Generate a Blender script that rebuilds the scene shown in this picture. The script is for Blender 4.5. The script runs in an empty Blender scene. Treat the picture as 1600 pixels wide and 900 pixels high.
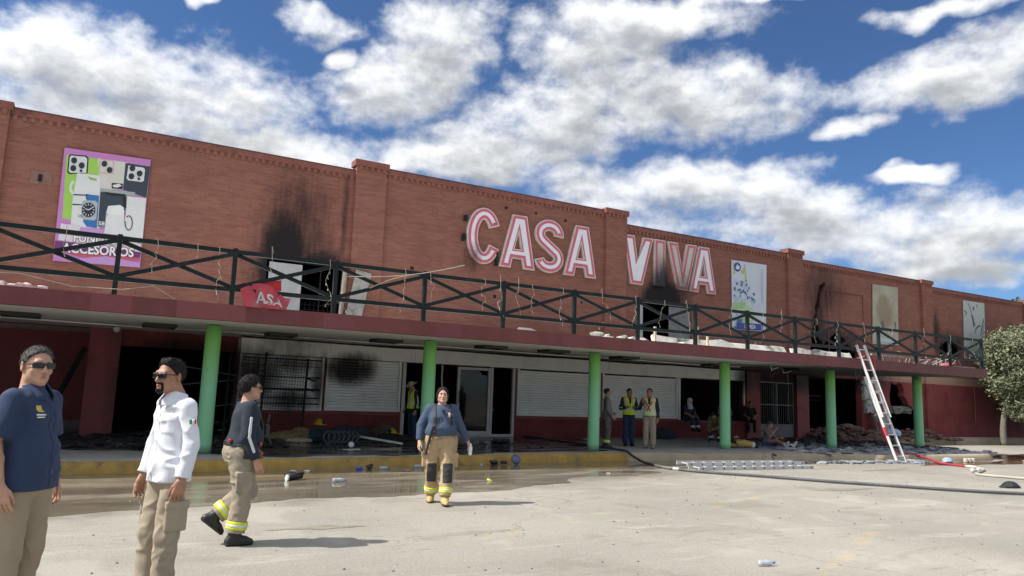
import bpy, bmesh, math, random
import numpy as np
from mathutils import Vector, Matrix, geometry
R = math.radians
random.seed(7)
rng = np.random.default_rng(11)
SC = bpy.context.scene
COL = SC.collection

# ---------------------------------------------------------------- camera
YAW, PITCH, ROLL = 0.514, 0.1451, 0.0347
fw = Vector((math.sin(YAW)*math.cos(PITCH), math.cos(YAW)*math.cos(PITCH), math.sin(PITCH)))
ri = Vector((math.cos(YAW), -math.sin(YAW), 0))
up = ri.cross(fw)
r2 = ri*math.cos(ROLL)+up*math.sin(ROLL)
u2 = up*math.cos(ROLL)-ri*math.sin(ROLL)
cam = bpy.data.cameras.new('camera'); cam.lens = 1155/1600*36; cam.sensor_width = 36
cam.clip_start = 0.1; cam.clip_end = 3000
co = bpy.data.objects.new('camera', cam); COL.objects.link(co)
mw = Matrix.Identity(4)
for i in range(3):
    mw[i][0] = r2[i]; mw[i][1] = u2[i]; mw[i][2] = -fw[i]
mw[2][3] = 1.55
co.matrix_world = mw
SC.camera = co

# ---------------------------------------------------------------- sun, sky, exposure
SUN = Vector((-0.83, 0.22, 1.0)).normalized()          # direction towards the sun
EL = math.asin(SUN.z); AZ = math.atan2(SUN.x, SUN.y)
sl = bpy.data.lights.new('sun', 'SUN'); sl.energy = 4.3; sl.angle = R(0.53); sl.color = (1.0, 0.955, 0.88)
so = bpy.data.objects.new('sun', sl); COL.objects.link(so)
so.rotation_euler = SUN.to_track_quat('Z', 'Y').to_euler()
SC.view_settings.view_transform = 'Standard'; SC.view_settings.look = 'None'
SC.view_settings.exposure = 0.5; SC.view_settings.gamma = 1.0
SC.view_settings.use_curve_mapping = False

class NT:
    """small helper round a node tree"""
    def __init__(s, t): s.t = t; s.n = t.nodes; s.l = t.links
    def add(s, ty, **kw):
        n = s.n.new(ty)
        for k, v in kw.items():
            if hasattr(n, k): setattr(n, k, v)
        return n
    def put(s, sock, v):
        if v is None: return
        if isinstance(v, bpy.types.NodeSocket): s.l.new(v, sock)
        elif isinstance(v, (tuple, list)):
            d = sock.default_value
            sock.default_value = tuple(v)+(1.0,) if len(d) == 4 and len(v) == 3 else tuple(v)
        else: sock.default_value = v
    def m(s, op, a, b=None, c=None, clamp=False):
        n = s.add('ShaderNodeMath', operation=op, use_clamp=clamp)
        for i, v in enumerate((a, b, c)):
            if v is not None: s.put(n.inputs[i], v)
        return n.outputs[0]
    def v(s, op, a, b=None, out=0):
        n = s.add('ShaderNodeVectorMath', operation=op)
        s.put(n.inputs[0], a)
        if b is not None:
            s.put(n.inputs[3 if op == 'SCALE' else 1], b)
        return n.outputs[1 if op in ('LENGTH', 'DOT_PRODUCT', 'DISTANCE') else 0]
    def mix(s, f, a, b, blend='MIX'):
        n = s.add('ShaderNodeMix', data_type='RGBA', blend_type=blend)
        s.put(n.inputs[0], f); s.put(n.inputs[6], a); s.put(n.inputs[7], b)
        return n.outputs[2]
    def noise(s, vec, scale, detail=4, rough=.55, dist=0.0, col=False):
        n = s.add('ShaderNodeTexNoise')
        s.put(n.inputs['Vector'], vec); s.put(n.inputs['Scale'], scale)
        n.inputs['Detail'].default_value = detail; n.inputs['Roughness'].default_value = rough
        n.inputs['Distortion'].default_value = dist
        return n.outputs[1 if col else 0]
    def ramp(s, f, lo, hi, a=0.0, b=1.0, smooth=True):
        n = s.add('ShaderNodeMapRange')
        if smooth: n.interpolation_type = 'SMOOTHSTEP'
        s.put(n.inputs[0], f); s.put(n.inputs[1], lo); s.put(n.inputs[2], hi); s.put(n.inputs[3], a); s.put(n.inputs[4], b)
        return n.outputs[0]
    def sep(s, vec):
        n = s.add('ShaderNodeSeparateXYZ'); s.put(n.inputs[0], vec); return n.outputs
    def comb(s, x, y, z):
        n = s.add('ShaderNodeCombineXYZ')
        for i, q in enumerate((x, y, z)): s.put(n.inputs[i], q)
        return n.outputs[0]

W = bpy.data.worlds.new('World'); SC.world = W; W.use_nodes = True
W.node_tree.nodes.clear(); w = NT(W.node_tree)
# clouds as (azimuth, elevation, half width, half height) in radians
CL = [(0.007, 0.356, 0.198, 0.058), (-0.088, 0.362, 0.078, 0.051), (0.111, 0.358, 0.095, 0.034), (-0.022, 0.306, 0.121, 0.029), (0.228, 0.308, 0.199, 0.034), (0.383, 0.31, 0.152, 0.03), (0.085, 0.311, 0.125, 0.031), (0.089, 0.453, 0.02, 0.011), (0.228, 0.465, 0.052, 0.021), (0.268, 0.43, 0.019, 0.014), (0.325, 0.387, 0.075, 0.044), (0.401, 0.469, 0.078, 0.047), (0.376, 0.424, 0.072, 0.04), (0.621, 0.452, 0.098, 0.068), (0.693, 0.489, 0.147, 0.031), (0.737, 0.385, 0.173, 0.057), (0.587, 0.364, 0.133, 0.058), (0.481, 0.324, 0.143, 0.038), (0.738, 0.275, 0.17, 0.038), (0.861, 0.282, 0.066, 0.031), (0.607, 0.285, 0.062, 0.024), (1.043, 0.384, 0.103, 0.036), (1.123, 0.4, 0.054, 0.037), (0.958, 0.336, 0.04, 0.017), (1.081, 0.458, 0.088, 0.012), (0.824, 0.503, 0.106, 0.01), (0.966, 0.224, 0.164, 0.043), (1.074, 0.197, 0.112, 0.04), (1.021, 0.28, 0.04, 0.009), (1.053, 0.161, 0.098, 0.021)]
def cloud_group():
    g = bpy.data.node_groups.new('cloud_density', 'ShaderNodeTree')
    g.interface.new_socket('Vector', in_out='INPUT', socket_type='NodeSocketVector')
    g.interface.new_socket('Density', in_out='OUTPUT', socket_type='NodeSocketFloat')
    t = NT(g); gi = t.add('NodeGroupInput'); go = t.add('NodeGroupOutput')
    P = gi.outputs[0]
    sq = t.v('MULTIPLY', P, (1, 1.35, 1))
    wv = t.v('SCALE', t.v('SUBTRACT', t.noise(sq, 9, 3, col=True), (.5, .5, .5)), 0.075)
    q = t.v('ADD', P, wv)
    cur = None
    for (a, e, ra, re) in CL:
        d = t.v('MULTIPLY', t.v('SUBTRACT', q, (a, e, 0)), (1/ra, 1/re, 0))
        val = t.m('SUBTRACT', 1.0, t.v('DOT_PRODUCT', d, d))
        cur = val if cur is None else t.m('SMOOTH_MAX', cur, val, 0.25)
    # unseen sky: same scattered cloud, its cover raised to fill the shaded front
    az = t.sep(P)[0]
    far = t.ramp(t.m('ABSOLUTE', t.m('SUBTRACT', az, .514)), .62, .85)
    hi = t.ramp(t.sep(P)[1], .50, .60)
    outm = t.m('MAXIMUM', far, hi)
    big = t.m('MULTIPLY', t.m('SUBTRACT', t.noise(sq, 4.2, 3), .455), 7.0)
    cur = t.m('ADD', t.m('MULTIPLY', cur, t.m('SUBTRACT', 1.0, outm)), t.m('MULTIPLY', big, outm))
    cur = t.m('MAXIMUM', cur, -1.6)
    n1 = t.noise(sq, 19, 9, .62, .1)
    n2 = t.noise(sq, 8, 4, .5)
    d = t.m('ADD', t.m('MULTIPLY', cur, .66), t.m('MULTIPLY', t.m('SUBTRACT', n1, .5), 2.0))
    d = t.m('ADD', d, t.m('MULTIPLY', t.m('SUBTRACT', n2, .5), 1.6))
    d = t.m('SUBTRACT', d, .04)
    t.l.new(d, go.inputs[0])
    return g
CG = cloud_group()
gen = w.add('ShaderNodeTexCoord').outputs['Generated']
dx, dy, dz = w.sep(gen)
azi = w.m('ARCTAN2', dx, dy)
elv = w.m('ARCSINE', dz)
sky = w.add('ShaderNodeTexSky', sky_type='NISHITA'); sky.sun_disc = False
sky.sun_elevation = EL; sky.sun_rotation = AZ; sky.altitude = 1100; sky.air_density = 1.0; sky.dust_density = 0.6; sky.ozone_density = 2.2
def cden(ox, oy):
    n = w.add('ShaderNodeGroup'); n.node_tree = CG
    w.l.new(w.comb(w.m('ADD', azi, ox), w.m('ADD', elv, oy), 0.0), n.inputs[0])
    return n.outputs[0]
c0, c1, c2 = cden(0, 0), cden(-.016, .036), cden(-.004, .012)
alpha = w.ramp(c0, -.50, .70)
alpha = w.m('MULTIPLY', alpha, w.ramp(elv, -.02, .05))
thick = w.m('ADD', w.m('MULTIPLY', c1, .6), w.m('MULTIPLY', c2, .4))
shade = w.ramp(w.m('ADD', w.m('MULTIPLY', thick, .85), w.m('MULTIPLY', w.m('SUBTRACT', w.noise(w.comb(azi, w.m('MULTIPLY', elv, 2.2), 0.0), 13, 5, .55), .5), 1.3)), -.22, .85)
skyc = w.mix(1.0, sky.outputs[0], (0.60, 0.80, 1.04), 'MULTIPLY')
ccol = w.mix(shade, (9.9, 10.0, 10.1), (4.15, 4.35, 4.65))
# thin cloud brightens towards the unseen sun; glow added as fill for the shade
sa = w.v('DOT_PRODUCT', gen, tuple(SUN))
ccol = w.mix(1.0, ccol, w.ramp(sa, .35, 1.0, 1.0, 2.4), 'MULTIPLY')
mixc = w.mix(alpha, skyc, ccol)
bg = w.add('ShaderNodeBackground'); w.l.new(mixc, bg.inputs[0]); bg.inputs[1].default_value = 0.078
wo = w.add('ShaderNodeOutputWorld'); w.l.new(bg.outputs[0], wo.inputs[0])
W.cycles.sampling_method = 'MANUAL'; W.cycles.sample_map_resolution = 512

# ---------------------------------------------------------------- materials
def soot_group():
    """black smoke stains, each where fire came out of an opening: (x, z, half width, half height, strength)"""
    g = bpy.data.node_groups.new('soot', 'ShaderNodeTree')
    g.interface.new_socket('Soot', in_out='OUTPUT', socket_type='NodeSocketFloat')
    t = NT(g); go = t.add('NodeGroupOutput')
    P = t.add('ShaderNodeNewGeometry').outputs['Position']
    x, y, z = t.sep(P)
    nn = t.noise(t.comb(t.m('MULTIPLY', x, 1.0), 0.0, t.m('MULTIPLY', z, .45)), 1.6, 6, .6)
    cur = None
    for (cx, cz, rx, rz, st) in [(4.75, 5.35, .85, 2.0, 1.35), (5.05, 5.2, 1.3, 3.0, .62), (5.9, 5.3, 1.0, .7, 1.0),
                                 (19.6, 5.35, 1.2, 1.25, 1.7), (19.5, 5.6, .65, 1.7, 1.3), (20.6, 5.6, .6, 1.3, .5),
                                 (29.4, 6.9, 1.5, 1.2, .45), (28.9, 5.2, .6, 2.4, .6), (30.2, 4.6, 2.2, .7, .8), (38.15, 5.4, .5, 1.4, .7), (39.3, 5.0, 1.6, .8, .6),
                                 (7.05, 2.2, .95, .55, 1.1), (4.2, 1.9, .9, .9, .9), (5.3, 1.2, 1.0, .35, .75), (6.05, 1.8, .22, .9, .7), (5.2, 2.3, 1.0, .35, .5),
                                 (2.4, 2.4, 1.8, .55, .9), (.75, 1.6, .3, 1.6, .35), (23.9, 2.6, 1.0, .7, .9), (27.6, 2.7, 4.5, .7, .8), (32.3, 2.9, 2.5, .8, .6),
                                 (45.5, 1.8, 3.2, 1.6, .55), (11.05, 6.2, .35, .5, .35), (6.55, 6.9, .12, 1.9, .5)]:
        d = t.v('MULTIPLY', t.comb(t.m('SUBTRACT', x, cx), 0.0, t.m('SUBTRACT', z, cz)), (1/rx, 0, 1/rz))
        val = t.m('MULTIPLY', t.m('SUBTRACT', 1.0, t.v('DOT_PRODUCT', d, d)), st)
        cur = val if cur is None else t.m('MAXIMUM', cur, val)
    cur = t.m('MAXIMUM', cur, -.8)
    f = t.m('ADD', cur, t.m('MULTIPLY', t.m('SUBTRACT', nn, .55), .9))
    st = t.noise(t.comb(t.m('MULTIPLY', x, 7.0), 0.0, t.m('MULTIPLY', z, .9)), 1.0, 5, .7)
    bl = t.noise(t.comb(x, 0.0, t.m('MULTIPLY', z, 3.0)), 5.0, 4, .7)
    f = t.m('ADD', f, t.m('MULTIPLY', t.m('SUBTRACT', t.m('ADD', t.m('MULTIPLY', st, .6), t.m('MULTIPLY', bl, .4)), .5), 1.5))
    t.l.new(t.ramp(f, -.45, .95), go.inputs[0])
    return g
SG = soot_group()
MATS = {}
def new_mat(name):
    m = bpy.data.materials.new(name); m.use_nodes = True
    t = NT(m.node_tree); b = t.n['Principled BSDF']
    return m, t, b
def pos(t): return t.add('ShaderNodeNewGeometry').outputs['Position']
def obco(t): return t.add('ShaderNodeTexCoord').outputs['Object']
def mat(name, col, rough=.8, var=.25, scale=6.0, bump=.0, bscale=40.0, metal=0.0, dirt=None, soot=False, spec=.5, coords='obj'):
    """plain material: base colour with two scales of mottling, optional dirt colour, fine relief"""
    if name in MATS: return MATS[name]
    m, t, b = new_mat(name)
    c = obco(t) if coords == 'obj' else pos(t)
    n1 = t.noise(c, scale, 5, .6); n2 = t.noise(c, scale*7, 3, .6)
    f = t.m('ADD', t.m('MULTIPLY', n1, .65), t.m('MULTIPLY', n2, .35))
    lo = tuple(max(0, k*(1-var)) for k in col); hi = tuple(min(1, k*(1+var)) for k in col)
    k = t.mix(t.ramp(f, .3, .7, smooth=False), lo, hi)
    if dirt:
        k = t.mix(t.m('MULTIPLY', t.ramp(t.noise(c, scale*.6, 7, .65, .4), .5, .72), dirt[1]), k, dirt[0])
    if soot:
        sg = t.add('ShaderNodeGroup'); sg.node_tree = SG
        k = t.mix(sg.outputs[0], k, (.012, .012, .014))
    t.put(b.inputs['Base Color'], k)
    t.put(b.inputs['Roughness'], t.ramp(n1, .3, .7, max(0, rough-.08), min(1, rough+.08)))
    b.inputs['Metallic'].default_value = metal
    b.inputs['Specular IOR Level'].default_value = spec
    if bump:
        bn = t.add('ShaderNodeBump'); bn.inputs['Strength'].default_value = bump; bn.inputs['Distance'].default_value = .01
        t.put(bn.inputs['Height'], t.noise(c, bscale, 5, .65)); t.l.new(bn.outputs[0], b.inputs['Normal'])
    MATS[name] = m
    return m

def brick_mat(name, painted):
    m, t, b = new_mat(name)
    P = pos(t); x, y, z = t.sep(P)
    uv = t.comb(t.m('ADD', x, y), z, 0.0)
    br = t.add('ShaderNodeTexBrick'); t.put(br.inputs['Vector'], uv)
    br.offset = .5
    br.inputs['Scale'].default_value = 1.0; br.inputs['Brick Width'].default_value = .25; br.inputs['Row Height'].default_value = .068
    br.inputs['Mortar Size'].default_value = .007; br.inputs['Mortar Smooth'].default_value = .3; br.inputs['Bias'].default_value = -.1
    t.put(br.inputs['Color1'], (.31, .128, .092)); t.put(br.inputs['Color2'], (.225, .09, .066)); t.put(br.inputs['Mortar'], (.29, .155, .12))
    col = br.outputs['Color']
    big = t.noise(t.comb(x, 0.0, t.m('MULTIPLY', z, 2.2)), .9, 6, .6)
    col = t.mix(t.ramp(big, .35, .7, 0, .5), col, (.20, .082, .062))
    # rows that differ a little, as hand-laid courses do
    rown = t.noise(t.comb(t.m('MULTIPLY', x, .35), 0.0, t.m('MULTIPLY', z, 13.3)), 1.0, 2, .5)
    col = t.mix(t.ramp(rown, .58, .72, 0, .28), col, (.36, .185, .14))
    col = t.mix(t.ramp(rown, .42, .30, 0, .35), col, (.18, .075, .06))
    # rain streaks running down from the coping
    st = t.noise(t.comb(t.m('MULTIPLY', x, 5.0), 0.0, t.m('MULTIPLY', z, .25)), 1.0, 4, .7)
    col = t.mix(t.m('MULTIPLY', t.ramp(st, .6, .75), t.ramp(z, 7.3, 8.4, 0, .35)), col, (.16, .07, .055))
    hgt = t.m('SUBTRACT', 1.0, br.outputs['Fac'])
    if painted:
        lim = t.m('ADD', 2.9, t.m('MULTIPLY', t.ramp(x, 33.3, 33.0), .45))
        lim = t.m('ADD', lim, t.m('MULTIPLY', t.noise(P, 3, 2), .02))
        pm = t.ramp(z, lim, t.m('SUBTRACT', lim, .02))
        pn = t.noise(P, 1.3, 6, .65, .3)
        pc = t.mix(t.ramp(pn, .3, .7), (.18, .040, .040), (.24, .06, .058))
        pc = t.mix(t.ramp(t.noise(P, 9, 4), .6, .75, 0, .3), pc, (.15, .045, .045))
        bandc = t.mix(t.ramp(rown, .3, .7), (.34, .21, .15), (.42, .27, .19))
        col = t.mix(t.m('MULTIPLY', t.ramp(z, 3.3, 3.28), t.ramp(x, 33, 33.4)), col, bandc)
        col = t.mix(pm, col, pc)
    sg = t.add('ShaderNodeGroup'); sg.node_tree = SG
    col = t.mix(t.m('MULTIPLY', sg.outputs[0], .97), col, (.010, .011, .014))
    t.put(b.inputs['Base Color'], col); b.inputs['Roughness'].default_value = .85; b.inputs['Specular IOR Level'].default_value = .25
    bn = t.add('ShaderNodeBump'); bn.inputs['Strength'].default_value = .6; bn.inputs['Distance'].default_value = .008
    t.put(bn.inputs['Height'], t.m('ADD', hgt, t.m('MULTIPLY', t.noise(P, 45, 3), .5))); t.l.new(bn.outputs[0], b.inputs['Normal'])
    return m
M_BRICK = brick_mat('brick_facade', True)
M_BRICKU = brick_mat('brick_upper', False)

def ground_mat():
    m, t, b = new_mat('sun_bleached_asphalt')
    P = pos(t); x, y, z = t.sep(P)
    # wear runs along the driving direction, about parallel with the kerb
    st = t.noise(t.comb(t.m('MULTIPLY', x, .35), t.m('MULTIPLY', y, 1.7), 0.0), 1.1, 7, .65, .5)
    n2 = t.noise(P, .28, 4, .5); n3 = t.noise(P, 14, 4, .7); n4 = t.noise(P, 75, 2, .6)
    col = t.mix(t.ramp(n2, .3, .7), (.26, .243, .208), (.335, .312, .268))
    col = t.mix(t.ramp(st, .42, .30, 0, .7), col, (.225, .205, .17))
    col = t.mix(t.ramp(st, .54, .70, 0, .6), col, (.43, .405, .35))
    col = t.mix(t.ramp(n3, .55, .8, 0, .45), col, (.20, .185, .155))
    col = t.mix(t.ramp(n4, .56, .74, 0, .8), col, (.12, .11, .095))
    col = t.mix(t.ramp(n4, .42, .28, 0, .6), col, (.60, .565, .50))
    # worn yellow bay lines
    def line(ax, ay, bx, by, wd):
        L = math.hypot(bx-ax, by-ay); ux, uy = (bx-ax)/L, (by-ay)/L
        rx_, ry_ = t.m('SUBTRACT', x, ax), t.m('SUBTRACT', y, ay)
        al = t.m('ADD', t.m('MULTIPLY', rx_, ux), t.m('MULTIPLY', ry_, uy))
        ac = t.m('ABSOLUTE', t.m('SUBTRACT', t.m('MULTIPLY', rx_, uy), t.m('MULTIPLY', ry_, ux)))
        f = t.m('MULTIPLY', t.ramp(ac, wd, wd*.5), t.m('MULTIPLY', t.ramp(al, 0, .1), t.ramp(al, L, L-.1)))
        return t.m('MULTIPLY', f, t.ramp(t.noise(P, 5, 6, .7), .45, .65, 0, .4))
    for a in [(11.2, 9.7, 8.4, 8.6, .12), (9.6, 6.6, 6.3, 4.9, .12), (7.0, 9.0, 3.6, 7.4, .08), (14.5, 12.6, 12.0, 11.3, .1)]:
        col = t.mix(line(*a), col, (.50, .37, .15))
    # dark joints and cracks
    vo = t.add('ShaderNodeTexVoronoi', feature='DISTANCE_TO_EDGE')
    t.put(vo.inputs['Vector'], t.v('ADD', P, t.v('SCALE', t.noise(P, 1.5, 4, col=True), .9))); vo.inputs['Scale'].default_value = .33
    col = t.mix(t.m('MULTIPLY', t.ramp(vo.outputs['Distance'], .006, .001), t.ramp(n2, .45, .6, 0, .55)), col, (.14, .125, .10))
    lw2 = t.noise(t.comb(t.m('MULTIPLY', x, .9), t.m('MULTIPLY', y, 6.5), 0.0), .9, 5, .6, .3)
    col = t.mix(t.m('MULTIPLY', t.ramp(lw2, .60, .70), t.ramp(n2, .4, .6, .1, .6)), col, (.15, .138, .115))
    pt = t.noise(P, .75, 5, .6, .6)
    col = t.mix(t.ramp(pt, .56, .66, 0, .38), col, (.19, .17, .135)); col = t.mix(t.ramp(pt, .42, .34, 0, .35), col, (.42, .395, .34))
    # damp ground fading out round the muddy water
    wd = t.m('ADD', t.m('SUBTRACT', y, t.m('ADD', 9.9, t.m('MULTIPLY', t.ramp(x, -2, 12, 0, 1, False), 2.6))), t.m('MULTIPLY', t.m('SUBTRACT', t.noise(P, 1.2, 6, .65), .5), 2.6))
    col = t.mix(t.m('MULTIPLY', t.ramp(wd, -.3, .9), t.ramp(x, 14, 11, 0, .75)), col, (.15, .13, .10))
    t.put(b.inputs['Base Color'], col); b.inputs['Roughness'].default_value = .88; b.inputs['Specular IOR Level'].default_value = .25
    bn = t.add('ShaderNodeBump'); bn.inputs['Strength'].default_value = .55; bn.inputs['Distance'].default_value = .01
    t.put(bn.inputs['Height'], t.m('ADD', t.m('MULTIPLY', n4, .6), t.m('MULTIPLY', n3, .7))); t.l.new(bn.outputs[0], b.inputs['Normal'])
    return m
M_GROUND = ground_mat()
def wet_mat(name, c1, c2, r0, r1, sc=.8):
    m, t, b = new_mat(name)
    P = pos(t); x, y, z = t.sep(P)
    n = t.noise(t.comb(t.m('MULTIPLY', x, .5), t.m('MULTIPLY', y, 1.6), 0), sc, 6, .6, .4); n2 = t.noise(P, 40, 3, .6)
    t.put(b.inputs['Base Color'], t.mix(t.ramp(t.m('ADD', n, t.m('MULTIPLY', n2, .15)), .4, .75), c1, c2))
    t.put(b.inputs['Roughness'], t.ramp(n, .42, .68, r0, r1))
    b.inputs['Specular IOR Level'].default_value = .5
    bn = t.add('ShaderNodeBump'); bn.inputs['Strength'].default_value = .12; bn.inputs['Distance'].default_value = .004
    t.put(bn.inputs['Height'], t.m('MULTIPLY', n2, t.ramp(n, .45, .7))); t.l.new(bn.outputs[0], b.inputs['Normal'])
    return m
M_PUDDLE = wet_mat('muddy_water', (.14, .115, .082), (.25, .215, .165), .04, .35)
M_SLUDGE = wet_mat('black_fire_water', (.03, .03, .032), (.13, .128, .125), .07, .45, 1.6)
M_MUD = wet_mat('red_brown_water', (.075, .035, .022), (.12, .06, .04), .08, .3)

M_KERBY = mat('dirty_yellow_kerb_paint', (.36, .225, .05), .8, .4, 2.5, .4, 30, dirt=((.09, .07, .045), 1.0), coords='w')
M_KERB = mat('kerb_concrete', (.36, .29, .19), .85, .25, 2.0, .4, 30, dirt=((.15, .12, .08), .7), coords='w')
M_WALK = mat('sidewalk_concrete', (.40, .395, .385), .75, .25, 1.2, .4, 40, dirt=((.17, .17, .17), .6), coords='w')
M_FASCIA = None
def fascia_mat():
    m, t, b = new_mat('burgundy_fascia_paint')
    P = pos(t); x, y, z = t.sep(P)
    vo = t.add('ShaderNodeTexVoronoi', voronoi_dimensions='1D'); t.put(vo.inputs['W'], x); vo.inputs['Scale'].default_value = 1.5
    patch = t.sep(vo.outputs['Color'])[0]
    n = t.noise(P, 3, 6, .65)
    c = t.mix(t.ramp(n, .3, .7), (.135, .031, .030), (.17, .040, .040))
    lim = t.ramp(x, 6, 3, 0, 1)
    c = t.mix(t.m('MULTIPLY', t.ramp(patch, .55, .6), t.m('ADD', .12, t.m('MULTIPLY', lim, .3))), c, (.30, .085, .095))
    st = t.noise(t.comb(t.m('MULTIPLY', x, 6), 0, t.m('MULTIPLY', z, 1.2)), 1, 4, .7)
    c = t.mix(t.ramp(st, .62, .8, 0, .5), c, (.32, .15, .15))
    c = t.mix(t.ramp(st, .36, .25, 0, .6), c, (.09, .02, .025))
    c = t.mix(t.ramp(x, 18, 27, 0, .55), c, (.07, .022, .022))
    t.put(b.inputs['Base Color'], c); b.inputs['Roughness'].default_value = .6
    return m
M_FASCIA = fascia_mat()
def soffit_mat():
    m, t, b = new_mat('soffit_plaster')
    P = pos(t); x, y, z = t.sep(P)
    n = t.noise(P, 1.1, 6, .65, .4)
    c = t.mix(t.ramp(n, .3, .7), (.78, .76, .70), (.86, .84, .78))
    f = t.ramp(t.m('ADD', x, t.m('MULTIPLY', t.m('SUBTRACT', n, .5), 10)), 15.5, 22, 0, .96)
    f2 = t.m('MULTIPLY', t.ramp(t.m('ADD', t.m('MULTIPLY', t.m('SUBTRACT', n, .5), 3), y), 18.2, 20.5), t.ramp(x, 9, 12, 0, .85))
    c = t.mix(t.m('MAXIMUM', f, f2), c, (.035, .033, .033))
    t.put(b.inputs['Base Color'], c); b.inputs['Roughness'].default_value = .85
    return m
M_SOFFIT = soffit_mat()
def column_mat():
    m, t, b = new_mat('green_column_paint')
    c = obco(t); x, y, z = t.sep(c)
    n = t.noise(c, 4, 6, .65)
    k = t.mix(t.ramp(t.m('ADD', z, t.m('MULTIPLY', n, .5)), 1.6, 2.6), (.25, .62, .33), (.20, .53, .13))  # paler mint lower shaft: bounced sunlight painted into the green
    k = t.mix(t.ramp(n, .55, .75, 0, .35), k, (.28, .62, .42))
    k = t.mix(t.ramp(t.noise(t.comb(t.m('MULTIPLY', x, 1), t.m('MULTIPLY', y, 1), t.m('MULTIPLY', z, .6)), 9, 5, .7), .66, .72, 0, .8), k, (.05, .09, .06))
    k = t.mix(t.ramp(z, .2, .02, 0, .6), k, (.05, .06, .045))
    t.put(b.inputs['Base Color'], k); b.inputs['Roughness'].default_value = .55
    return m
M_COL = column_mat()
M_RAIL = mat('dark_green_rail_paint', (.013, .020, .022), .5, .35, 5, dirt=((.05, .055, .05), .35), spec=.2, coords='w')
M_CHAR = mat('charred', (.012, .012, .013), .95, .5, 5, .5, 20)
M_DARKIN = mat('burnt_interior', (.018, .017, .017), .95, .5, 1.5)
M_WHITE = mat('white_painted_metal', (.80, .79, .75), .5, .06, 1.2, dirt=((.45, .43, .40), .35), soot=True, coords='w')
M_SLAT = mat('shutter_slat_grey_white', (.86, .87, .86), .45, .05, 1.5, dirt=((.45, .44, .42), .3), soot=True, coords='w')
M_ALU = mat('aluminium', (.55, .55, .55), .45, .15, 4, dirt=((.2, .2, .2), .4))
M_ALUL = mat('ladder_aluminium', (.66, .66, .65), .45, .12, 6)
M_RED = mat('red_paint', (.50, .03, .035), .5, .2, 5)
M_BLACK = mat('black_plastic', (.015, .015, .016), .45, .3, 8)
M_RUBBER = mat('hose_rubber', (.028, .033, .042), .45, .3, 3, coords='w')
M_BURG = mat('burgundy_wall_paint', (.26, .06, .062), .7, .25, 1.5, .3, 30, dirt=((.06, .018, .02), .6), soot=True, coords='w')
M_CONC = mat('broken_concrete', (.34, .33, .31), .95, .3, 4, .8, 25, dirt=((.06, .06, .06), .6))
M_WSHARD = mat('white_debris', (.42, .41, .385), .8, .35, 4, dirt=((.12, .11, .1), .5))

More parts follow.
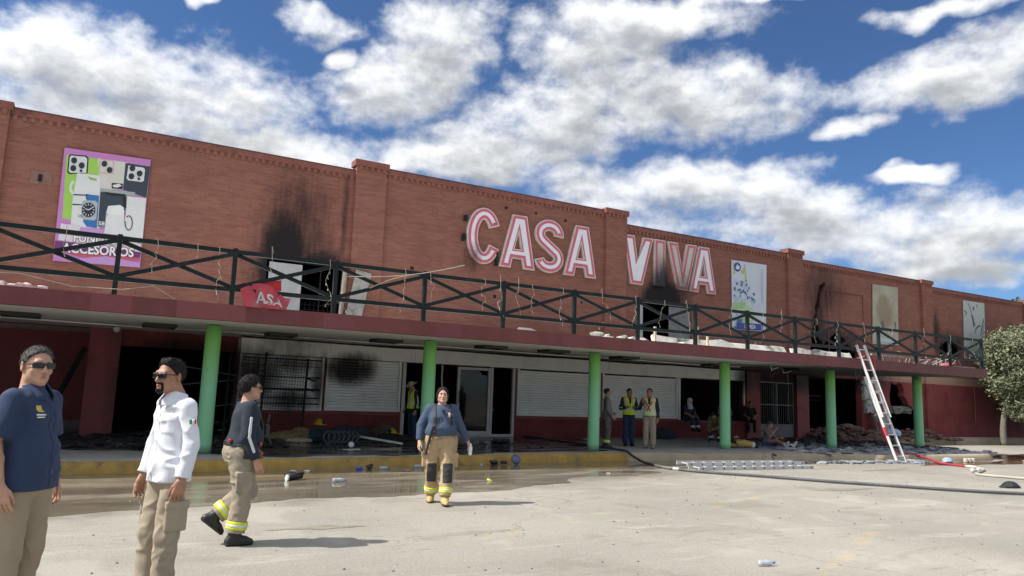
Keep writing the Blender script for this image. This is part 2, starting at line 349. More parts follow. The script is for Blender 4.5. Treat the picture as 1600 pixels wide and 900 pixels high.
# ---------------------------------------------------------------- object helpers
BASE = {}
def base_of(p):
    return BASE.get(p.name, Vector((0, 0, 0))) if p else Vector((0, 0, 0))
def link(name, me, parent=None):
    o = bpy.data.objects.new(name, me); COL.objects.link(o)
    if parent: o.parent = parent; BASE[o.name] = base_of(parent)
    return o
def tag(o, label=None, cat=None, group=None, kind=None):
    if label: o['label'] = label
    if cat: o['category'] = cat
    if group: o['group'] = group
    if kind: o['kind'] = kind
    return o
def thing(name, loc, label, cat, group=None, rz=0.0, world=True):
    o = bpy.data.objects.new(name, None); COL.objects.link(o); o.empty_display_size = .2
    o.location = loc; o.rotation_euler = (0, 0, rz)
    BASE[o.name] = Vector(loc) if world else Vector((0, 0, 0))
    return tag(o, label, cat, group)
class MB:
    def __init__(s): s.v = []; s.f = []
    def add(s, vs, fs):
        n = len(s.v); s.v += [tuple(p) for p in vs]; s.f += [tuple(i+n for i in f) for f in fs]; return s
    def box(s, x0, x1, y0, y1, z0, z1):
        return s.add([(x0, y0, z0), (x1, y0, z0), (x1, y1, z0), (x0, y1, z0), (x0, y0, z1), (x1, y0, z1), (x1, y1, z1), (x0, y1, z1)],
                     [(0, 3, 2, 1), (4, 5, 6, 7), (0, 1, 5, 4), (1, 2, 6, 5), (2, 3, 7, 6), (3, 0, 4, 7)])
    def bar(s, a, b, wx, wz, upv=(0, 0, 1)):
        """rectangular bar from a to b; wx across, wz along upv"""
        a, b = Vector(a), Vector(b); d = (b-a).normalized(); u = Vector(upv)
        r = d.cross(u)
        if r.length < 1e-4: r = d.cross(Vector((1, 0, 0)))
        r.normalize(); u = r.cross(d).normalized()
        c = [a+r*(i*wx/2)+u*(j*wz/2) for i, j in ((-1, -1), (1, -1), (1, 1), (-1, 1))]
        e = [b+r*(i*wx/2)+u*(j*wz/2) for i, j in ((-1, -1), (1, -1), (1, 1), (-1, 1))]
        return s.add(c+e, [(0, 1, 2, 3), (7, 6, 5, 4), (0, 4, 5, 1), (1, 5, 6, 2), (2, 6, 7, 3), (3, 7, 4, 0)])
    def tube(s, pts, rad, seg=8, cap=True):
        pts = [Vector(p) for p in pts]; n = len(pts)
        rad = rad if hasattr(rad, '__len__') else [rad]*n
        vs, fs = [], []; prev = None
        for i, p in enumerate(pts):
            d = (pts[min(i+1, n-1)]-pts[max(i-1, 0)])
            if d.length < 1e-9: d = Vector((0, 0, 1))
            d.normalize()
            if prev is None:
                a = d.cross(Vector((0, 0, 1)))
                if a.length < .05: a = d.cross(Vector((1, 0, 0)))
            else: a = prev-d*prev.dot(d)
            a.normalize(); prev = a; b = d.cross(a)
            for k in range(seg):
                t_ = 2*math.pi*k/seg; vs.append(p+(a*math.cos(t_)+b*math.sin(t_))*rad[i])
        for i in range(n-1):
            for k in range(seg):
                fs.append((i*seg+k, i*seg+(k+1) % seg, (i+1)*seg+(k+1) % seg, (i+1)*seg+k))
        if cap: fs.append(tuple(range(seg))[::-1]); fs.append(tuple((n-1)*seg+k for k in range(seg)))
        return s.add(vs, fs)
    def lathe(s, prof, loc=(0, 0, 0), seg=16, M=None):
        vs, fs = [], []; L = Vector(loc)
        for r, z in prof:
            for k in range(seg):
                a = 2*math.pi*k/seg; p = Vector((r*math.cos(a), r*math.sin(a), z))
                vs.append((M @ p if M else p)+L)
        for i in range(len(prof)-1):
            for k in range(seg):
                fs.append((i*seg+k, i*seg+(k+1) % seg, (i+1)*seg+(k+1) % seg, (i+1)*seg+k))
        fs.append(tuple(range(seg))[::-1]); fs.append(tuple((len(prof)-1)*seg+k for k in range(seg)))
        return s.add(vs, fs)
    def sheet(s, outer, holes=(), y0=0.0, y1=None, fn=None):
        """flat shape in x,z (with holes) from depth y0 back to y1"""
        loops = [list(outer)]+[list(h) for h in holes]
        flat = [p for l in loops for p in l]
        tri = geometry.tessellate_polygon([[Vector((p[0], p[1], 0)) for p in l] for l in loops])
        n0 = len(s.v)
        f3 = fn or (lambda x, z, y: (x, y, z))
        vs = [f3(x, z, y0) for x, z in flat]
        fs = []
        for a, b, c in tri:
            A, B, Cc = flat[a], flat[b], flat[c]
            cr = (B[0]-A[0])*(Cc[1]-A[1])-(B[1]-A[1])*(Cc[0]-A[0])
            fs.append((a, b, c) if cr > 0 else (a, c, b))
        if y1 is not None:
            n = len(flat); vs += [f3(x, z, y1) for x, z in flat]
            fs += [tuple(n+i for i in f[::-1]) for f in list(fs)]
            st = 0
            for l in loops:
                m_ = len(l); ar = sum(l[i][0]*l[(i+1) % m_][1]-l[(i+1) % m_][0]*l[i][1] for i in range(m_))
                hole = l is not loops[0]
                for i in range(m_):
                    a, b = st+i, st+(i+1) % m_
                    q = (a, a+n, b+n, b)
                    if (ar > 0) == (not hole): q = q[::-1]
                    q = (a, b, b+n, a+n)[::-1] if ((ar > 0) != hole) else (a, b, b+n, a+n)
                    fs.append(q)
                st += m_
        return s.add(vs, fs)
    def build(s, name, m, parent=None, smooth=False, local=False):
        me = bpy.data.meshes.new(name)
        b = base_of(parent) if not local else Vector((0, 0, 0))
        vs = [(p[0]-b.x, p[1]-b.y, p[2]-b.z) for p in s.v]
        me.from_pydata(vs, [], s.f); me.update()
        if smooth: me.polygons.foreach_set('use_smooth', [True]*len(me.polygons))
        ms = m if isinstance(m, (list, tuple)) else [m]
        for q in ms: me.materials.append(q)
        return link(name, me, parent)
def copy_at(o, loc, parent=None):
    c = o.copy(); COL.objects.link(c); c.location = loc
    if parent is not None: c.parent = parent
    BASE[c.name] = BASE.get(o.name, Vector((0, 0, 0)))
    return c
def solo(mb, name, loc, m, label, cat, group=None, smooth=False):
    """a thing that is one mesh, origin at its base"""
    b = Vector(loc); mb.v = [(p[0]-b.x, p[1]-b.y, p[2]-b.z) for p in mb.v]
    o = mb.build(name, m, None, smooth); o.location = b; BASE[o.name] = b
    return tag(o, label, cat, group)
def text2d(body, size=1.0, bold=0.0):
    cu = bpy.data.curves.new('lettering', 'FONT'); cu.body = body; cu.size = size; cu.offset = bold; cu.align_x = 'CENTER'; cu.resolution_u = 3
    ob = bpy.data.objects.new('lettering', cu); COL.objects.link(ob)
    dg = bpy.context.evaluated_depsgraph_get(); me = ob.evaluated_get(dg).to_mesh()
    vs = [(v.co.x, v.co.y) for v in me.vertices]; fs = [tuple(p.vertices) for p in me.polygons]
    ob.evaluated_get(dg).to_mesh_clear(); bpy.data.objects.remove(ob); bpy.data.curves.remove(cu)
    return vs, fs
def fix_normals(o):
    bm = bmesh.new(); bm.from_mesh(o.data); bmesh.ops.recalc_face_normals(bm, faces=bm.faces); bm.to_mesh(o.data); bm.free()
GZ = -.05      # parking lot level
WZ = .15       # sidewalk level
# ================================================================ ground
def mesh_poly(name, pts, z, m, kind='structure'):
    mb = MB(); mb.sheet(pts, (), 0, None, fn=lambda x, y, q: (x, y, z))
    o = mb.build(name, m); fix_normals(o)
    if o.data.polygons[0].normal.z < 0: o.data.flip_normals()
    return tag(o, kind=kind)
g = MB().add([(-400, -300, GZ), (700, -300, GZ), (700, 600, GZ), (-400, 600, GZ)], [(0, 1, 2, 3)]).build('parking_lot', M_GROUND)
tag(g, kind='structure')
def rough_edge(pts, amp=.12, step=.25, seed=1, closed=True):
    r = random.Random(seed); out = []
    ph = [r.uniform(0, 6.28) for _ in range(6)]
    for i in range(len(pts) if closed else len(pts)-1):
        a, b = Vector(pts[i]), Vector(pts[(i+1) % len(pts)])
        n = max(1, int((b-a).length/step)); nv = Vector((-(b-a).y, (b-a).x)).normalized()
        for k in range(n):
            p = a+(b-a)*k/n; s = p.x*1.0+p.y*.7
            o = sum(math.sin(s*f+ph[j])/(j+1) for j, f in enumerate((1.1, 2.7, 5.3, 9.1, 15.7)))
            p = p+nv*amp*(o*.7+r.uniform(-.25, .25)); out.append((p.x, p.y))
    return out
KF = [(-14, 15.15), (0, 15.15), (3.5, 15.26), (5.7, 15.45), (9.2, 15.85), (12, 16.0), (13.4, 15.95), (15.1, 15.6), (17.6, 15.4), (19.6, 15.0), (21.7, 14.5), (25, 14.05), (26.6, 14.1), (27.5, 14.5), (28.15, 15.6), (28.5, 17.5), (28.6, 22.49)]
pud = [(-9, 10.2), (-4, 10.5), (-.5, 10.35), (.12, 10.75), (1, 10.85), (1.6, 10.95), (3, 11.2), (4.1, 11.05), (5.2, 11.3), (6.05, 11.35), (7.3, 11.8), (8.2, 11.95), (8.5, 12.5), (9.3, 12.9), (10.4, 12.9), (11.6, 13.3), (11.0, 13.9), (12.6, 14.0), (13.4, 13.4), (14.6, 13.9), (17, 14.1), (19.5, 14.3), (20.2, 14.75), (17.6, 15.3), (15.1, 15.5), (13.4, 15.85), (12, 15.9), (9.2, 15.75), (5.7, 15.35), (3.5, 15.16), (0, 15.05), (-9, 15.05)]
mesh_poly('puddle', rough_edge(pud[:24], .10, .18, 3, False)+pud[23:], GZ+.004, M_PUDDLE)
mesh_poly('puddle', rough_edge([(21.4, 13.3), (22.6, 12.9), (24.5, 13.1), (26.5, 13.0), (28.5, 13.9), (31.5, 14.6), (34, 16.2), (31, 16.0), (28.6, 15.2), (27.7, 14.2), (26.6, 13.85), (25, 13.8), (23, 14.1)], .1, .25, 5), GZ+.004, M_MUD)
mesh_poly('puddle', rough_edge([(1.9, 4.75), (2.6, 4.55), (3.4, 4.7), (3.2, 4.95), (2.4, 5.0)], .05, .12, 8), GZ+.004, mat('oil_stain', (.16, .14, .11), .75, .3, 5, coords='w'))
for i, pp in enumerate([[(12.2, 9.9), (13.0, 9.5), (14.2, 9.75), (13.1, 9.98)], [(17.6, 12.5), (18.6, 12.3), (19.9, 12.6), (18.7, 12.7)], [(1.9, 8.9), (2.5, 8.75), (3.1, 8.8), (2.6, 9.0)]]):
    mesh_poly('damp_patch', rough_edge(pp, .06, .12, 20+i), GZ+.004, mat('damp_asphalt', (.24, .21, .165), .7, .3, 4, coords='w'))

# ---------------------------------------------------------------- sidewalk and kerb
def offset_line(pts, d):
    out = []
    for i, p in enumerate(pts):
        a = Vector(pts[max(i-1, 0)]); b = Vector(pts[min(i+1, len(pts)-1)])
        t_ = (b-a).normalized(); n = Vector((-t_.y, t_.x)); q = Vector(p)+n*d; out.append((q.x, q.y))
    return out
def densify(pts, step):
    out = []
    for i in range(len(pts)-1):
        a, b = Vector(pts[i]), Vector(pts[i+1]); n = max(1, int((b-a).length/step))
        out += [tuple(a+(b-a)*k/n) for k in range(n)]
    return out+[pts[-1]]
KD = densify(KF, .5)
KI = offset_line(KD, .17)
mesh_poly('sidewalk', KI+[(28.4, 22.49), (28.4, 22.6), (-.03, 22.6), (-.03, 25.5), (-14, 25.5)], WZ-.004, M_WALK)
def kerb(name, i0, i1, m, seed):
    r = random.Random(seed); mb = MB(); n = i1-i0+1; vs, fs = [], []
    for i in range(i0, i1+1):
        a = Vector(KD[i]); b = Vector(KI[i]); o = (a-b).normalized()
        j = lambda s: r.uniform(-s, s)
        prof = [(b, WZ), (a-o*.035, WZ+.002+j(.004)), (a+o*(.0+j(.006)), WZ-.03+j(.006)), (a+o*(.05+j(.012)), WZ-.13), (a+o*(.07+j(.012)), GZ-.01)]
        vs += [(p.x, p.y, z) for p, z in prof]
    for i in range(n-1):
        for k in range(4): fs.append((i*5+k, i*5+k+1, i*5+6+k, i*5+5+k))
    mb.add(vs, fs); o = mb.build(name, m, None, True); fix_normals(o)
    return tag(o, kind='structure')
ky = min(i for i, p in enumerate(KD) if p[0] > 12.4)
kerb('kerb', 0, ky, M_KERBY, 1); kerb('kerb', ky, len(KD)-1, M_KERB, 2)
mesh_poly('sludge', rough_edge([(-1.0, 18.6), (1.2, 17.6), (2.4, 16.6), (3.6, 15.75), (9, 16.3), (12.2, 16.6), (13.0, 17.6), (14.5, 20.4), (15.5, 22.3), (.8, 22.3), (-.1, 21.5)], .22, .3, 9), WZ+.003, M_SLUDGE)
# pavement at the far end
mb = MB().box(28.62, 62, 21.5, 22.48, GZ-.02, .24); tag(mb.build('sidewalk', M_WALK), kind='structure')
mb = MB().box(28.62, 62, 21.32, 21.495, GZ-.02, .245); tag(mb.build('kerb', M_KERB), kind='structure')

# ================================================================ the burnt store
BLD = thing('store_building', (0, 22.5, 0), 'long red brick store with burnt openings, burgundy painted ground floor and white roller shutters', 'store')
YF, YB = 22.5, 22.8
PIL = [(-3.35, -2.42, 8.62), (6.8, 7.82, 8.88), (16.7, 17.7, 8.85), (26.86, 27.83, 8.57), (36.9, 37.8, 8.24), (46.9, 47.8, 8.05), (57, 57.9, 8.0)]
SEC = [(-14, -3.35, 8.5), (-2.42, 6.8, 8.54), (7.82, 16.7, 8.78), (17.7, 26.86, 8.37), (27.83, 36.9, 8.2), (37.8, 46.9, 7.97), (47.8, 57, 7.95)]
def jag(pts, amp, step, seed):
    r = random.Random(seed); out = []
    for i in range(len(pts)):
        a, b = Vector(pts[i]), Vector(pts[(i+1) % len(pts)]); n = max(1, int((b-a).length/step))
        for k in range(n):
            p = a+(b-a)*k/n; q = amp if (k or True) else 0
            out.append((p.x+r.uniform(-q, q), p.y+r.uniform(-q, q)))
    return out
H_WIN1 = [(4.32, 3.3), (6.62, 3.3), (6.66, 5.36), (4.3, 5.36)]
H_WIN2 = [(18.4, 3.5), (21.15, 3.5), (21.15, 5.38), (18.4, 5.36)]
H_3 = jag([(28.5, 3.2), (31.9, 3.2), (31.85, 4.1), (31.1, 4.5), (30.5, 4.95), (29.95, 4.95), (29.3, 4.35), (28.95, 4.75), (28.92, 5.6), (29.1, 6.3), (29.25, 6.85), (29.55, 7.15), (29.45, 7.3), (29.1, 7.15), (28.88, 6.4), (28.65, 5.6), (28.5, 5.0), (28.42, 4.2)], .07, .22, 4)
H_4 = jag([(38.5, 4.3), (40.5, 4.35), (40.55, 4.9), (39.9, 5.25), (38.9, 5.15), (38.45, 4.9)], .06, .2, 5)
H_5 = jag([(33.5, .25), (36.5, .6), (36.6, 1.4), (36.0, 1.6), (35.5, 1.85), (35.2, 2.2), (35.25, 2.5), (35.05, 2.82), (34.2, 2.82), (34.05, 2.3), (34.15, 1.6), (33.8, .9)], .06, .2, 6)
dent = None
DENT = MB().box(-.05, .05, -.042, 0, -.06, .06).build('dentil', M_BRICKU, None, local=True)
COPM = mat('coping_brick', (.24, .085, .065), .85, .35, 3, .3, 30, dirt=((.06, .045, .04), .8), coords='w')
first_dent = [True]
def add_dentils(x0, x1, z, yface, parent):
    n = int(round((x1-x0)/.196))
    for i in range(n):
        x = x0+(i+.5)*(x1-x0)/n
        if x > 50: break
        loc = (x, yface-22.5, z)
        if first_dent[0]:
            DENT.parent = parent; DENT.location = loc; first_dent[0] = False
        else: copy_at(DENT, loc, parent)
UP = 2.96
for i, (x0, x1, top) in enumerate(SEC):
    hol = {1: [H_WIN1], 3: [H_WIN2], 4: [H_3], 5: [H_4]}.get(i, [])
    zb = 0 if i >= 5 else (2.96 if i else 2.96)
    mb = MB().sheet([(x0, zb), (x1, zb), (x1, top-.2), (x0, top-.2)], hol, YF, YB)
    wl = mb.build('brick_wall', M_BRICK, BLD); fix_normals(wl)
    MB().box(x0+.003, x1-.003, YF-.05, YB, top-.2, top-.03).build('coping', COPM, wl)
    MB().box(x0+.003, x1-.003, YF-.062, YB+.02, top-.03, top).build('coping_cap', mat('dark_coping_edge', (.09, .05, .045), .85, .3, 3, coords='w'), wl)
    add_dentils(x0+.02, x1-.02, top-.262, YF, wl)
for i, (x0, x1, top) in enumerate(PIL):
    zb = 0 if i >= 4 else 3.0
    p = MB().box(x0, x1, YF-.13, YB-.01, zb, top-.2).build('pilaster', M_BRICK, BLD)
    MB().box(x0-.06, x1+.06, YF-.18, YB, top-.2, top).build('coping', COPM, p)
    add_dentils(x0+.02, x1-.02, top-.262, YF-.13, p)
# ground floor front wall, with its openings
OPN = [(.7, 3.68, .16, 2.53), (3.75, 6.22, .9, 2.56), (6.3, 8.72, .92, 2.56), (8.78, 12.96, .16, 2.57), (13.03, 16.6, .88, 2.54), (16.7, 20.38, .88, 2.52), (20.48, 24.16, .85, 2.48), (25.0, 27.24, .16, 2.57), (28.05, 31.88, .16, 2.9)]
hol = [[(a, c), (b, c), (b, d), (a, d)] for a, b, c, d in OPN]+[H_5]
lw = MB().sheet([(-.03, 0), (36.9, 0), (36.9, UP-.002), (-.03, UP-.002)], hol, YF, YB).build('front_wall', M_BRICK, BLD); fix_normals(lw)
MB().box(-.04, .695, YF-.12, YF-.002, WZ, 2.965).build('pier', M_BURG, BLD)
MB().box(24.18, 24.98, YF-.1, YF-.002, WZ, 2.9).build('pier', M_BURG, BLD)
MB().box(27.26, 28.04, YF-.12, YF-.002, WZ, 2.9).build('pier', M_BURG, BLD)
for a, b, z in ((3.75, 8.74, .905), (12.98, 20.4, .87), (20.42, 24.17, .84)):
    MB().box(a, b, YF-.08, YF-.003, z-.09, z).build('window_sill', M_BURG, BLD)
# recessed entrance bay on the left
mb = MB(); mb.box(-14, -.03, 25.5, 25.7, 0, 3.0); mb.build('recess_wall', M_BURG, BLD)
MB().box(-.05, .02, 22.81, 25.49, 0, 3.0).build('recess_side_wall', M_BURG, BLD)
MB().box(-14, -.06, 25.44, 25.497, WZ, .42).build('skirting', mat('grey_skirting', (.2, .17, .16), .8, coords='w'), BLD)
# gutted inside
mb = MB()
mb.box(.03, 60, 22.85, 33, WZ-.06, WZ-.012); mb.box(.03, 60, 33, 33.2, 0, 8.0); mb.box(-14, 60, 25.72, 33, 2.9, 3.05); mb.box(.03, 60, 22.81, 25.71, 2.9, 3.05)
mb.box(-14.2, -14, 15.5, 33, 0, 8.2); mb.box(59.8, 60, 22.82, 33, 0, 7.9); mb.box(-14, 60, 22.83, 33.2, 7.75, 7.9); mb.box(24.3, 24.5, 22.82, 33, .16, 2.9)
mb.box(-14, .0, 33.02, 33.19, 0, 7.74)
mb.build('interior_shell', M_DARKIN, BLD)
for x in (21.35, 10.0, 29.6):
    MB().lathe([(.15, .15), (.15, 2.89)], (x, 25.8, 0), 14).build('inner_column', mat('sooty_green_paint', (.03, .085, .05), .7, .3, 3), BLD, True)
# shutter housing along the head of the windows
for a, b in ((3.69, 6.27), (6.285, 9.0), (9.015, 12.98), (12.995, 16.62), (16.635, 20.4), (20.415, 23.62)):
    MB().box(a, b, 21.98, YF-.004, 2.50, 2.93).build('shutter_housing', M_WHITE, BLD)
for x in (6.278, 9.008): MB().box(x-.03, x+.03, 21.955, 21.977, 2.49, 2.95).build('housing_joint', M_WHITE, BLD)
# roller shutters, slat by slat
def shutter(x0, x1, z0, z1):
    mb = MB(); mb.box(x0, x0+.07, YF-.07, YF+.05, z0, z1); mb.box(x1-.07, x1, YF-.07, YF+.05, z0, z1); mb.box(x0+.075, x1-.075, YF-.055, YF+.03, z0, z0+.09)
    sh = mb.build('roller_shutter', M_WHITE, BLD)
    n = int((z1-z0-.09)/.087); first = None
    for k in range(n):
        z = z0+.092+k*.087
        if first is None:
            vs, fs = [], []
            pr_ = [(0, .0), (-.014, .010), (-.02, .045), (-.014, .072), (.0, .083)]
            for x in (x0+.072, x1-.072): vs += [(x, YF+.01+y, z+zz) for y, zz in pr_]
            fs = [(q, q+5, q+6, q+1) for q in range(4)]
            first = MB().add(vs, fs).build('slat', M_SLAT, sh, False); fix_normals(first)
        else:
            c = copy_at(first, (0, random.uniform(-.003, .003), k*.087), sh)
            if x0 < 4 and random.random() < .5: c.rotation_euler = (random.uniform(-.01, .01), random.uniform(-.006, .006), 0)
    MB().box(x0+.075, x1-.075, YF+.05, YF+.06, z0, z1).build('backing', M_CHAR, sh)
for a in ((3.76, 6.22, .91, 2.5), (6.3, 8.72, .925, 2.5), (13.03, 16.6, .885, 2.5), (16.7, 20.38, .885, 2.5)): shutter(*a)
MB().box(20.39, 20.5, YF-.09, YF+.02, .85, 2.498).build('shutter_guide', M_WHITE, BLD)
MB().box(24.05, 24.12, YF-.05, YF+.02, 1.5, 2.47).build('shutter_guide', M_WHITE, BLD)
# glazed entrance
GLM, t_, b_ = new_mat('smoky_glass'); b_.inputs['Base Color'].default_value = (.012, .014, .018, 1); b_.inputs['Roughness'].default_value = .06; b_.inputs['Alpha'].default_value = .55
mb = MB(); y0, y1 = YF-.02, YF+.06
mb.box(8.785, 8.9, y0, y1, .16, 2.498); mb.box(12.86, 12.955, y0, y1, .16, 2.498); mb.box(12.0, 12.09, y0+.002, y1, .16, 2.498); mb.box(8.905, 12.0, y0+.004, y1, .16, .2); mb.box(12.095, 12.855, y0+.004, y1, .16, .25)
fr = mb.build('entrance_frame', M_ALU, BLD)
MB().tube([(10.17, YF, 2.49), (10.16, YF, 2.1), (10.18, YF-.01, 1.75)], .03, 6).build('broken_mullion', M_ALU, fr)
mb = MB(); dx0, dx1, dz0, dz1 = 10.74, 11.98, .21, 2.46
mb.box(dx0, dx0+.085, y0-.01, y1, dz0, dz1); mb.box(dx1-.085, dx1, y0-.01, y1, dz0, dz1); mb.box(dx0+.088, dx1-.088, y0-.01, y1, dz1-.085, dz1); mb.box(dx0+.088, dx1-.088, y0-.01, y1, dz0, dz0+.14)
dr = mb.build('glass_door', M_ALU, BLD)
mb = MB().sheet([(dx0+.09, dz0+.14), (dx1-.09, dz0+.14), (dx1-.09, dz1-.32), (dx1-.2, dz1-.22), (dx1-.3, dz1-.25), (dx1-.38, dz1-.12), (dx1-.6, dz1-.1), (dx0+.3, dz1-.1), (dx0+.09, dz1-.09)], (), YF+.02, YF+.03)
fix_normals(mb.build('pane', GLM, dr))
MB().tube([(dx0+.12, YF-.06, 1.25), (dx0+.05, YF-.09, 1.28), (dx0+.05, YF-.09, 1.65), (dx0+.12, YF-.06, 1.68)], .018, 6).build('handle', M_BLACK, dr)
# security gate
GM = mat('grey_gate_paint', (.16, .155, .16), .6, .25, 3, soot=False, coords='w')
mb = MB(); gx0, gx1 = 25.06, 27.2
for a, b, c, d in ((gx0, gx0+.05, .17, 2.55), (gx1-.05, gx1, .17, 2.55), (26.12, 26.18, .17, 2.5), (gx0+.052, gx1-.052, 2.5, 2.55), (gx0+.052, 26.118, 1.55, 1.59), (26.182, gx1-.052, 1.55, 1.59), (gx0+.052, 26.118, .7, .74), (26.182, gx1-.052, .7, .74)): mb.box(a, b, YF+.02, YF+.06, c, d)
gt = mb.build('security_gate', GM, BLD)
MB().box(gx0+.053, 26.117, YF+.03, YF+.05, .18, .7).build('kick_panel', GM, gt); MB().box(26.183, gx1-.053, YF+.03, YF+.05, .18, .7).build('kick_panel', GM, gt)
b0 = None
for k in range(16):
    x = 25.2+k*.123
    if abs(x-26.15) < .06: continue
    if b0 is None: b0 = MB().tube([(x, YF+.04, .74), (x, YF+.04, 2.5)], .011, 6).build('bar', GM, gt); bx = x
    else: copy_at(b0, (x-bx, 0, 0), gt)
# upper windows: loose boards, torn frames, mesh
M_BOARD = mat('sooty_white_board', (.40, .41, .41), .7, .2, 3, dirt=((.12, .12, .12), .6))
wn = MB().box(4.38, 5.36, YF+.03, YF+.06, 3.3, 5.28).build('window_panel', M_BOARD, BLD)
mb = MB()
for k in range(9): mb.tube([(5.4+k*.14, YF+.12, 3.3), (5.4+k*.14, YF+.12, 4.2)], .008, 5)
for k in range(6): mb.tube([(5.38, YF+.13, 3.35+k*.15), (6.6, YF+.13, 3.35+k*.15)], .008, 5)
mb.tube([(5.95, YF+.1, 3.3), (5.95, YF+.1, 5.3)], .02, 6); mb.build('window_grille', M_CHAR, BLD)
mb = MB().bar((6.58, YF-.1, 3.2), (6.68, YF-.02, 5.3), .06, .16); mb.build('torn_frame', mat('cream_frame', (.55, .51, .42), .7), BLD)
mb = MB().bar((6.82, YF-.36, 3.15), (7.2, YF-.26, 5.25), .03, .5, (1, 0, 0)); mb.build('torn_panel', M_CONC, BLD)
mb = MB().bar((18.46, YF-.05, 3.6), (18.5, YF+.02, 5.3), .05, .22, (1, 0, 0)); mb.build('torn_frame', M_BOARD, BLD)
MB().box(19.98, 21.1, YF+.02, YF+.05, 3.5, 5.32).build('window_panel', mat('grey_burnt_board', (.2, .2, .2), .8, .3, 3, dirt=((.05, .05, .05), .7)), BLD)
# conduit frame above the right-hand hole
MP = mat('red_pipe', (.25, .09, .07), .7)
mb = MB().tube([(29.62, YF-.03, 3.2), (29.62, YF-.03, 6.95), (32.2, YF-.03, 6.95), (32.2, YF-.03, 4.6)], .022, 6); mb.build('conduit', MP, BLD)
MB().tube([(38.55, YF-.05, 3.3), (38.55, YF-.05, 5.2)], .03, 6).build('downpipe', M_CHAR, BLD)
MB().tube([(41.3, YF-.06, 1.0), (41.3, YF-.06, 3.2)], .02, 6).build('downpipe', MP, BLD)
mb = MB().sheet(jag([(-1.82, 6.95), (-1.36, 6.97), (-1.36, 6.62), (-1.82, 6.6)], .03, .1, 3), (), YF-.015, YF-.001); fix_normals(mb.build('mortar_patch', mat('mortar_patch', (.24, .13, .11), .9, .4, 8), BLD))
MB().box(-1.64, -1.55, YF-.05, YF-.016, 6.68, 6.86).build('junction_box', M_CHAR, BLD)
for x, z in ((13.6, 8.18), (14.9, 8.1), (12.35, 8.2), (12.02, 4.95), (15.7, 5.1), (8.9, 5.6)):
    MB().sheet(jag([(x-.05, z-.05), (x+.05, z-.05), (x+.05, z+.05), (x-.05, z+.05)], .02, .05, int(x*10)), (), YF-.004, YF-.001).build('bracket_hole', M_CHAR, BLD)
# broken concrete pier by the ladder
r = random.Random(12)
def chunk(mb, c, s, seed, flat=1.0):
    rr = random.Random(seed); bm = bmesh.new(); bmesh.ops.create_icosphere(bm, subdivisions=1, radius=1)
    Mx = Matrix.Rotation(rr.uniform(0, 6.28), 3, 'Z') @ Matrix.Rotation(rr.uniform(-.6, .6), 3, 'X')
    vs = []
    for v in bm.verts:
        q = Vector((max(-.72, min(.72, v.co.x)), max(-.72, min(.72, v.co.y)), max(-.72, min(.72, v.co.z))))*rr.uniform(.85, 1.2)
        q = Vector((q.x*s[0], q.y*s[1], q.z*s[2]*flat)); q = Mx @ q; vs.append(q+Vector(c))
    bm.verts.index_update(); fs = [tuple(v.index for v in f.verts) for f in bm.faces]; bm.free()
    mb.add(vs, fs)
def block(mb, x0, x1, y0, y1, z0, z1, seed, amp=.05, n=3):
    rr = random.Random(seed); bm = bmesh.new(); bmesh.ops.create_cube(bm, size=1)
    bmesh.ops.subdivide_edges(bm, edges=bm.edges[:], cuts=n, use_grid_fill=True)
    bm.verts.index_update(); vs = [(x0+(v.co.x+.5)*(x1-x0)+rr.uniform(-amp, amp), y0+(v.co.y+.5)*(y1-y0)+rr.uniform(-amp, amp), z0+(v.co.z+.5)*(z1-z0)+rr.uniform(-amp, amp)) for v in bm.verts]
    fs = [tuple(v.index for v in f.verts) for f in bm.faces]; bm.free(); mb.add(vs, fs)
mb = MB(); block(mb, 31.92, 32.55, YF-.2, YF+.1, 1.95, 2.6, 1); block(mb, 32.0, 32.6, YF-.22, YF+.1, 1.35, 1.9, 2); block(mb, 31.95, 32.75, YF-.2, YF+.1, 2.66, 2.9, 3); mb.build('broken_pier', M_CONC, BLD)
mb = MB(); n0 = 0; block(mb, -.28, .28, -.15, .15, -.6, .6, 4)
Mx = Matrix.Rotation(R(-14), 3, 'Y'); mb.v = [tuple(Mx @ Vector(p)+Vector((32.6, YF-.5, .75))) for p in mb.v]
solo(mb, 'concrete_stump', (32.6, YF-.5, .15), M_CONC, 'broken grey concrete pillar piece leaning behind the upright aluminium ladder', 'concrete piece')
mb = MB(); block(mb, 34.1, 35.5, YF-.12, YF+.2, 1.42, 1.66, 9, .09, 5); mb.build('broken_edge', mat('sooty_rubble_concrete', (.20, .19, .175), .95, .4, 5, .8, 25, dirt=((.05, .05, .05), .8)), BLD)

# ================================================================ canopy
CAN = thing('canopy', (10, 15.3, 2.82), 'flat concrete canopy with burgundy front edge and pale soffit running along the store', 'canopy')
CX0, CX1 = -14, 29.1
MB().box(CX0, CX1, 15.31, 15.46, 2.82, 3.14).build('fascia', M_FASCIA, CAN)
vs = [(CX0, 15.465, 2.83), (CX1, 15.465, 2.83), (CX1, 22.495, 2.97), (CX0, 22.495, 2.97), (CX0, 15.465, 3.10), (CX1, 15.465, 3.10), (CX1, 22.495, 3.12), (CX0, 22.495, 3.12)]
MB().add(vs, [(0, 3, 2, 1), (4, 5, 6, 7), (0, 1, 5, 4), (1, 2, 6, 5), (2, 3, 7, 6), (3, 0, 4, 7)]).build('slab', M_SOFFIT, CAN)
MB().box(CX0, -.06, 22.5, 25.498, 2.985, 3.1).build('recess_ceiling', M_SOFFIT, CAN)
zs = lambda y: 2.83+(y-15.465)*.14/7.03
lf = mat('lamp_diffuser_off', (.5, .5, .47), .5)
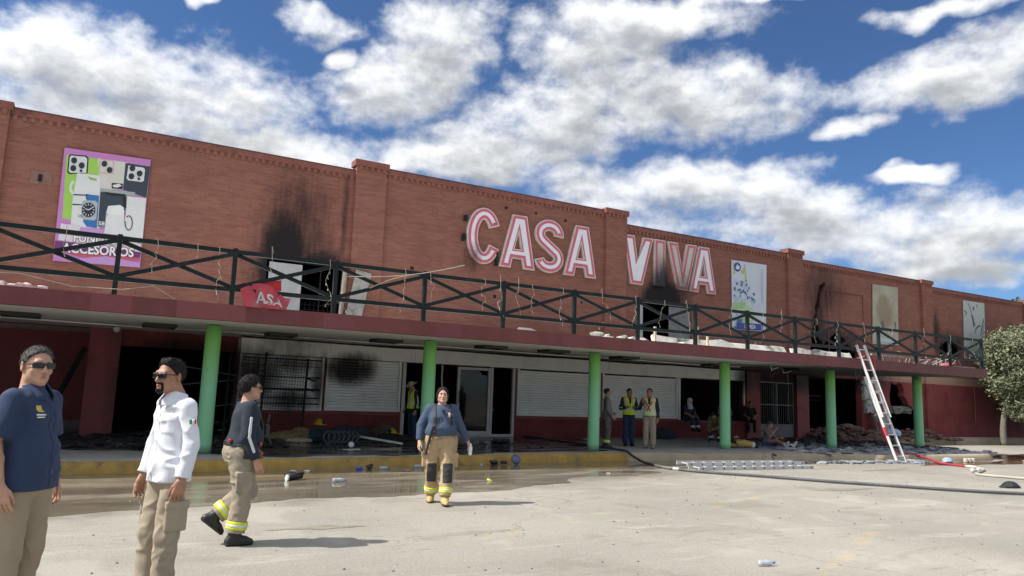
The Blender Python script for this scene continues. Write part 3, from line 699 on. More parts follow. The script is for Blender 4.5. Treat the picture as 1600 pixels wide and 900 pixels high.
for x, y, dk in ((-1.3, 17.9, 0), (1.3, 18.4, 0), (4.05, 18.7, 1), (6.6, 18.2, 1), (9.4, 17.7, 1), (11.3, 17.5, 1), (14.5, 18.4, 1), (18.9, 19.0, 1), (22, 18, 1)):
    z = zs(y)
    f_ = MB().box(x-.34, x+.34, y-.34, y-.28, z-.085, z-.002).box(x-.34, x+.34, y+.28, y+.34, z-.085, z-.002).box(x-.34, x-.28, y-.279, y+.279, z-.085, z-.002).box(x+.28, x+.34, y-.279, y+.279, z-.085, z-.002).build('ceiling_lamp', M_BLACK, CAN)
    MB().box(x-.275, x+.275, y-.275, y+.275, z-.04, z-.004).build('diffuser', M_CHAR if dk else lf, f_)
for y, x0, x1 in ((19.3, -3, 20.5), (21.0, 3.5, 24), (21.6, 5, 24)):
    MB().tube([(x0+(x1-x0)*k/12, y+.02*math.sin(k*2.1), zs(y)-.03-.015*(k % 3)) for k in range(13)], .016, 6).build('conduit', M_WHITE if y < 20 else M_CHAR, CAN)
mb = MB(); mb.lathe([(.02, .0), (.075, -.03), (.085, -.09), (.05, -.14), (.01, -.155)][::-1], (.52, 21.0, zs(21)-.0), 12); mb.build('dome_camera', M_WHITE, CAN, True)
for k, (x, y) in enumerate(((24.5, 17.5), (22.6, 19.2), (26, 18.4), (20.5, 17.9), (27.5, 17), (24.9, 21.8))):
    z = zs(y); mb = MB(); rr = random.Random(k)
    mb.tube([(x, y, z), (x+.05, y, z-.25*rr.random()-.1), (x+rr.uniform(-.4, .4), y, z-.12), (x+rr.uniform(.3, .8), y+.1, z-.02)], .012, 5); mb.build('hanging_wire', M_WHITE, CAN)
MB().tube([(26.1, 21.9, 2.95), (26.12, 21.88, 2.3), (26.08, 21.9, 1.2), (26.11, 21.9, .9)], .014, 5).build('hanging_wire', mat('grey_cable', (.3, .29, .29), .7), CAN)
# columns
words = ['green round column with a white shirted man beside it', 'green round column behind the woman in the blue sweater', 'green round column with dark scuff, man in grey leaning behind it', 'green round column with people seated on the sill behind it', 'green round column standing among white ash near the rubble', 'green round column nearest the right end, beside the broken wall']
c0 = None
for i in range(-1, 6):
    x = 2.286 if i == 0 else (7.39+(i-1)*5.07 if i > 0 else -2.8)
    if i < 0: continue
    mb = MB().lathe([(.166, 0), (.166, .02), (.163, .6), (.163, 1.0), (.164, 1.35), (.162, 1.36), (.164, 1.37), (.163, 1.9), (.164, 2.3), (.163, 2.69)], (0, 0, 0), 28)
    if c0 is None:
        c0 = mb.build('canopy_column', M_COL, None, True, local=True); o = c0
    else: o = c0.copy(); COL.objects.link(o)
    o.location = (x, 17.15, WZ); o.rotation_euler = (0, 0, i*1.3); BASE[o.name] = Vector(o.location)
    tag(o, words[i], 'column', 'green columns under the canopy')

# ================================================================ railing on the canopy
RL = thing('railing', (10, 15.37, 3.14), 'dark cross braced metal railing along the front edge of the canopy', 'railing')
PX = [.2725+2.0466*i for i in range(-7, 15)]
post = brace = None
for i, x in enumerate(PX):
    if post is None:
        post = MB().box(x-.042, x+.042, 15.33, 15.42, 3.141, 4.275).build('post', M_RAIL, RL); x_ = x
    else: copy_at(post, (x-x_, random.uniform(-.006, .006), 0), RL)
for i in range(len(PX)-1):
    a, b = PX[i]+.044, PX[i+1]-.044
    if brace is None:
        MB().bar((a, 15.375, 4.205), (b, 15.375, 4.205), .08, .085).build('top_rail', M_RAIL, RL); tr = RL.children[-1]
        MB().bar((a, 15.375, 3.445), (b, 15.375, 3.445), .075, .085).build('bottom_rail', M_RAIL, RL)
        b1 = MB().bar((a, 15.355, 3.50), (b, 15.355, 4.15), .032, .08).build('brace', M_RAIL, RL)
        b2 = MB().bar((a, 15.393, 4.15), (b, 15.393, 3.50), .032, .08).build('brace', M_RAIL, RL)
        proto = [o for o in COL.objects if o.parent == RL and o.name.split('.')[0] in ('top_rail', 'bottom_rail', 'brace')]; brace = True; i0 = i
    else:
        for p_ in proto: copy_at(p_, ((i-i0)*2.0466, 0, random.uniform(-.004, .004)), RL)
# torn strings of lights tied to the rail
M_WIRE = mat('pale_wire', (.42, .38, .30), .7)
spots = [(-1.6, .0), (-.6, .25), (.9, .3), (1.6, .15), (2.0, .9), (3.0, .2), (4.2, .5), (5.9, .6), (6.5, .3), (7.9, .4), (8.3, .5), (8.8, .55), (9.2, .4), (10.1, .6), (11.3, .5), (12.4, .4), (13.4, .35), (14.2, .5), (15.9, .4), (17.2, .5), (18.0, .3), (19.6, .4), (20.6, .5), (21.9, .35), (23.4, .4), (25.2, .4), (26.8, .3), (28.2, .4)]
where = ['left end of the railing', 'phone accessory poster', 'red torn cloth', 'upper window with the white board', 'letter C of the sign', 'letter S of the sign', 'gap between the two sign words', 'cleaning poster', 'ladder top', 'right end of the railing']
ORD = 'first second third fourth fifth sixth seventh eighth ninth tenth eleventh twelfth thirteenth fourteenth fifteenth sixteenth seventeenth eighteenth nineteenth twentieth twenty-first twenty-second twenty-third twenty-fourth twenty-fifth twenty-sixth twenty-seventh twenty-eighth'.split()
for k, (x, l) in enumerate(spots):
    rr = random.Random(100+k); mb = MB(); y = 15.31
    p = [(x+rr.uniform(-.06, .06), y, 4.26), (x, y-.02, 4.265+(rr.uniform(.02, .16) if rr.random() < .45 else 0)), (x+.02, y-.03, 4.12)]
    z = 4.12; xx = x+.02
    while z > 4.12-l*1.6*rr.uniform(.6, 1.1) and z > 3.2:
        z -= rr.uniform(.04, .10); xx += rr.gauss(0, .035); p.append((xx, y+rr.uniform(-.03, .08), z))
    if rr.random() < .35: p += [(xx+rr.uniform(-.15, .15), y+.05, max(3.18, z-.12)), (xx+rr.uniform(-.3, .3), y+.1, max(3.17, z-.05)), (xx+rr.uniform(-.4, .4), y+.1, max(3.17, z-.2))]
    mb.tube(p, .0048, 5)
    for q in p[3::2]: mb.tube([q, (q[0]+rr.uniform(-.03, .03), q[1]-.01, q[2]-.05)], .009, 5)
    solo(mb, 'light_string', (x, y, 3.2), M_WIRE, 'torn string of small lights tied to the railing, %s from the left' % ORD[k], 'string lights', 'torn light strings along the railing')
for k, (a, b, s) in enumerate((((4.6, 15.27, 3.95), (7.3, 15.2, 4.5), .10), ((5.1, 15.28, 3.75), (6.1, 15.26, 4.15), -.05))):
    mb = MB(); a, b = Vector(a), Vector(b)
    mb.tube([a+(b-a)*q/10+Vector((0, 0, -s*math.sin(q/10*math.pi))) for q in range(11)], .012, 6)
    solo(mb, 'loose_cable', tuple(a), M_WIRE, ['long pale cable slanting up over the railing by the burnt left window', 'shorter pale cable hanging below the slanting one on the railing'][k], 'cable')
mb = MB(); mb.tube([(-2, 15.3, 3.33), (-1.2, 15.25, 3.36), (-.4, 15.25, 3.22), (.4, 15.25, 3.24), (.9, 15.27, 3.36), (1.3, 15.3, 3.15)], .008, 5)
solo(mb, 'loose_cable', (-2, 15.3, 3.15), M_WIRE, 'thin pale wire drooping along the canopy edge at the left of the frame', 'cable')

# wreckage lying on the canopy roof
rz = 3.125
def board(name, a, b, wz, th, m, label, cat='board', seed=0):
    mb = MB(); a, b = Vector(a), Vector(b); n = 10; rr = random.Random(seed); vs, fs = [], []
    for i in range(n+1):
        p = a+(b-a)*i/n
        vs += [(p.x, p.y+rr.uniform(-.02, .02), p.z), (p.x+rr.uniform(-.03, .03), p.y+th*2+.05, p.z+wz*(1+rr.uniform(-.25, .15))), (p.x, p.y+th*3+.05, p.z+wz*.9), (p.x, p.y+th*2, p.z)]
    for i in range(n):
        for k in range(4): fs.append((i*4+k, i*4+(k+1) % 4, i*4+4+(k+1) % 4, i*4+4+k))
    fs += [(0, 1, 2, 3), (n*4+3, n*4+2, n*4+1, n*4)]
    mb.add(vs, fs); o = solo(mb, name, tuple(a), m, label, cat); fix_normals(o); return o
SP = mat('spotted_white_board', (.62, .6, .54), .8, .15, 3, dirt=((.03, .03, .03), 1.0))
board('fallen_board', (14.2, 16.6, rz), (19.6, 16.4, rz), .34, .05, SP, 'charred white board with black spots on the canopy below the word ending in IVA', 'board', 1)
board('fallen_board', (20.0, 16.5, rz), (22.9, 16.4, rz), .33, .05, SP, 'short white spotted board right of a gap on the canopy roof', 'board', 2)
mb = MB(); rr = random.Random(5)
for k in range(26): chunk(mb, (rr.uniform(12.1, 15.2), rr.uniform(16.2, 17.2), rz+rr.uniform(.03, .22)), (rr.uniform(.1, .35), rr.uniform(.08, .2), rr.uniform(.03, .1)), 300+k)
tag(solo(mb, 'wreckage', (13.5, 16.7, rz), M_WSHARD, 'heap of white broken panels on the canopy under the first sign word', 'debris'), kind='stuff')
for k, (x, h) in enumerate(((13.75, .5), (15.35, .62), (15.75, .4))):
    mb = MB().box(x-.03, x+.03, 16.05, 16.1, rz, rz+h)
    solo(mb, 'upright_stake', (x, 16.07, rz), mat('cream_wood', (.55, .48, .33), .8), ['cream stake standing in the white panels, leftmost of three', 'tallest of three cream stakes on the canopy roof', 'short cream stake at the right of three on the canopy'][k], 'stake', 'stakes on the canopy roof')
mb = MB(); mb.bar((23.7, 16.3, rz+.3), (26.2, 16.1, rz+.28), .06, .05)
for k in range(9):
    a = (24.2+k*.2, 16.2, rz+.28); mb.tube([a, (a[0]+random.uniform(-.15, .15), 16.2, rz+.1), (a[0]+random.uniform(-.25, .25), 16.15, rz)], .012, 5)
solo(mb, 'frame_wreck', (25, 16.2, rz), M_WSHARD, 'bent white metal frame with dangling wires on the canopy below the cleaning poster', 'frame')
mb = MB(); rr = random.Random(8)
for k in range(14):
    a = rr.uniform(29.2-4, 29); mb.tube([(a, 15.9, rz), (a+rr.uniform(-.4, .4), 15.9, rz+rr.uniform(.2, .5)), (a+rr.uniform(-.6, .6), 16.2, rz+rr.uniform(0, .5))], .014, 5)
tag(solo(mb, 'wreckage', (27, 16, rz), M_WSHARD, 'tangle of white wires and rods at the right end of the canopy roof', 'debris'), kind='stuff')
mb = MB(); mb.bar((26.9, 15.7, rz+.04), (29.0, 15.7, rz+.07), .05, .05); solo(mb, 'loose_rod', (28, 15.7, rz), M_WSHARD, 'white rod lying along the canopy at its right end', 'rod')
mb = MB(); chunk(mb, (27.2, 15.6, rz+.1), (.35, .12, .1), 3); solo(mb, 'red_rag', (27.2, 15.6, rz), mat('faded_red_cloth', (.5, .12, .14), .9), 'faded red rag on the canopy by the right end of the railing', 'rag')
mb = MB(); chunk(mb, (9.35, 15.75, rz+.05), (.33, .12, .06), 31); solo(mb, 'white_lump', (9.35, 15.75, rz), M_WSHARD, 'flat white lump of debris on the canopy left of the letter C', 'debris')
mb = MB()
for k in range(8): chunk(mb, (-1.7+k*.12, 15.6, rz+.05), (.12, .08, .05+.03*(k % 3)), 60+k)
solo(mb, 'crumpled_cloth', (-1.3, 15.6, rz), mat('pink_white_cloth', (.6, .42, .42), .9), 'crumpled pinkish cloth on the canopy at the left edge of the frame', 'cloth')
# ================================================================ people: each garment and body is grown from a distance field
def V3(*a): return np.array(a, float)
def cap(a, b, ra, rb=None):
    a, b = np.asarray(a, float), np.asarray(b, float); rb = ra if rb is None else rb; d = b-a; L = max(d @ d, 1e-9)
    def f(P):
        t_ = np.clip(((P-a) @ d)/L, 0, 1)
        return np.linalg.norm(P-a-t_[..., None]*d, axis=-1)-(ra+(rb-ra)*t_)
    return f
def ell(c, r, Rm=None):
    c, r = np.asarray(c, float), np.asarray(r, float)
    def f(P):
        q = P-c
        if Rm is not None: q = q @ Rm
        k0 = np.linalg.norm(q/r, axis=-1); k1 = np.linalg.norm(q/(r*r), axis=-1)+1e-9
        return k0*(k0-1)/k1
    return f
def rbox(c, h, rd=.01, Rm=None):
    c, h = np.asarray(c, float), np.asarray(h, float)
    def f(P):
        q = P-c
        if Rm is not None: q = q @ Rm
        q = np.abs(q)-h+rd
        return np.linalg.norm(np.maximum(q, 0), axis=-1)+np.minimum(q.max(-1), 0)-rd
    return f
def smin(a, b, k):
    h = np.clip(.5+.5*(b-a)/k, 0, 1); return b+(a-b)*h-k*h*(1-h)
def un(fs, k=.03):
    def f(P):
        d = fs[0](P)
        for g_ in fs[1:]: d = smin(d, g_(P), k)
        return d
    return f
def half(n, c):
    n = np.asarray(n, float)/np.linalg.norm(n); c = np.asarray(c, float)
    return lambda P: (P-c) @ n
def inter(*fs):
    return lambda P: np.maximum.reduce([g_(P) for g_ in fs])
def smax(k, *fs):
    def f(P):
        d = -fs[0](P)
        for g_ in fs[1:]: d = smin(d, -g_(P), k)
        return -d
    return f
def sub(a, b, k=.01):
    return lambda P: -smin(-a(P), b(P), k)
def off(a, o): return lambda P: a(P)-o
NL = np.random.default_rng(5).random((32, 32, 32))
def vnoise(P):
    i = np.floor(P).astype(int); f = P-i; f = f*f*(3-2*f); i0 = i & 31; i1 = (i+1) & 31; r = 0
    for dx_ in (0, 1):
        for dy_ in (0, 1):
            for dz_ in (0, 1):
                w_ = (f[..., 0] if dx_ else 1-f[..., 0])*(f[..., 1] if dy_ else 1-f[..., 1])*(f[..., 2] if dz_ else 1-f[..., 2])
                r = r+w_*NL[(i1 if dx_ else i0)[..., 0], (i1 if dy_ else i0)[..., 1], (i1 if dz_ else i0)[..., 2]]
    return r
def wrinkle(a, amp, fr, seed=0.0):
    """cloth folds: ridged noise"""
    fr = np.asarray(fr, float)
    def f(P):
        q = P*fr+seed; w_ = np.stack([vnoise(q*.6+3.1), vnoise(q*.6+7.7), vnoise(q*.6+1.3)], -1)-.5
        n = 1-np.abs(2*vnoise(q+w_*1.6)-1)
        return a(P)-amp*(n-.55)
    return f
def snet(f, lo, hi, h):
    lo, hi = np.asarray(lo, float), np.asarray(hi, float)
    ax = [np.arange(lo[i], hi[i]+h, h) for i in range(3)]
    nx, ny, nz = map(len, ax)
    # evaluate only the blocks near the surface
    B = 8; nb_ = [-(-n // B) for n in (nx, ny, nz)]
    D = np.empty([n*B for n in nb_])
    cx = [lo[i]+(np.arange(nb_[i])*B+(B-1)/2)*h for i in range(3)]
    Cc = np.stack(np.meshgrid(*cx, indexing='ij'), -1); dc = f(Cc)
    D[:] = np.repeat(np.repeat(np.repeat(dc, B, 0), B, 1), B, 2)
    act = np.argwhere(np.abs(dc) < (B/2)*h*1.732*1.35+.012)
    o8 = np.stack(np.meshgrid(np.arange(B), np.arange(B), np.arange(B), indexing='ij'), -1)*h
    V = D.reshape(nb_[0], B, nb_[1], B, nb_[2], B)
    for c in range(0, len(act), 400):
        q = act[c:c+400]; P = lo+(q*B*h)[:, None, None, None, :]+o8[None]
        V[q[:, 0], :, q[:, 1], :, q[:, 2], :] = f(P)
    D = D[:nx, :ny, :nz]
    D[0], D[-1] = np.maximum(D[0], h), np.maximum(D[-1], h); D[:, 0] = np.maximum(D[:, 0], h); D[:, -1] = np.maximum(D[:, -1], h); D[:, :, 0] = np.maximum(D[:, :, 0], h); D[:, :, -1] = np.maximum(D[:, :, -1], h)
    S = D < 0
    cs = [S[a:nx-1+a, b:ny-1+b, c:nz-1+c] for a in (0, 1) for b in (0, 1) for c in (0, 1)]
    cnt = sum(c.astype(np.int8) for c in cs); mask = (cnt > 0) & (cnt < 8)
    I, J, K = np.nonzero(mask)
    if len(I) == 0: return np.zeros((0, 3)), []
    idx = np.full(mask.shape, -1); idx[I, J, K] = np.arange(len(I))
    acc = np.zeros((len(I), 3)); n = np.zeros(len(I))
    cor = [(a, b, c) for a in (0, 1) for b in (0, 1) for c in (0, 1)]
    for p in cor:
        for ax_ in range(3):
            if p[ax_]: continue
            q = list(p); q[ax_] = 1
            da = D[I+p[0], J+p[1], K+p[2]]; db = D[I+q[0], J+q[1], K+q[2]]
            m_ = (da < 0) != (db < 0); t_ = np.where(m_, da/np.where(m_, da-db, 1), 0)
            pt = np.array(p, float)[None].repeat(len(I), 0); pt[:, ax_] = t_
            acc[m_] += pt[m_]; n += m_
    v = acc/n[:, None]; v = lo+(v+np.stack([I, J, K], -1))*h
    F = []
    for ax_ in range(3):
        sl0 = [slice(1, -1)]*3; sl0[ax_] = slice(0, -1); sl1 = list(sl0); sl1[ax_] = slice(1, None)
        a, b = S[tuple(sl0)], S[tuple(sl1)]
        for inside, A, B in ((True, a, b), (False, b, a)):
            i, j, k = np.nonzero(A & ~B); g3 = [i, j, k]
            for t_ in range(3):
                if t_ != ax_: g3[t_] = g3[t_]+1
            u, w_ = [(1, 2), (2, 0), (0, 1)][ax_]
            def at(du, dw):
                c = [g3[0].copy(), g3[1].copy(), g3[2].copy()]; c[u] -= du; c[w_] -= dw; return idx[c[0], c[1], c[2]]
            q = np.stack([at(0, 0), at(1, 0), at(1, 1), at(0, 1)], -1)
            F.append(q if inside else q[:, ::-1])
    F = np.concatenate(F); F = F[(F >= 0).all(1)]
    return v, F
def rot(ax_, a):
    return np.array(Matrix.Rotation(a, 3, ax_))
def np_mesh(name, parts, m, parent, smooth=True):
    vs = np.concatenate([p[0] for p in parts]); fs = []; o_ = 0
    for v, f in parts:
        fs.append(np.asarray(f, int)+o_) if len(f) else None; o_ += len(v)
    fs = np.concatenate(fs)
    me = bpy.data.meshes.new(name); me.from_pydata(vs.tolist(), [], fs.tolist()); me.update()
    if smooth: me.polygons.foreach_set('use_smooth', [True]*len(me.polygons))
    me.materials.append(m)
    return link(name, me, parent)
def cloth(name, col, rough=.85, var=.12, wv=.5):
    return mat(name, col, rough, var, 9, wv, 260)
def skin_mat(name, col):
    if name in MATS: return MATS[name]
    m, t, b = new_mat(name); c = obco(t)
    n = t.noise(c, 18, 4, .6)
    k = t.mix(t.ramp(n, .3, .7), tuple(q*.86 for q in col), tuple(min(1, q*1.1) for q in col))
    t.put(b.inputs['Base Color'], k); b.inputs['Roughness'].default_value = .58
    b.inputs['Subsurface Weight'].default_value = .08; b.inputs['Subsurface Radius'].default_value = (.012, .005, .003)
    MATS[name] = m; return m
def hair_mat(name, c1, c2):
    m, t, b = new_mat(name); c = obco(t)
    n = t.noise(t.v('MULTIPLY', c, (1, 1, .5)), 90, 4, .7)
    t.put(b.inputs['Base Color'], t.mix(t.ramp(n, .35, .65), c1, c2)); b.inputs['Roughness'].default_value = .6; b.inputs['Specular IOR Level'].default_value = .12
    bn = t.add('ShaderNodeBump'); bn.inputs['Strength'].default_value = .8; bn.inputs['Distance'].default_value = .006
    t.put(bn.inputs['Height'], n); t.l.new(bn.outputs[0], b.inputs['Normal']); return m
SK1 = skin_mat('skin_tan', (.46, .255, .17)); SK2 = skin_mat('skin_brown', (.36, .185, .115)); SK3 = skin_mat('skin_light_brown', (.52, .31, .22))
M_HAIR = hair_mat('black_hair', (.008, .007, .007), (.03, .026, .024)); M_HAIRG = hair_mat('greying_hair', (.02, .019, .018), (.16, .15, .14))
M_LIP = mat('lips', (.30, .11, .085), .5, .1); M_EYE = mat('eye_white', (.6, .57, .53), .25, .05); M_IRIS = mat('dark_iris', (.012, .009, .007), .15)
M_LENS = mat('sunglass_lens', (.006, .007, .008), .06, .1)

STAND = dict(pel=(0, 0, .95), hipl=(.09, 0, .92), hipr=(-.09, 0, .92), knl=(.10, -.012, .50), knr=(-.10, -.012, .50), anl=(.105, .025, .09), anr=(-.105, .025, .09), toel=(.03, -1, 0), toer=(-.03, -1, 0),
             ell=(.055, .025, -.285), elr=(-.055, .025, -.285), wrl=(.005, -.055, -.245), wrr=(-.005, -.055, -.245), lean=0, twist=0, side=0, hy=0, hp=0)
SIT = dict(STAND, pel=(0, 0, .80), hipl=(.09, 0, .78), hipr=(-.09, 0, .78), knl=(.13, -.42, .80), knr=(-.13, -.42, .80), anl=(.13, -.44, .36), anr=(-.13, -.44, .36), lean=12, ell=(.06, -.08, -.27), elr=(-.06, -.08, -.27), wrl=(-.1, -.2, -.08), wrr=(.1, -.2, -.08))
FLOOR = dict(STAND, pel=(0, 0, .11), hipl=(.09, 0, .11), hipr=(-.09, 0, .11), knl=(.14, -.43, .22), knr=(-.13, -.44, .15), anl=(.14, -.86, .09), anr=(-.16, -.87, .09), toel=(.2, -.3, .9), toer=(-.2, -.3, .9), lean=-4, ell=(.08, -.12, -.25), elr=(-.08, .02, -.28), wrl=(-.05, -.2, .02), wrr=(0, -.2, -.1))

def strands(f, v, n, HR, s, L, down=False):
    """short hair blades growing out of the hair surface"""
    g_ = np.random.default_rng(len(v)); p = v[g_.integers(0, len(v), n)]; e = .003
    gr = np.stack([f(p+np.eye(3)[i]*e)-f(p-np.eye(3)[i]*e) for i in range(3)], -1); gr /= np.linalg.norm(gr, axis=1)[:, None]+1e-9
    d = gr*(.25 if down else .7)+(HR @ (V3(0, .1, -1) if down else V3(0, -.45, .5)))*.8+g_.normal(size=(n, 3))*.35; d /= np.linalg.norm(d, axis=1)[:, None]
    a = np.cross(d, g_.normal(size=(n, 3))); a /= np.linalg.norm(a, axis=1)[:, None]; w_ = .0016; l_ = L*g_.uniform(.5, 1.2, (n, 1))
    V = np.stack([p-gr*.004-a*w_, p-gr*.004+a*w_, p+d*l_*.6+a*w_*.6, p+d*l_], 1).reshape(-1, 3); i = np.arange(n)[:, None]*4
    return V*s, np.concatenate([i, i+1, i+2, i+3], 1)
def person(loc, yaw, H, pose, sp, label, group=None):
    """sp: dict of the clothing and build; local frame: facing -y, own left +x"""
    J = dict(STAND); J.update(pose); s = H/1.72
    T = rot('Z', R(J['twist'])) @ rot('X', R(J['lean'])) @ rot('Y', R(J['side']))
    pel = V3(*J['pel']); tp = lambda x, y, z: pel+T @ V3(x, y, z)
    fat = sp.get('fat', 0.0); belly = sp.get('belly', 0.0); sw = sp.get('shw', .180)
    shl, shr, nb = tp(sw, .01, .445), tp(-sw, .01, .445), tp(0, .015, .50)
    HR = T @ rot('Z', R(J['hy'])) @ rot('X', R(J['hp']))
    hc = nb+T @ V3(0, -.0, .055)+HR @ V3(0, -.022, .10)+T @ V3(0, -J.get('hfwd', 0), 0)
    ell_, elr_ = shl+V3(*J['ell']), shr+V3(*J['elr']); wrl, wrr = ell_+V3(*J['wrl']), elr_+V3(*J['wrr'])
    g_ = {k: V3(*J[k]) for k in ('hipl', 'hipr', 'knl', 'knr', 'anl', 'anr')}
    th = thing('person', loc, label, 'person', group, yaw, world=False)
    hq = sp.get('h', .0085)
    fine = sp.get('fine', True)
    def put(name, f, lo, hi, h, m, parent=th, extra=()):
        v, fc = snet(f, lo, hi, h)
        if len(v) == 0: return None
        return np_mesh(name, [(v*s, fc)]+list(extra), m, parent)
    def bb(pts, pad):
        a = np.array(pts); return a.min(0)-pad, a.max(0)+pad
    skin = sp.get('skin', SK1)
    parts = []
    # ---- head and neck
    hl = lambda *a: hc+HR @ V3(*a)
    fw_ = sp.get('face', 1.0)
    head = [ell(hl(0, .014, .03), (.074*fw_**.5, .094, .088), HR), ell(hl(0, -.026, -.03), (.060*fw_, .066, .085), HR), cap(hl(.034*fw_, -.012, -.072), hl(0, -.066, -.097), .030*fw_, .021), cap(hl(-.034*fw_, -.012, -.072), hl(0, -.066, -.097), .030*fw_, .021)]
    hf = un(head, .03)
    hf = un([hf, cap(hl(.036, -.078, .024), hl(-.036, -.078, .024), .013), ell(hl(.040*fw_, -.062, -.030), (.022, .018, .018), HR), ell(hl(-.040*fw_, -.062, -.030), (.022, .018, .018), HR)], .02)
    hf = sub(hf, ell(hl(.031, -.102, .0), (.020, .020, .012), HR), .012); hf = sub(hf, ell(hl(-.031, -.102, .0), (.020, .020, .012), HR), .012)
    hf = un([hf, cap(hl(0, -.088, .012), hl(0, -.110, -.032), .0075, .0125)], .012)
    hf = un([hf, ell(hl(.013, -.098, -.036), (.009, .011, .008), HR), ell(hl(-.013, -.098, -.036), (.009, .011, .008), HR), ell(hl(0, -.088, -.066), (.025, .012, .014), HR), ell(hl(0, -.084, -.098), (.018, .014, .014), HR)], .008)
    for sx in (1, -1):
        ear = sub(ell(hl(sx*.078*fw_**.5, .016, -.006), (.010, .021, .033), HR @ rot('Z', sx*.35)), ell(hl(sx*.090*fw_**.5, .010, -.004), (.008, .011, .018), HR), .006)
        hf = un([hf, ear], .008)
    nk = sp.get('neck', .056)
    neck = un([cap(hl(0, .018, -.05), nb+T @ V3(0, .005, -.01), nk, nk+.006), cap(tp(.10, .01, .455), tp(-.10, .01, .455), .05)], .05)
    hf = un([hf, neck], .022)
    lo, hi = bb([hl(-.09, -.12, -.125), hl(.09, .12, .125), hl(.09, -.12, .125), hl(-.09, .12, -.125), hl(.1, 0, 0), hl(-.1, 0, 0), tp(.12, 0, .43), tp(-.12, 0, .43), hl(0, -.125, 0), hl(0, .12, 0)], .03)
    parts.append(snet(hf, lo, hi, sp.get('hh', .0055)))
    # ---- trunk, arms and legs under the clothes
    sh = sp.get('short', False)
    tr = [ell(tp(0, 0, .33), (.135, .085, .17), T), ell(tp(0, 0, .12), (.12, .09, .18), T), ell(tp(0, 0, 0), (.13, .1, .12), T)]
    bd = un(tr+[cap(shl, ell_, .042, .038), cap(ell_, wrl, .036, .026), cap(shr, elr_, .042, .038), cap(elr_, wrr, .036, .026), cap(g_['hipl'], g_['knl'], .075, .055), cap(g_['knl'], g_['anl'], .052, .036), cap(g_['hipr'], g_['knr'], .075, .055), cap(g_['knr'], g_['anr'], .052, .036), cap(nb, tp(0, 0, .4), .05)], .03)
    if fine:
        lo, hi = bb([shl, shr, ell_, elr_, wrl, wrr, g_['knl'], g_['knr'], g_['anl'], g_['anr'], nb, tp(0, .1, 0), tp(0, -.1, 0)], .07)
        parts.append(snet(bd, lo, hi, .018))
    # ---- hands
    def hand(wr, el, side, key):
        d = wr-el; d /= np.linalg.norm(d); o = sp.get(key, {}) 
        d = V3(*o['d']) if 'd' in o else d; d = d/np.linalg.norm(d)
        tv = V3(*o.get('thumb', (side*-.25, -1, 0))); tv = tv-d*(tv @ d); tv /= np.linalg.norm(tv)
        n = np.cross(d, tv)*side
        cu = o.get('curl', .45); k_ = 1.08*sp.get('hs', 1.0)
        fs = [cap(wr-d*.03, wr+d*.012*k_, .027, .026)]
        pal, fin = [], []
        for i, (o_, L) in enumerate(((.030, .070), (.0105, .078), (-.0095, .073), (-.028, .056))):
            b0_ = wr+d*.02+tv*o_*.6; b1_ = wr+(d*(.096-.004*i)+tv*o_)*k_
            pal.append(cap(b0_, b1_, .0155, .0125))
            p = b1_; a = 0; Ls = (.45, .30, .25); rr = .0102-.0008*(i == 3)
            for q, l_ in enumerate(Ls):
                a += cu*(.55, .9, .6)[q]*(1+.1*i); dd = d*math.cos(a)+n*math.sin(a)+tv*o_*1.1
                p2_ = p+dd*L*l_*k_; fin.append((i, cap(p, p2_, rr, rr-.0012))); p = p2_; rr -= .001
        f = un([fs[0]]+pal, .016)
        t0 = wr+(d*.022+tv*.018)*k_; t1 = t0+(d*.032+tv*.022+n*.012)*k_; t2 = t1+(d*.034+tv*.004+n*.012*cu*2)*k_; t3 = t2+(d*.024-tv*.002+n*.012*cu*2)*k_
        f = un([f, cap(t0, t1, .015, .0125)], .014); f = un([f, cap(t1, t2, .0118, .0105), cap(t2, t3, .0105, .009)], .004)
        fg = {}
        for i, c in fin: fg.setdefault(i, []).append(c)
        ff = [un(c, .003) for c in fg.values()]
        fing = lambda P: np.minimum.reduce([q(P) for q in ff])
        f = un([f, fing], .005)
        tip = wr+d*.2
        lo, hi = bb([wr-d*.03, wr, tip, tip+n*.05, wr+tv*.07+d*.05, wr+d*.1+n*.08, wr+d*.08-tv*.04], .028)
        if sh:
            f = un([f, cap(el-(wr-el)*.12, el+(wr-el)*.35, .046+fat*.2, .043+fat*.2), cap(el+(wr-el)*.35, wr, .043+fat*.2, .028)], .012)
            l2, h2 = bb([el, wr], .07); lo, hi = np.minimum(lo, l2), np.maximum(hi, h2)
        return snet(f, lo, hi, sp.get('hnd', .005))
    parts.append(hand(wrl, ell_, 1, 'handl')); parts.append(hand(wrr, elr_, -1, 'handr'))
    body = np_mesh('body', [(v*s, f) for v, f in parts], skin, th)
    # ---- face pieces
    if not sp.get('noface'):
        lo, hi = bb([hl(-.05, -.12, -.09), hl(.05, -.06, .05), hl(.05, -.12, .05), hl(-.05, -.06, -.09)], .02)
        put('lips', un([cap(hl(.019, -.0905, -.067), hl(0, -.0985, -.0655), .0035, .005), cap(hl(-.019, -.0905, -.067), hl(0, -.0985, -.0655), .0035, .005), cap(hl(.012, -.093, -.0725), hl(-.012, -.093, -.0725), .005)], .004), lo, hi, .0035, M_LIP)
        if sp.get('brow', True): put('eyebrow', un([cap(hl(.016, -.0935, .021), hl(.045, -.083, .024), .005, .0035), cap(hl(-.016, -.0935, .021), hl(-.045, -.083, .024), .005, .0035)], .001), lo, hi, .0035, sp.get('hairm', M_HAIR))
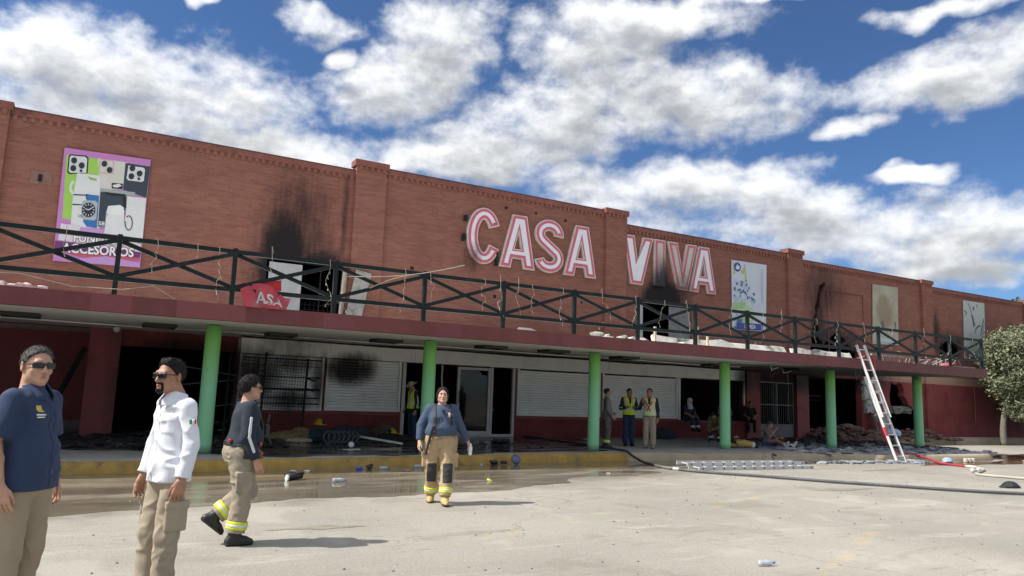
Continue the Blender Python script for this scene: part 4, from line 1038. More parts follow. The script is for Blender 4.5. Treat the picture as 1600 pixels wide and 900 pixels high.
        if not sp.get('glasses'):
            for sx in (1, -1):
                e = put('eye', ell(hl(sx*.031, -.0805, .0), (.0125, .009, .0068), HR), *bb([hl(sx*.031, -.0805, 0)], .022), .003, M_EYE)
                put('iris', ell(hl(sx*.030, -.0862, .0005), (.0066, .0045, .0062), HR), *bb([hl(sx*.031, -.085, 0)], .015), .0022, M_IRIS, e)
    if sp.get('glasses'):
        fl, wd = (-.1, 1.06) if sp['glasses'] == 'wrap' else (.0, 1.0)
        gl = [rbox(hl(sx*.035, -.0975+(.006 if sp['glasses'] == 'wrap' else 0), .003), (.0315*wd, .0065, .0175 if sp['glasses'] == 'wrap' else .0195), .006, HR @ rot('Z', sx*.30)) for sx in (1, -1)]
        lens = un(gl, .004)
        lo, hi = bb([hl(-.09, -.125, -.04), hl(.09, .03, .04), hl(.09, -.125, -.04), hl(-.09, .03, .04)], .015)
        sg = put('sunglasses', un([cap(hl(.066, -.084, .010), hl(.084*fw_**.5, .012, .006), .0045, .0035), cap(hl(-.066, -.084, .010), hl(-.084*fw_**.5, .012, .006), .0045, .0035), cap(hl(.018, -.105, .010), hl(-.018, -.105, .010), .0045)]+[off(q, .0005) for q in gl], .003), lo, hi, .004, M_BLACK)
        put('lens', un([rbox(hl(sx*.035, -.1035+(.006 if sp['glasses'] == 'wrap' else 0), .002), (.0265*wd, .005, .0135 if sp['glasses'] == 'wrap' else .0155), .005, HR @ rot('Z', sx*.30)) for sx in (1, -1)], .002), lo, hi, .0038, M_LENS, sg)
    hm = sp.get('hairm', M_HAIR)
    st = sp.get('hair', 'short')
    lo, hi = bb([hl(-.11, -.12, -.14), hl(.11, .14, .14), hl(.11, -.12, .14), hl(-.11, .14, -.14)], .03)
    if st in ('short', 'curly', 'quiff'):
        thick = {'short': .006, 'curly': .022, 'quiff': .009}[st]
        sk = ell(hl(0, .014, .03), (.076*fw_**.5+thick, .097+thick, .090+thick), HR)
        fs = [sk]
        if st == 'quiff': fs.append(cap(hl(.032, -.034, .106), hl(-.032, -.034, .106), .021))
        hr = un(fs, .03)
        hr = wrinkle(hr, .012 if st == 'curly' else .005, (60, 60, 60) if st == 'curly' else (45, 45, 70))
        cutA, cutB = half(-(HR @ V3(0, .77, .64)), hl(0, -.070, .086)), half(-(HR @ V3(0, .35, .94)), hl(0, .0, -.022))
        earg = un([ell(hl(sx*.088, .014, -.008), (.022, .021, .031), HR) for sx in (1, -1)], .01)
        hfun = sub(smax(.012, hr, cutA, cutB), earg, .006)
        v, fc = snet(hfun, lo, hi, .006)
        np_mesh('hair', [(v*s, fc)]+([strands(hfun, v, sp.get('strands', 0), HR, s, .022 if st == 'curly' else .014)] if sp.get('strands') else []), hm, th)
    elif st == 'bob':
        sk = un([ell(hl(0, .018, .03), (.087, .104, .099), HR), cap(hl(.064, .02, .0), hl(.068, .02, -.075), .028, .018), cap(hl(-.064, .02, .0), hl(-.068, .02, -.075), .028, .018), ell(hl(0, .07, -.05), (.08, .06, .08), HR)], .03)
        face_ = un([ell(hl(0, -.11, -.03), (.074, .088, .126), HR), ell(hl(0, -.12, -.12), (.09, .11, .07), HR)], .02)
        hfun = wrinkle(sub(sk, face_, .01), .006, (50, 50, 18)); v, fc = snet(hfun, lo-.02, hi+.02, .0065)
        np_mesh('hair', [(v*s, fc), strands(hfun, v, 1400, HR, s, .03, True)], hm, th)
    elif st == 'hood':
        sk = un([ell(hl(0, .01, .02), (.098, .118, .12), HR), cap(hl(0, .0, -.08), tp(0, -.05, .40), .09, .12)], .05)
        put('hood', wrinkle(sub(sk, un([ell(hl(0, -.13, -.01), (.06, .07, .085), HR)], .01), .01), .008, (25, 25, 12)), lo-.12, hi+.05, .009, sp['hoodm'])
    if sp.get('beard'):
        rg = sub(un([ell(hl(0, -.085, -.108), (.027, .045, .022), HR), cap(hl(.026, -.09, -.056), hl(-.026, -.09, -.056), .009), cap(hl(.028, -.085, -.06), hl(.026, -.078, -.10), .009), cap(hl(-.028, -.085, -.06), hl(-.026, -.078, -.10), .009)], .008), ell(hl(0, -.098, -.068), (.021, .02, .009), HR), .004)
        bf = smax(.004, off(un(head+[cap(hl(0, -.09, -.05), hl(0, -.09, -.1), .004)], .03), .0052), rg)
        put('beard', wrinkle(bf, .0015, (120, 120, 120)), lo, hi, .0045, hm)
    if sp.get('hat'):
        q = un([ell(hl(0, .01, .085), (.098, .112, .075), HR)], .01)
        brim = lambda P: np.maximum(ell(hl(0, .005, .065), (.185, .21, .35), HR)(P), np.abs((P-hl(0, .005, .058)) @ (HR @ V3(0, 0, 1))-.10*np.abs((P-hl(0, 0, 0)) @ (HR @ V3(1, 0, 0)))**1.3)-.007)
        put('hat', un([inter(q, half(HR @ V3(0, 0, -1), hl(0, 0, .05))), brim], .015), lo-.14, hi+.12, .009, sp['hat'])
    # ---- trousers
    lw_ = sp.get('leg', (.100, .080, .072)); tm = sp['trm']; wz = sp.get('waist', .10)
    ank = lambda a, k: k+(a-k)*sp.get('cuff', .97)
    tft = sp.get('tfat', 0.0)
    def legs(o=0.0):
        L = [ell(tp(0, .0, -.01), (.168+fat+tft, .128+fat+tft*.6, .15), T), cap(tp(0, 0, .0), tp(0, 0, .16), .128+fat+tft*.6, .125+fat)]
        a = un(L, .05)
        for q in ('l', 'r'):
            h_, k_, n_ = g_['hip'+q], g_['kn'+q], g_['an'+q]; e_ = ank(n_, k_)
            a = un([a, un([cap(h_, k_, lw_[0]+fat*.7+o, lw_[1]+o), cap(k_, e_, lw_[1]+o, lw_[2]+o)], .03)], sp.get('crotch', .03))
        return a
    tf0 = legs()
    tf = wrinkle(tf0, sp.get('wr', .010), sp.get('wrf', (11, 11, 15)), 2.3)
    pk = []
    if sp.get('pockets'):
        for q, sx in (('l', 1), ('r', -1)):
            h_, k_ = g_['hip'+q], g_['kn'+q]; c = h_+(k_-h_)*.68; c = c+V3(sx*(lw_[0]*.88), .01, 0)
            pk.append(rbox(c, (.024*sp.get('pks', 1), .078, .095), .016))
            pk.append(rbox(c+V3(sx*.006, 0, .085), (.026*sp.get('pks', 1), .084, .028), .012))
        tf = un([tf]+pk, .008)
    wcut = half(T @ V3(0, 0, 1), tp(0, 0, wz))
    acut = [half((g_['an'+q]-g_['kn'+q]), ank(g_['an'+q], g_['kn'+q])) for q in 'lr']
    def cuffcut(P):
        sel = np.linalg.norm(P-g_['anl'], axis=-1) < np.linalg.norm(P-g_['anr'], axis=-1)
        near = np.minimum(np.linalg.norm(P-g_['anl'], axis=-1), np.linalg.norm(P-g_['anr'], axis=-1)) < .25
        return np.where(near, np.where(sel, acut[0](P), acut[1](P)), -1)
    lo, hi = bb([tp(.2+fat, .15, wz), tp(-.2-fat, -.15, wz)]+list(g_.values()), .145+fat)
    TF = inter(tf, wcut, cuffcut)
    put('trousers', TF, lo, hi, hq, tm)
    if sp.get('bands'):          # reflective bands above the boots: yellow with a silver middle
        bm_ = []
        for q in 'lr':
            a, k = g_['an'+q], g_['kn'+q]; d = (k-a)/np.linalg.norm(k-a)
            for nm, z0, z1, m_, o_ in (('trim_band', .075, .155, sp['bands'][0], .006), ('reflective_band', .10, .128, sp['bands'][1], .009)):
                put(nm, inter(off(un([cap(k, ank(a, k), lw_[1], lw_[2])], .01), o_+.006), half(d, a+d*z1), half(-d, a+d*z0)), *bb([a, a+d*.2], .13), .0085, m_)
    if sp.get('knee'):
        for q in 'lr':
            k = g_['kn'+q]; a = g_['an'+q]; hh_ = g_['hip'+q]
            put('knee_pad', inter(off(tf, .009), rbox(k+(a-k)*.12+V3(0, -.09, 0), (.072, .075, .15), .02)), *bb([k, k+V3(0, -.15, 0)], .18), .009, sp['knee'])
    # ---- boots or shoes
    for q, sx in (('l', 1), ('r', -1)):
        a, k = g_['an'+q], g_['kn'+q]; t_ = V3(*J['toe'+q]); t_ = t_/np.linalg.norm(t_); up_ = (k-a)/np.linalg.norm(k-a)
        nrm = up_-t_*(up_ @ t_); nrm /= np.linalg.norm(nrm); sole = a-nrm*.088
        b_ = sp.get('boot', .05)
        f = un([cap(sole+nrm*.045-t_*.055, sole+nrm*.042+t_*.10, b_*.86, b_*.88), cap(sole+nrm*.04+t_*.10, sole+nrm*.032+t_*.155, b_*.86, b_*.66), cap(a-t_*.02, a+up_*sp.get('shaft', .06), b_*1.0, b_*1.12), cap(a+t_*.01, sole+nrm*.05+t_*.06, b_*.95, b_*.85)], .025)
        lo, hi = bb([a, a+up_*.16, sole-t_*.12, sole+t_*.22], .07)
        bo = put('boot', inter(f, half(-nrm, sole+nrm*.008)), lo, hi, .0085, sp['bootm'])
        put('sole', inter(off(f, .006), half(nrm, sole+nrm*.03), half(-nrm, sole)), lo, hi, .0085, sp.get('solem', M_BLACK), bo)
    # ---- top
    sl_ = sp.get('sleeve', (.066, .058, .046)); tpm = sp['topm']
    def torso(o=0.0):
        A = [ell(tp(0, .0, .33), (.158+fat, .112+fat*.8, .19), T), ell(tp(0, -.012-belly*.55, .13), (.152+fat+belly*.4, .118+fat+belly*.75, .18), T), cap(tp(.045, 0, .0), tp(.045, 0, -.22), .138+fat*.9+sp.get('hang', .0), .140+fat*.9+sp.get('hang', .0)), cap(tp(-.045, 0, .0), tp(-.045, 0, -.22), .138+fat*.9+sp.get('hang', .0), .140+fat*.9+sp.get('hang', .0)), cap(tp(.12, .012, .438), tp(-.12, .012, .438), .060)]
        if sp.get('bust'): A += [ell(tp(.075, -.10-fat*.4, .30), (.085, .075, .085), T), ell(tp(-.075, -.10-fat*.4, .30), (.085, .075, .085), T)]
        return un(A, .06)
    e2l, e2r = (shl+(ell_-shl)*.78, shr+(elr_-shr)*.78) if sh else (None, None)
    def arms(o=0.0):
        L = []
        for S_, E_, W_ in ((shl, ell_, wrl), (shr, elr_, wrr)):
            if sh: L.append(cap(S_, S_+(E_-S_)*.85, sl_[0]+fat*.25, sl_[1]+.012+fat*.2))
            else: L.append(un([cap(S_, E_, sl_[0]+fat*.3, sl_[1]+fat*.2), cap(E_, E_+(W_-E_)*.97, sl_[1]+fat*.2, sl_[2])], .02))
        return L
    tz = sp.get('hem', -.12)
    ends = []
    for S_, E_, W_ in ((shl, ell_, wrl), (shr, elr_, wrr)):
        if sh: ends.append((S_+(E_-S_)*.82, E_-S_))
        else: ends.append((E_+(W_-E_)*.95, W_-E_))
    def endcut(P):
        r_ = np.full(P.shape[:-1], -1.0)
        for c, d in ends:
            n = np.linalg.norm(P-c, axis=-1) < .16; r_ = np.where(n, np.maximum(r_, (P-c) @ (d/np.linalg.norm(d))), r_)
        return r_
    hemc = half(T @ V3(0, 0, -1), tp(0, 0, tz))
    wk = lambda q: wrinkle(q, sp.get('twr', .009), sp.get('twrf', (10, 10, 13)), 5.1)
    trs = wk(torso()); arm_ = wk(un(arms(), .02)); arm0 = arm_; arm_ = lambda P: np.maximum(arm0(P), endcut(P))
    tw = un([trs, arm_], .035)
    if sp.get('chestpk'):
        pks = [inter(off(trs, .006), rbox(tp(sx*.085, -.14, .315), (.055, .1, .062), .006, T)) for sx in (1, -1)]+[inter(off(trs, .010), rbox(tp(sx*.085, -.14, .362), (.058, .1, .020), .005, T)) for sx in (1, -1)]
        tw = un([tw]+pks, .004)
    nko = sp.get('neckcut', .066)
    tw0 = trs if not sp.get('chestpk') else un([trs]+pks, .006)
    tcut = inter(tw0, hemc)
    topf = inter(sub(un([tcut, arm_], .03), cap(nb+T @ V3(0, -.005, .03), nb+T @ V3(0, -.02-sp.get('vneck', 0), -.02-sp.get('vneck', 0)), nko, nko*.8), .006))
    lo, hi = bb([shl, shr, ell_, elr_, wrl, wrr, tp(.2+fat, .16+fat, tz), tp(-.2-fat, -.16-fat-belly, tz), nb, tp(0, -.17-fat-belly, .2), tp(0, .15+fat, .3)], .075)
    put(sp.get('topname', 'shirt'), topf, lo, hi, hq, tpm)
    if sp.get('collar'):
        cf = lambda P: np.abs(cap(nb+T @ V3(0, -.002, .045), nb+T @ V3(0, -.028, -.05), .064, .104)(P))-.0065
        put('collar', inter(cf, half(T @ V3(0, .25, 1), nb+T @ V3(0, 0, .038)), half(T @ V3(0, 0, -1), nb+T @ V3(0, 0, -.055)), lambda P: .022-np.abs((P-nb) @ (T @ V3(1, 0, 0)))-.5*((P-nb) @ (T @ V3(0, 0, 1)))*0+np.where((P-nb) @ (T @ V3(0, 1, 0)) > -.03, -1, 0)), *bb([nb], .13), .006, sp['collar'])
        put('placket', inter(off(tw, .0035), rbox(tp(0, -.2-fat, .17), (.014, .22, .62), .004, T), half(T @ V3(0, 1, 0), tp(0, -.02, 0)), half(T @ V3(0, 0, 1), nb+T @ V3(0, 0, -.06)), half(T @ V3(0, 0, -1), tp(0, 0, tz+.005))), lo, hi, .0075, sp['collar'])
        put('button', un([ell(tp(0, -.116-fat-belly*.2-(.012 if z < .3 else 0), z), (.006, .006, .006)) for z in (.08, .18, .28, .37)], .001), lo, hi, .006, sp.get('buttonm', M_BLACK)) if False else None
    if sp.get('vest'):
        vm, rm, om = sp['vest']
        vb = inter(sub(sub(off(un([torso(), cap(tp(.13, .012, .44), tp(-.13, .012, .44), .068)], .05), .018), cap(nb+T @ V3(0, 0, .05), nb+T @ V3(0, -.10, -.15), .085, .05), .01), un([cap(shl+V3(.03, 0, .12), shl+V3(.045, 0, -.16), .075), cap(shr+V3(-.03, 0, .12), shr+V3(-.045, 0, -.16), .075)], .02), .01), half(T @ V3(0, 0, -1), tp(0, 0, sp.get('vhem', -.02))))
        vb = wrinkle(vb, .006, (9, 9, 9), 9.0)
        put('safety_vest', vb, lo, hi, hq, vm)
        put('reflective_band', un([inter(off(vb, .004), half(T @ V3(0, 0, 1), tp(0, 0, .15)), half(T @ V3(0, 0, -1), tp(0, 0, .095))), inter(off(vb, .004), lambda P: np.abs(np.abs((P-tp(.0, 0, 0)) @ (T @ V3(1, 0, 0)))-.105)-.024, half(T @ V3(0, 0, -1), tp(0, 0, .15)))], .001), lo, hi, hq, rm)
        put('orange_trim', inter(off(vb, .002), lambda P: np.abs(np.abs((P-tp(.0, 0, 0)) @ (T @ V3(1, 0, 0)))-.105)-.042, half(T @ V3(0, 0, -1), tp(0, 0, .15))), lo, hi, hq, om)
    if sp.get('stripe'):
        for S_, E_, W_, sx in ((shl, ell_, wrl, 1), (shr, elr_, wrr, -1)):
            o_ = V3(sx*.060, sp.get('stripey', 0), 0); p0, p1_, p2_ = S_+(E_-S_)*.34+o_, E_+o_, E_+(W_-E_)*.62+o_*.85
            put('sleeve_stripe', inter(off(arm_, .004), un([cap(p0, p1_, .020, .018), cap(p1_, p2_, .018, .016)], .004)), *bb([S_, E_, W_], .13), .007, sp['stripe'])
    if sp.get('belt'):
        put('belt', inter(off(inter(tf0, wcut), .016), half(T @ V3(0, 0, 1), tp(0, 0, wz-.005)), half(T @ V3(0, 0, -1), tp(0, 0, wz-.05)), ), *bb([tp(.22+fat, .2, wz), tp(-.22-fat, -.2, wz)], .08), .0085, sp['belt'])
    for nm, f, m_ in sp.get('extra', lambda *a: [])(dict(tp=tp, T=T, nb=nb, shl=shl, shr=shr, ell=ell_, elr=elr_, wrl=wrl, wrr=wrr, g=g_, tw=tw, tf=tf, hl=hl, HR=HR, lw=lw_, wz=wz, fat=fat)):
        fn, l_, h_, hh_ = f
        put(nm, fn, l_, h_, hh_, m_)
    return th
def bbx(pts, pad):
    a = np.array(pts); return a.min(0)-pad, a.max(0)+pad
# ---------------------------------------------------------------- the people
C_NAVY = cloth('navy_shirt_cloth', (.020, .038, .092)); C_WHITE = cloth('white_shirt_cloth', (.74, .76, .82), .8, .05)
C_KHAKI = cloth('khaki_trouser_cloth', (.33, .265, .185)); C_KHAKI2 = cloth('light_khaki_cloth', (.36, .30, .22))
C_BLACKN = cloth('blue_black_jersey', (.014, .022, .036)); C_BUNK = cloth('grimy_tan_turnout_cloth', (.30, .255, .19), .9, .3)
C_BUNKB = cloth('tan_turnout_cloth', (.40, .285, .165), .9, .25); C_BLUEG = cloth('slate_blue_jersey', (.045, .072, .125))
C_GREY = cloth('grey_cloth', (.15, .15, .15)); C_JEAN = cloth('dark_blue_trouser', (.02, .035, .085)); C_BLK = cloth('black_cloth', (.014, .014, .016))
C_DKGREY = cloth('sooty_grey_cloth', (.10, .10, .09)); C_JEANB = cloth('blue_jeans', (.03, .075, .2))
M_HIVIS = mat('hi_vis_yellow', (.58, .80, .02), .75, .08, 8); M_HIVISW = mat('pale_lime_vest', (.62, .72, .30), .8, .1, 8)
M_SILV = mat('silver_reflective_tape', (.62, .63, .62), .4, .1, 10); M_ORNG = mat('orange_trim', (.75, .25, .10), .7, .1)
M_BAND = mat('yellow_reflective_trim', (.62, .68, .03), .7, .12, 20); M_BOOT = mat('black_boot_leather', (.016, .015, .015), .5, .3, 12)
M_BOOTY = mat('yellow_tan_boot', (.46, .33, .13), .7, .3, 12); M_PAD = mat('black_knee_pad', (.025, .025, .027), .7, .3, 10)
M_PATCHG = mat('flag_green', (.01, .22, .08), .7); M_PATCHW = mat('flag_white', (.75, .75, .75), .7); M_PATCHR = mat('flag_red', (.6, .02, .03), .7); M_GOLD = mat('gold_thread', (.6, .42, .06), .6)

def m1x(q):
    tp, T, tw = q['tp'], q['T'], q['tw']; out = []
    def patch(nm, x, z, hx, hz, m, o=.004):
        return (nm, (inter(off(tw, o), rbox(tp(x, -.16, z), (hx, .1, hz), .003, T)), *bbx([tp(x-hx, -.22, z-hz), tp(x+hx, -.06, z+hz)], .02), .0045), m)
    out.append(patch('emblem', -.088, .395, .016, .02, M_GOLD)); out.append(patch('emblem_text', -.088, .36, .028, .005, M_PATCHW)); out.append(patch('emblem_text', -.088, .345, .022, .004, M_PATCHW))
    out.append(('undershirt', (ell(q['nb']+V3(0, -.03, -.035), (.06, .05, .05)), *bbx([q['nb']], .12), .007), C_WHITE))
    return out
person((-.29, 5.80, GZ), R(57), 1.81, dict(hy=-29, ell=(.075, .03, -.265), elr=(-.075, .03, -.265), wrl=(.02, -.05, -.225), wrr=(.0, -.07, -.22), anl=(.10, .05, .09), anr=(-.11, .0, .09)),
       dict(short=True, topm=C_NAVY, trm=C_KHAKI, bootm=M_BOOT, skin=SK1, hairm=M_HAIRG, hair='short', glasses='wrap', fat=.022, belly=.012, face=1.0, strands=1800, neck=.064, hem=-.09, collar=C_NAVY, chestpk=True, h=.0075, twr=.016, twrf=(8, 8, 9), hnd=.0045, hh=.0045, extra=m1x, vneck=.04,
            shw=.168, sleeve=(.060, .062, .058), leg=(.098, .084, .076), waist=.08),
       'man in navy short sleeved shirt, wraparound sunglasses and khaki trousers at left edge')
def m2x(q):
    tp, T, tw = q['tp'], q['T'], q['tw']; S, E = q['shl'], q['ell']; out = []
    c = S+(E-S)*.36
    for i, (m, nm) in enumerate(((M_PATCHG, 'flag_green_bar'), (M_PATCHW, 'flag_white_bar'), (M_PATCHR, 'flag_red_bar'))):
        cc = c+V3(0, .016-(i-1)*-.016*-1*1.0-.016, 0); cc = c+V3(.06, -.016+i*.016, -.005)
        out.append((nm, (inter(off(tw, .004), rbox(cc, (.06, .0079, .016), .001)), *bbx([cc-V3(.06, 0, 0), cc], .05), .0038), m))
    out.append(('flag_emblem', (inter(off(tw, .0055), rbox(c+V3(.06, .0, -.005), (.06, .004, .005), .001)), *bbx([c, c+V3(.06, 0, 0)], .05), .003), mat('flag_brown', (.2, .1, .04), .8)))
    return out
person((.60, 6.12, GZ), R(-70), 1.78, dict(hy=16, hp=0, hfwd=.05, lean=1, ell=(.04, .03, -.275), elr=(-.045, -.02, -.275), wrl=(.0, -.045, -.225), wrr=(0, -.06, -.225), anl=(.09, -.02, .09), anr=(-.10, -.05, .09), knl=(.10, -.03, .5), knr=(-.10, -.05, .5)),
       dict(topm=C_WHITE, trm=C_KHAKI2, bootm=M_BOOT, skin=SK2, hair='quiff', strands=1800, fat=-.014, beard=True, glasses='square', face=.94, hem=-.085, collar=C_WHITE, chestpk=True, h=.0075, hnd=.0045, hh=.0045, extra=m2x, pockets=True, pks=.7, vneck=.02, twr=.019, twrf=(9, 9, 10), wr=.016, sleeve=(.056, .052, .044), leg=(.094, .077, .071)),
       'man in white long sleeved shirt with flag patch on the sleeve and square sunglasses')
def m3x(q):
    tp, T = q['tp'], q['T']; out = []
    c = tp(-.20, -.03, .06)
    out.append(('tool_pouch', (un([rbox(c, (.035, .06, .075), .02), rbox(c+V3(-.01, .02, -.08), (.03, .035, .05), .02), cap(c+V3(0, -.05, .05), c+V3(-.01, -.06, -.10), .012)], .01), *bbx([c-V3(.02, 0, .1), c], .14), .009), M_BLACK))
    c = tp(-.17, -.15, .095); out.append(('red_clip', (rbox(c, (.018, .018, .016), .006), *bbx([c], .05), .008), M_RED))
    c = tp(-.13, .15, .10); out.append(('red_clip', (rbox(c, (.018, .018, .016), .006), *bbx([c], .05), .008), M_RED))
    out.append(('shoulder_strap', (un([cap(tp(.10, -.13, .47), tp(.0, -.19, .25), .014), cap(tp(.0, -.19, .25), tp(-.02, -.20, .12), .014), cap(tp(-.02, -.20, .12), tp(-.1, -.17, .07), .016)], .005), *bbx([tp(.1, -.13, .47), tp(-.1, -.2, .07), tp(0, -.2, .2)], .05), .008), M_BLACK))
    c = tp(.02, -.24, .23); out.append(('radio', (un([rbox(c, (.03, .025, .06), .012), cap(c+V3(.01, 0, .05), c+V3(.01, -.02, .16), .009), cap(c+V3(0, .0, -.05), c+V3(-.01, -.05, -.13), .011)], .006), *bbx([c+V3(0, 0, .16), c-V3(0, .05, .14)], .06), .008), M_BLACK))
    return out
person((1.47, 8.25, GZ), R(92), 1.71, dict(pel=(0, -.0, .945), lean=5, hy=6, hp=-6, hipl=(.09, 0, .915), hipr=(-.09, 0, .915), knr=(-.10, -.035, .50), anr=(-.10, .01, .09), toer=(-.05, -1, 0), knl=(.09, -.12, .52), anl=(.08, .20, .26), toel=(.03, -.78, -.62),
                                           elr=(-.055, .02, -.29), wrr=(0, -.10, -.235), ell=(.04, -.0, -.28), wrl=(-.13, -.11, -.16)),
       dict(topm=C_BLACKN, trm=C_BUNK, bootm=M_BOOT, skin=SK1, hair='curly', strands=1500, fat=.035, belly=.03, face=1.06, hem=.045, waist=.10, h=.0085, hnd=.0055, stripe=M_SILV, stripey=.0, pockets=True, bands=(M_BAND, M_SILV), boot=.052, shaft=.1, cuff=.9, belt=M_BLACK, leg=(.115, .098, .092), wr=.018, extra=m3x, twr=.014, twrf=(8, 8, 9), glasses='square', neckcut=.07),
       'firefighter with curly hair, black jersey and grimy turnout trousers walking right')
def wx(q):
    tp, T, tw = q['tp'], q['T'], q['tw']; out = []
    def strap(nm, x, w_, z0, z1, m, o=.012):
        return (nm, (inter(off(tw, o), lambda P: np.abs((P-tp(x, 0, 0)) @ (T @ V3(1, 0, 0)))-w_, half(T @ V3(0, 0, 1), tp(0, 0, z1)), half(T @ V3(0, 0, -1), tp(0, 0, z0))), *bbx([tp(x, -.3, z0), tp(x, .26, z1)], .05), .0085), m)
    out.append(strap('suspender', -.115, .021, .08, .60, M_PAD)); out.append(strap('suspender', .125, .012, .25, .60, M_PAD))
    out.append(('strap_end', (un([cap(tp(-.15, -.2, .14), tp(-.20, -.16, -.1), .02), cap(tp(-.20, -.16, -.1), tp(-.22, -.12, -.22), .016)], .01), *bbx([tp(-.15, -.2, .14), tp(-.22, -.12, -.22)], .05), .008), M_PAD))
    out.append(('buckle', (rbox(tp(-.13, -.205, .17), (.025, .03, .03), .01), *bbx([tp(-.13, -.205, .17)], .06), .007), M_BLACK))
    c = tp(.015, -.175, .42); out.append(('microphone', (rbox(c, (.024, .022, .026), .008), *bbx([c], .05), .006), M_BLACK))
    pts = [tp(.01, -.185, .40), tp(-.01, -.25, .33), tp(-.04, -.27, .25), tp(-.10, -.24, .16), tp(-.14, -.21, .06)]
    out.append(('microphone_cord', (un([cap(a, b, .009) for a, b in zip(pts, pts[1:])], .002), *bbx(pts, .04), .006), M_BLACK))
    c = tp(.115, -.19, .37); out.append(('emblem', (inter(off(tw, .006), ell(c, (.036, .12, .04))), *bbx([c+V3(0, -.06, 0), c+V3(0, .08, 0)], .06), .005), mat('pinkish_emblem', (.62, .42, .42), .8)))
    c = tp(.15, -.18, .30); out.append(('radio_clip', (cap(c+V3(0, 0, .06), c+V3(0, .0, -.07), .014), *bbx([c], .12), .007), M_BLACK))
    pts = [tp(-.10, -.22, .02), tp(.02, -.23, .05), tp(.14, -.19, .12)]
    out.append(('belt_strap', (un([cap(a, b, .009) for a, b in zip(pts, pts[1:])], .002), *bbx(pts, .04), .006), C_BUNK))
    return out
WP = dict(pel=(0, 0, .94), hipl=(.09, 0, .91), hipr=(-.09, 0, .91), knl=(.115, -.13, .50), anl=(.085, -.24, .095), knr=(-.118, -.02, .49), anr=(-.10, .13, .10), toel=(.12, -1, -.02), toer=(-.12, -1, -.12), ell=(.125, .03, -.25), elr=(-.125, .03, -.25), wrl=(.12, -.03, -.225), wrr=(-.02, -.09, -.225), hp=-4)
WL = (4.68, 10.30, GZ)
person(WL, R(-20), 1.70, WP,
       dict(topm=C_BLUEG, trm=C_BUNKB, bootm=M_BOOTY, skin=SK3, hair='bob', fat=.055, belly=.05, bust=True, face=1.08, hem=.06, waist=.15, h=.0085, hnd=.0055, hh=.005, pockets=True, bands=(M_BAND, M_SILV), knee=M_PAD, boot=.056, shaft=.09, cuff=.92, leg=(.132, .090, .088), wr=.022, tfat=.02, pks=1.7, wrf=(8, 8, 10), extra=wx, twr=.013, twrf=(8, 8, 8), crotch=.012, sleeve=(.062, .060, .05), handl=dict(curl=.8), shw=.172, neckcut=.07),
       'woman firefighter in slate blue jersey and tan turnout trousers walking towards the viewer')
# bottle held in her left hand
a = R(-20); s = 1.70/1.72
def wl(x, y, z): return (WL[0]+s*(x*math.cos(a)-y*math.sin(a)), WL[1]+s*(x*math.sin(a)+y*math.cos(a)), WL[2]+s*z)
def bottle(loc, rotm, label, m, cap_m, sc=1.0, group='drink bottles'):
    prof = [(.002, 0), (.030, .002), (.033, .012), (.033, .05), (.030, .056), (.033, .062), (.033, .12), (.028, .145), (.014, .172), (.0125, .182)]
    mb = MB().lathe([(r_*sc, z*sc) for r_, z in prof], (0, 0, 0), 14, rotm)
    t = thing('bottle', loc, label, 'bottle', group, world=False)
    mb.build('body', m, t, True, local=True)
    MB().lathe([(.014*sc, .18*sc), (.014*sc, .20*sc), (.012*sc, .202*sc)], (0, 0, 0), 10, rotm).build('cap', cap_m, t, True, local=True)
    return t
M_CLEAR, t_, b_ = new_mat('clear_plastic'); b_.inputs['Base Color'].default_value = (.72, .76, .78, 1); b_.inputs['Roughness'].default_value = .12; b_.inputs['Transmission Weight'].default_value = .6; b_.inputs['IOR'].default_value = 1.3
M_CAPW = mat('white_cap', (.7, .7, .7), .5); M_BLUEP = mat('blue_plastic', (.05, .16, .5), .4)
bottle(wl(.448, -.055, .715), Matrix.Rotation(R(8), 3, 'X'), 'small water bottle held in the left hand of the walking woman', M_CAPW, M_CAPW, .85, None)

VEST = (M_HIVIS, M_SILV, M_ORNG)
person((8.67, 21.2, WZ), R(-84), 1.72, dict(hp=22, lean=4, wrr=(0, -.14, -.2)), dict(topm=C_BLACKN, trm=C_JEAN, bootm=M_BOOT, skin=SK2, hat=mat('pale_hat_straw', (.50, .45, .36), .9, .25, 20), vest=VEST, stripe=M_SILV, h=.011, hnd=.008, hh=.008, noface=False, fat=.01, hem=-.05),
       'man in a wide brimmed hat and yellow vest standing in the entrance by a column', 'bystanders under the canopy')
person((13.28, 17.62, WZ), R(64), 1.72, dict(elr=(-.05, .03, -.28), wrr=(.02, -.15, -.18), ell=(.05, 0, -.28), wrl=(-.1, -.17, -.1), hy=8), dict(topm=C_GREY, trm=C_DKGREY, bootm=M_BOOT, skin=SK2, h=.011, hnd=.008, hh=.008, bands=(M_BAND, M_SILV), belly=.02, leg=(.11, .09, .085), cuff=.9, sleeve=(.068, .06, .046), pockets=True),
       'man in grey shirt and sooty trousers leaning behind the scuffed green column', 'bystanders under the canopy')
person((14.75, 18.45, WZ), R(-22), 1.76, dict(ell=(.07, -.02, -.27), elr=(-.08, .0, -.27), wrl=(-.13, -.19, .02), wrr=(.13, -.19, .03), hy=14, hp=6), dict(topm=C_BLACKN, trm=C_JEAN, bootm=M_BOOT, skin=SK2, vest=VEST, stripe=M_SILV, h=.011, hnd=.008, hh=.008, hem=-.06, leg=(.10, .085, .08)),
       'man in bright yellow safety vest and dark blue trousers holding a phone', 'bystanders under the canopy')
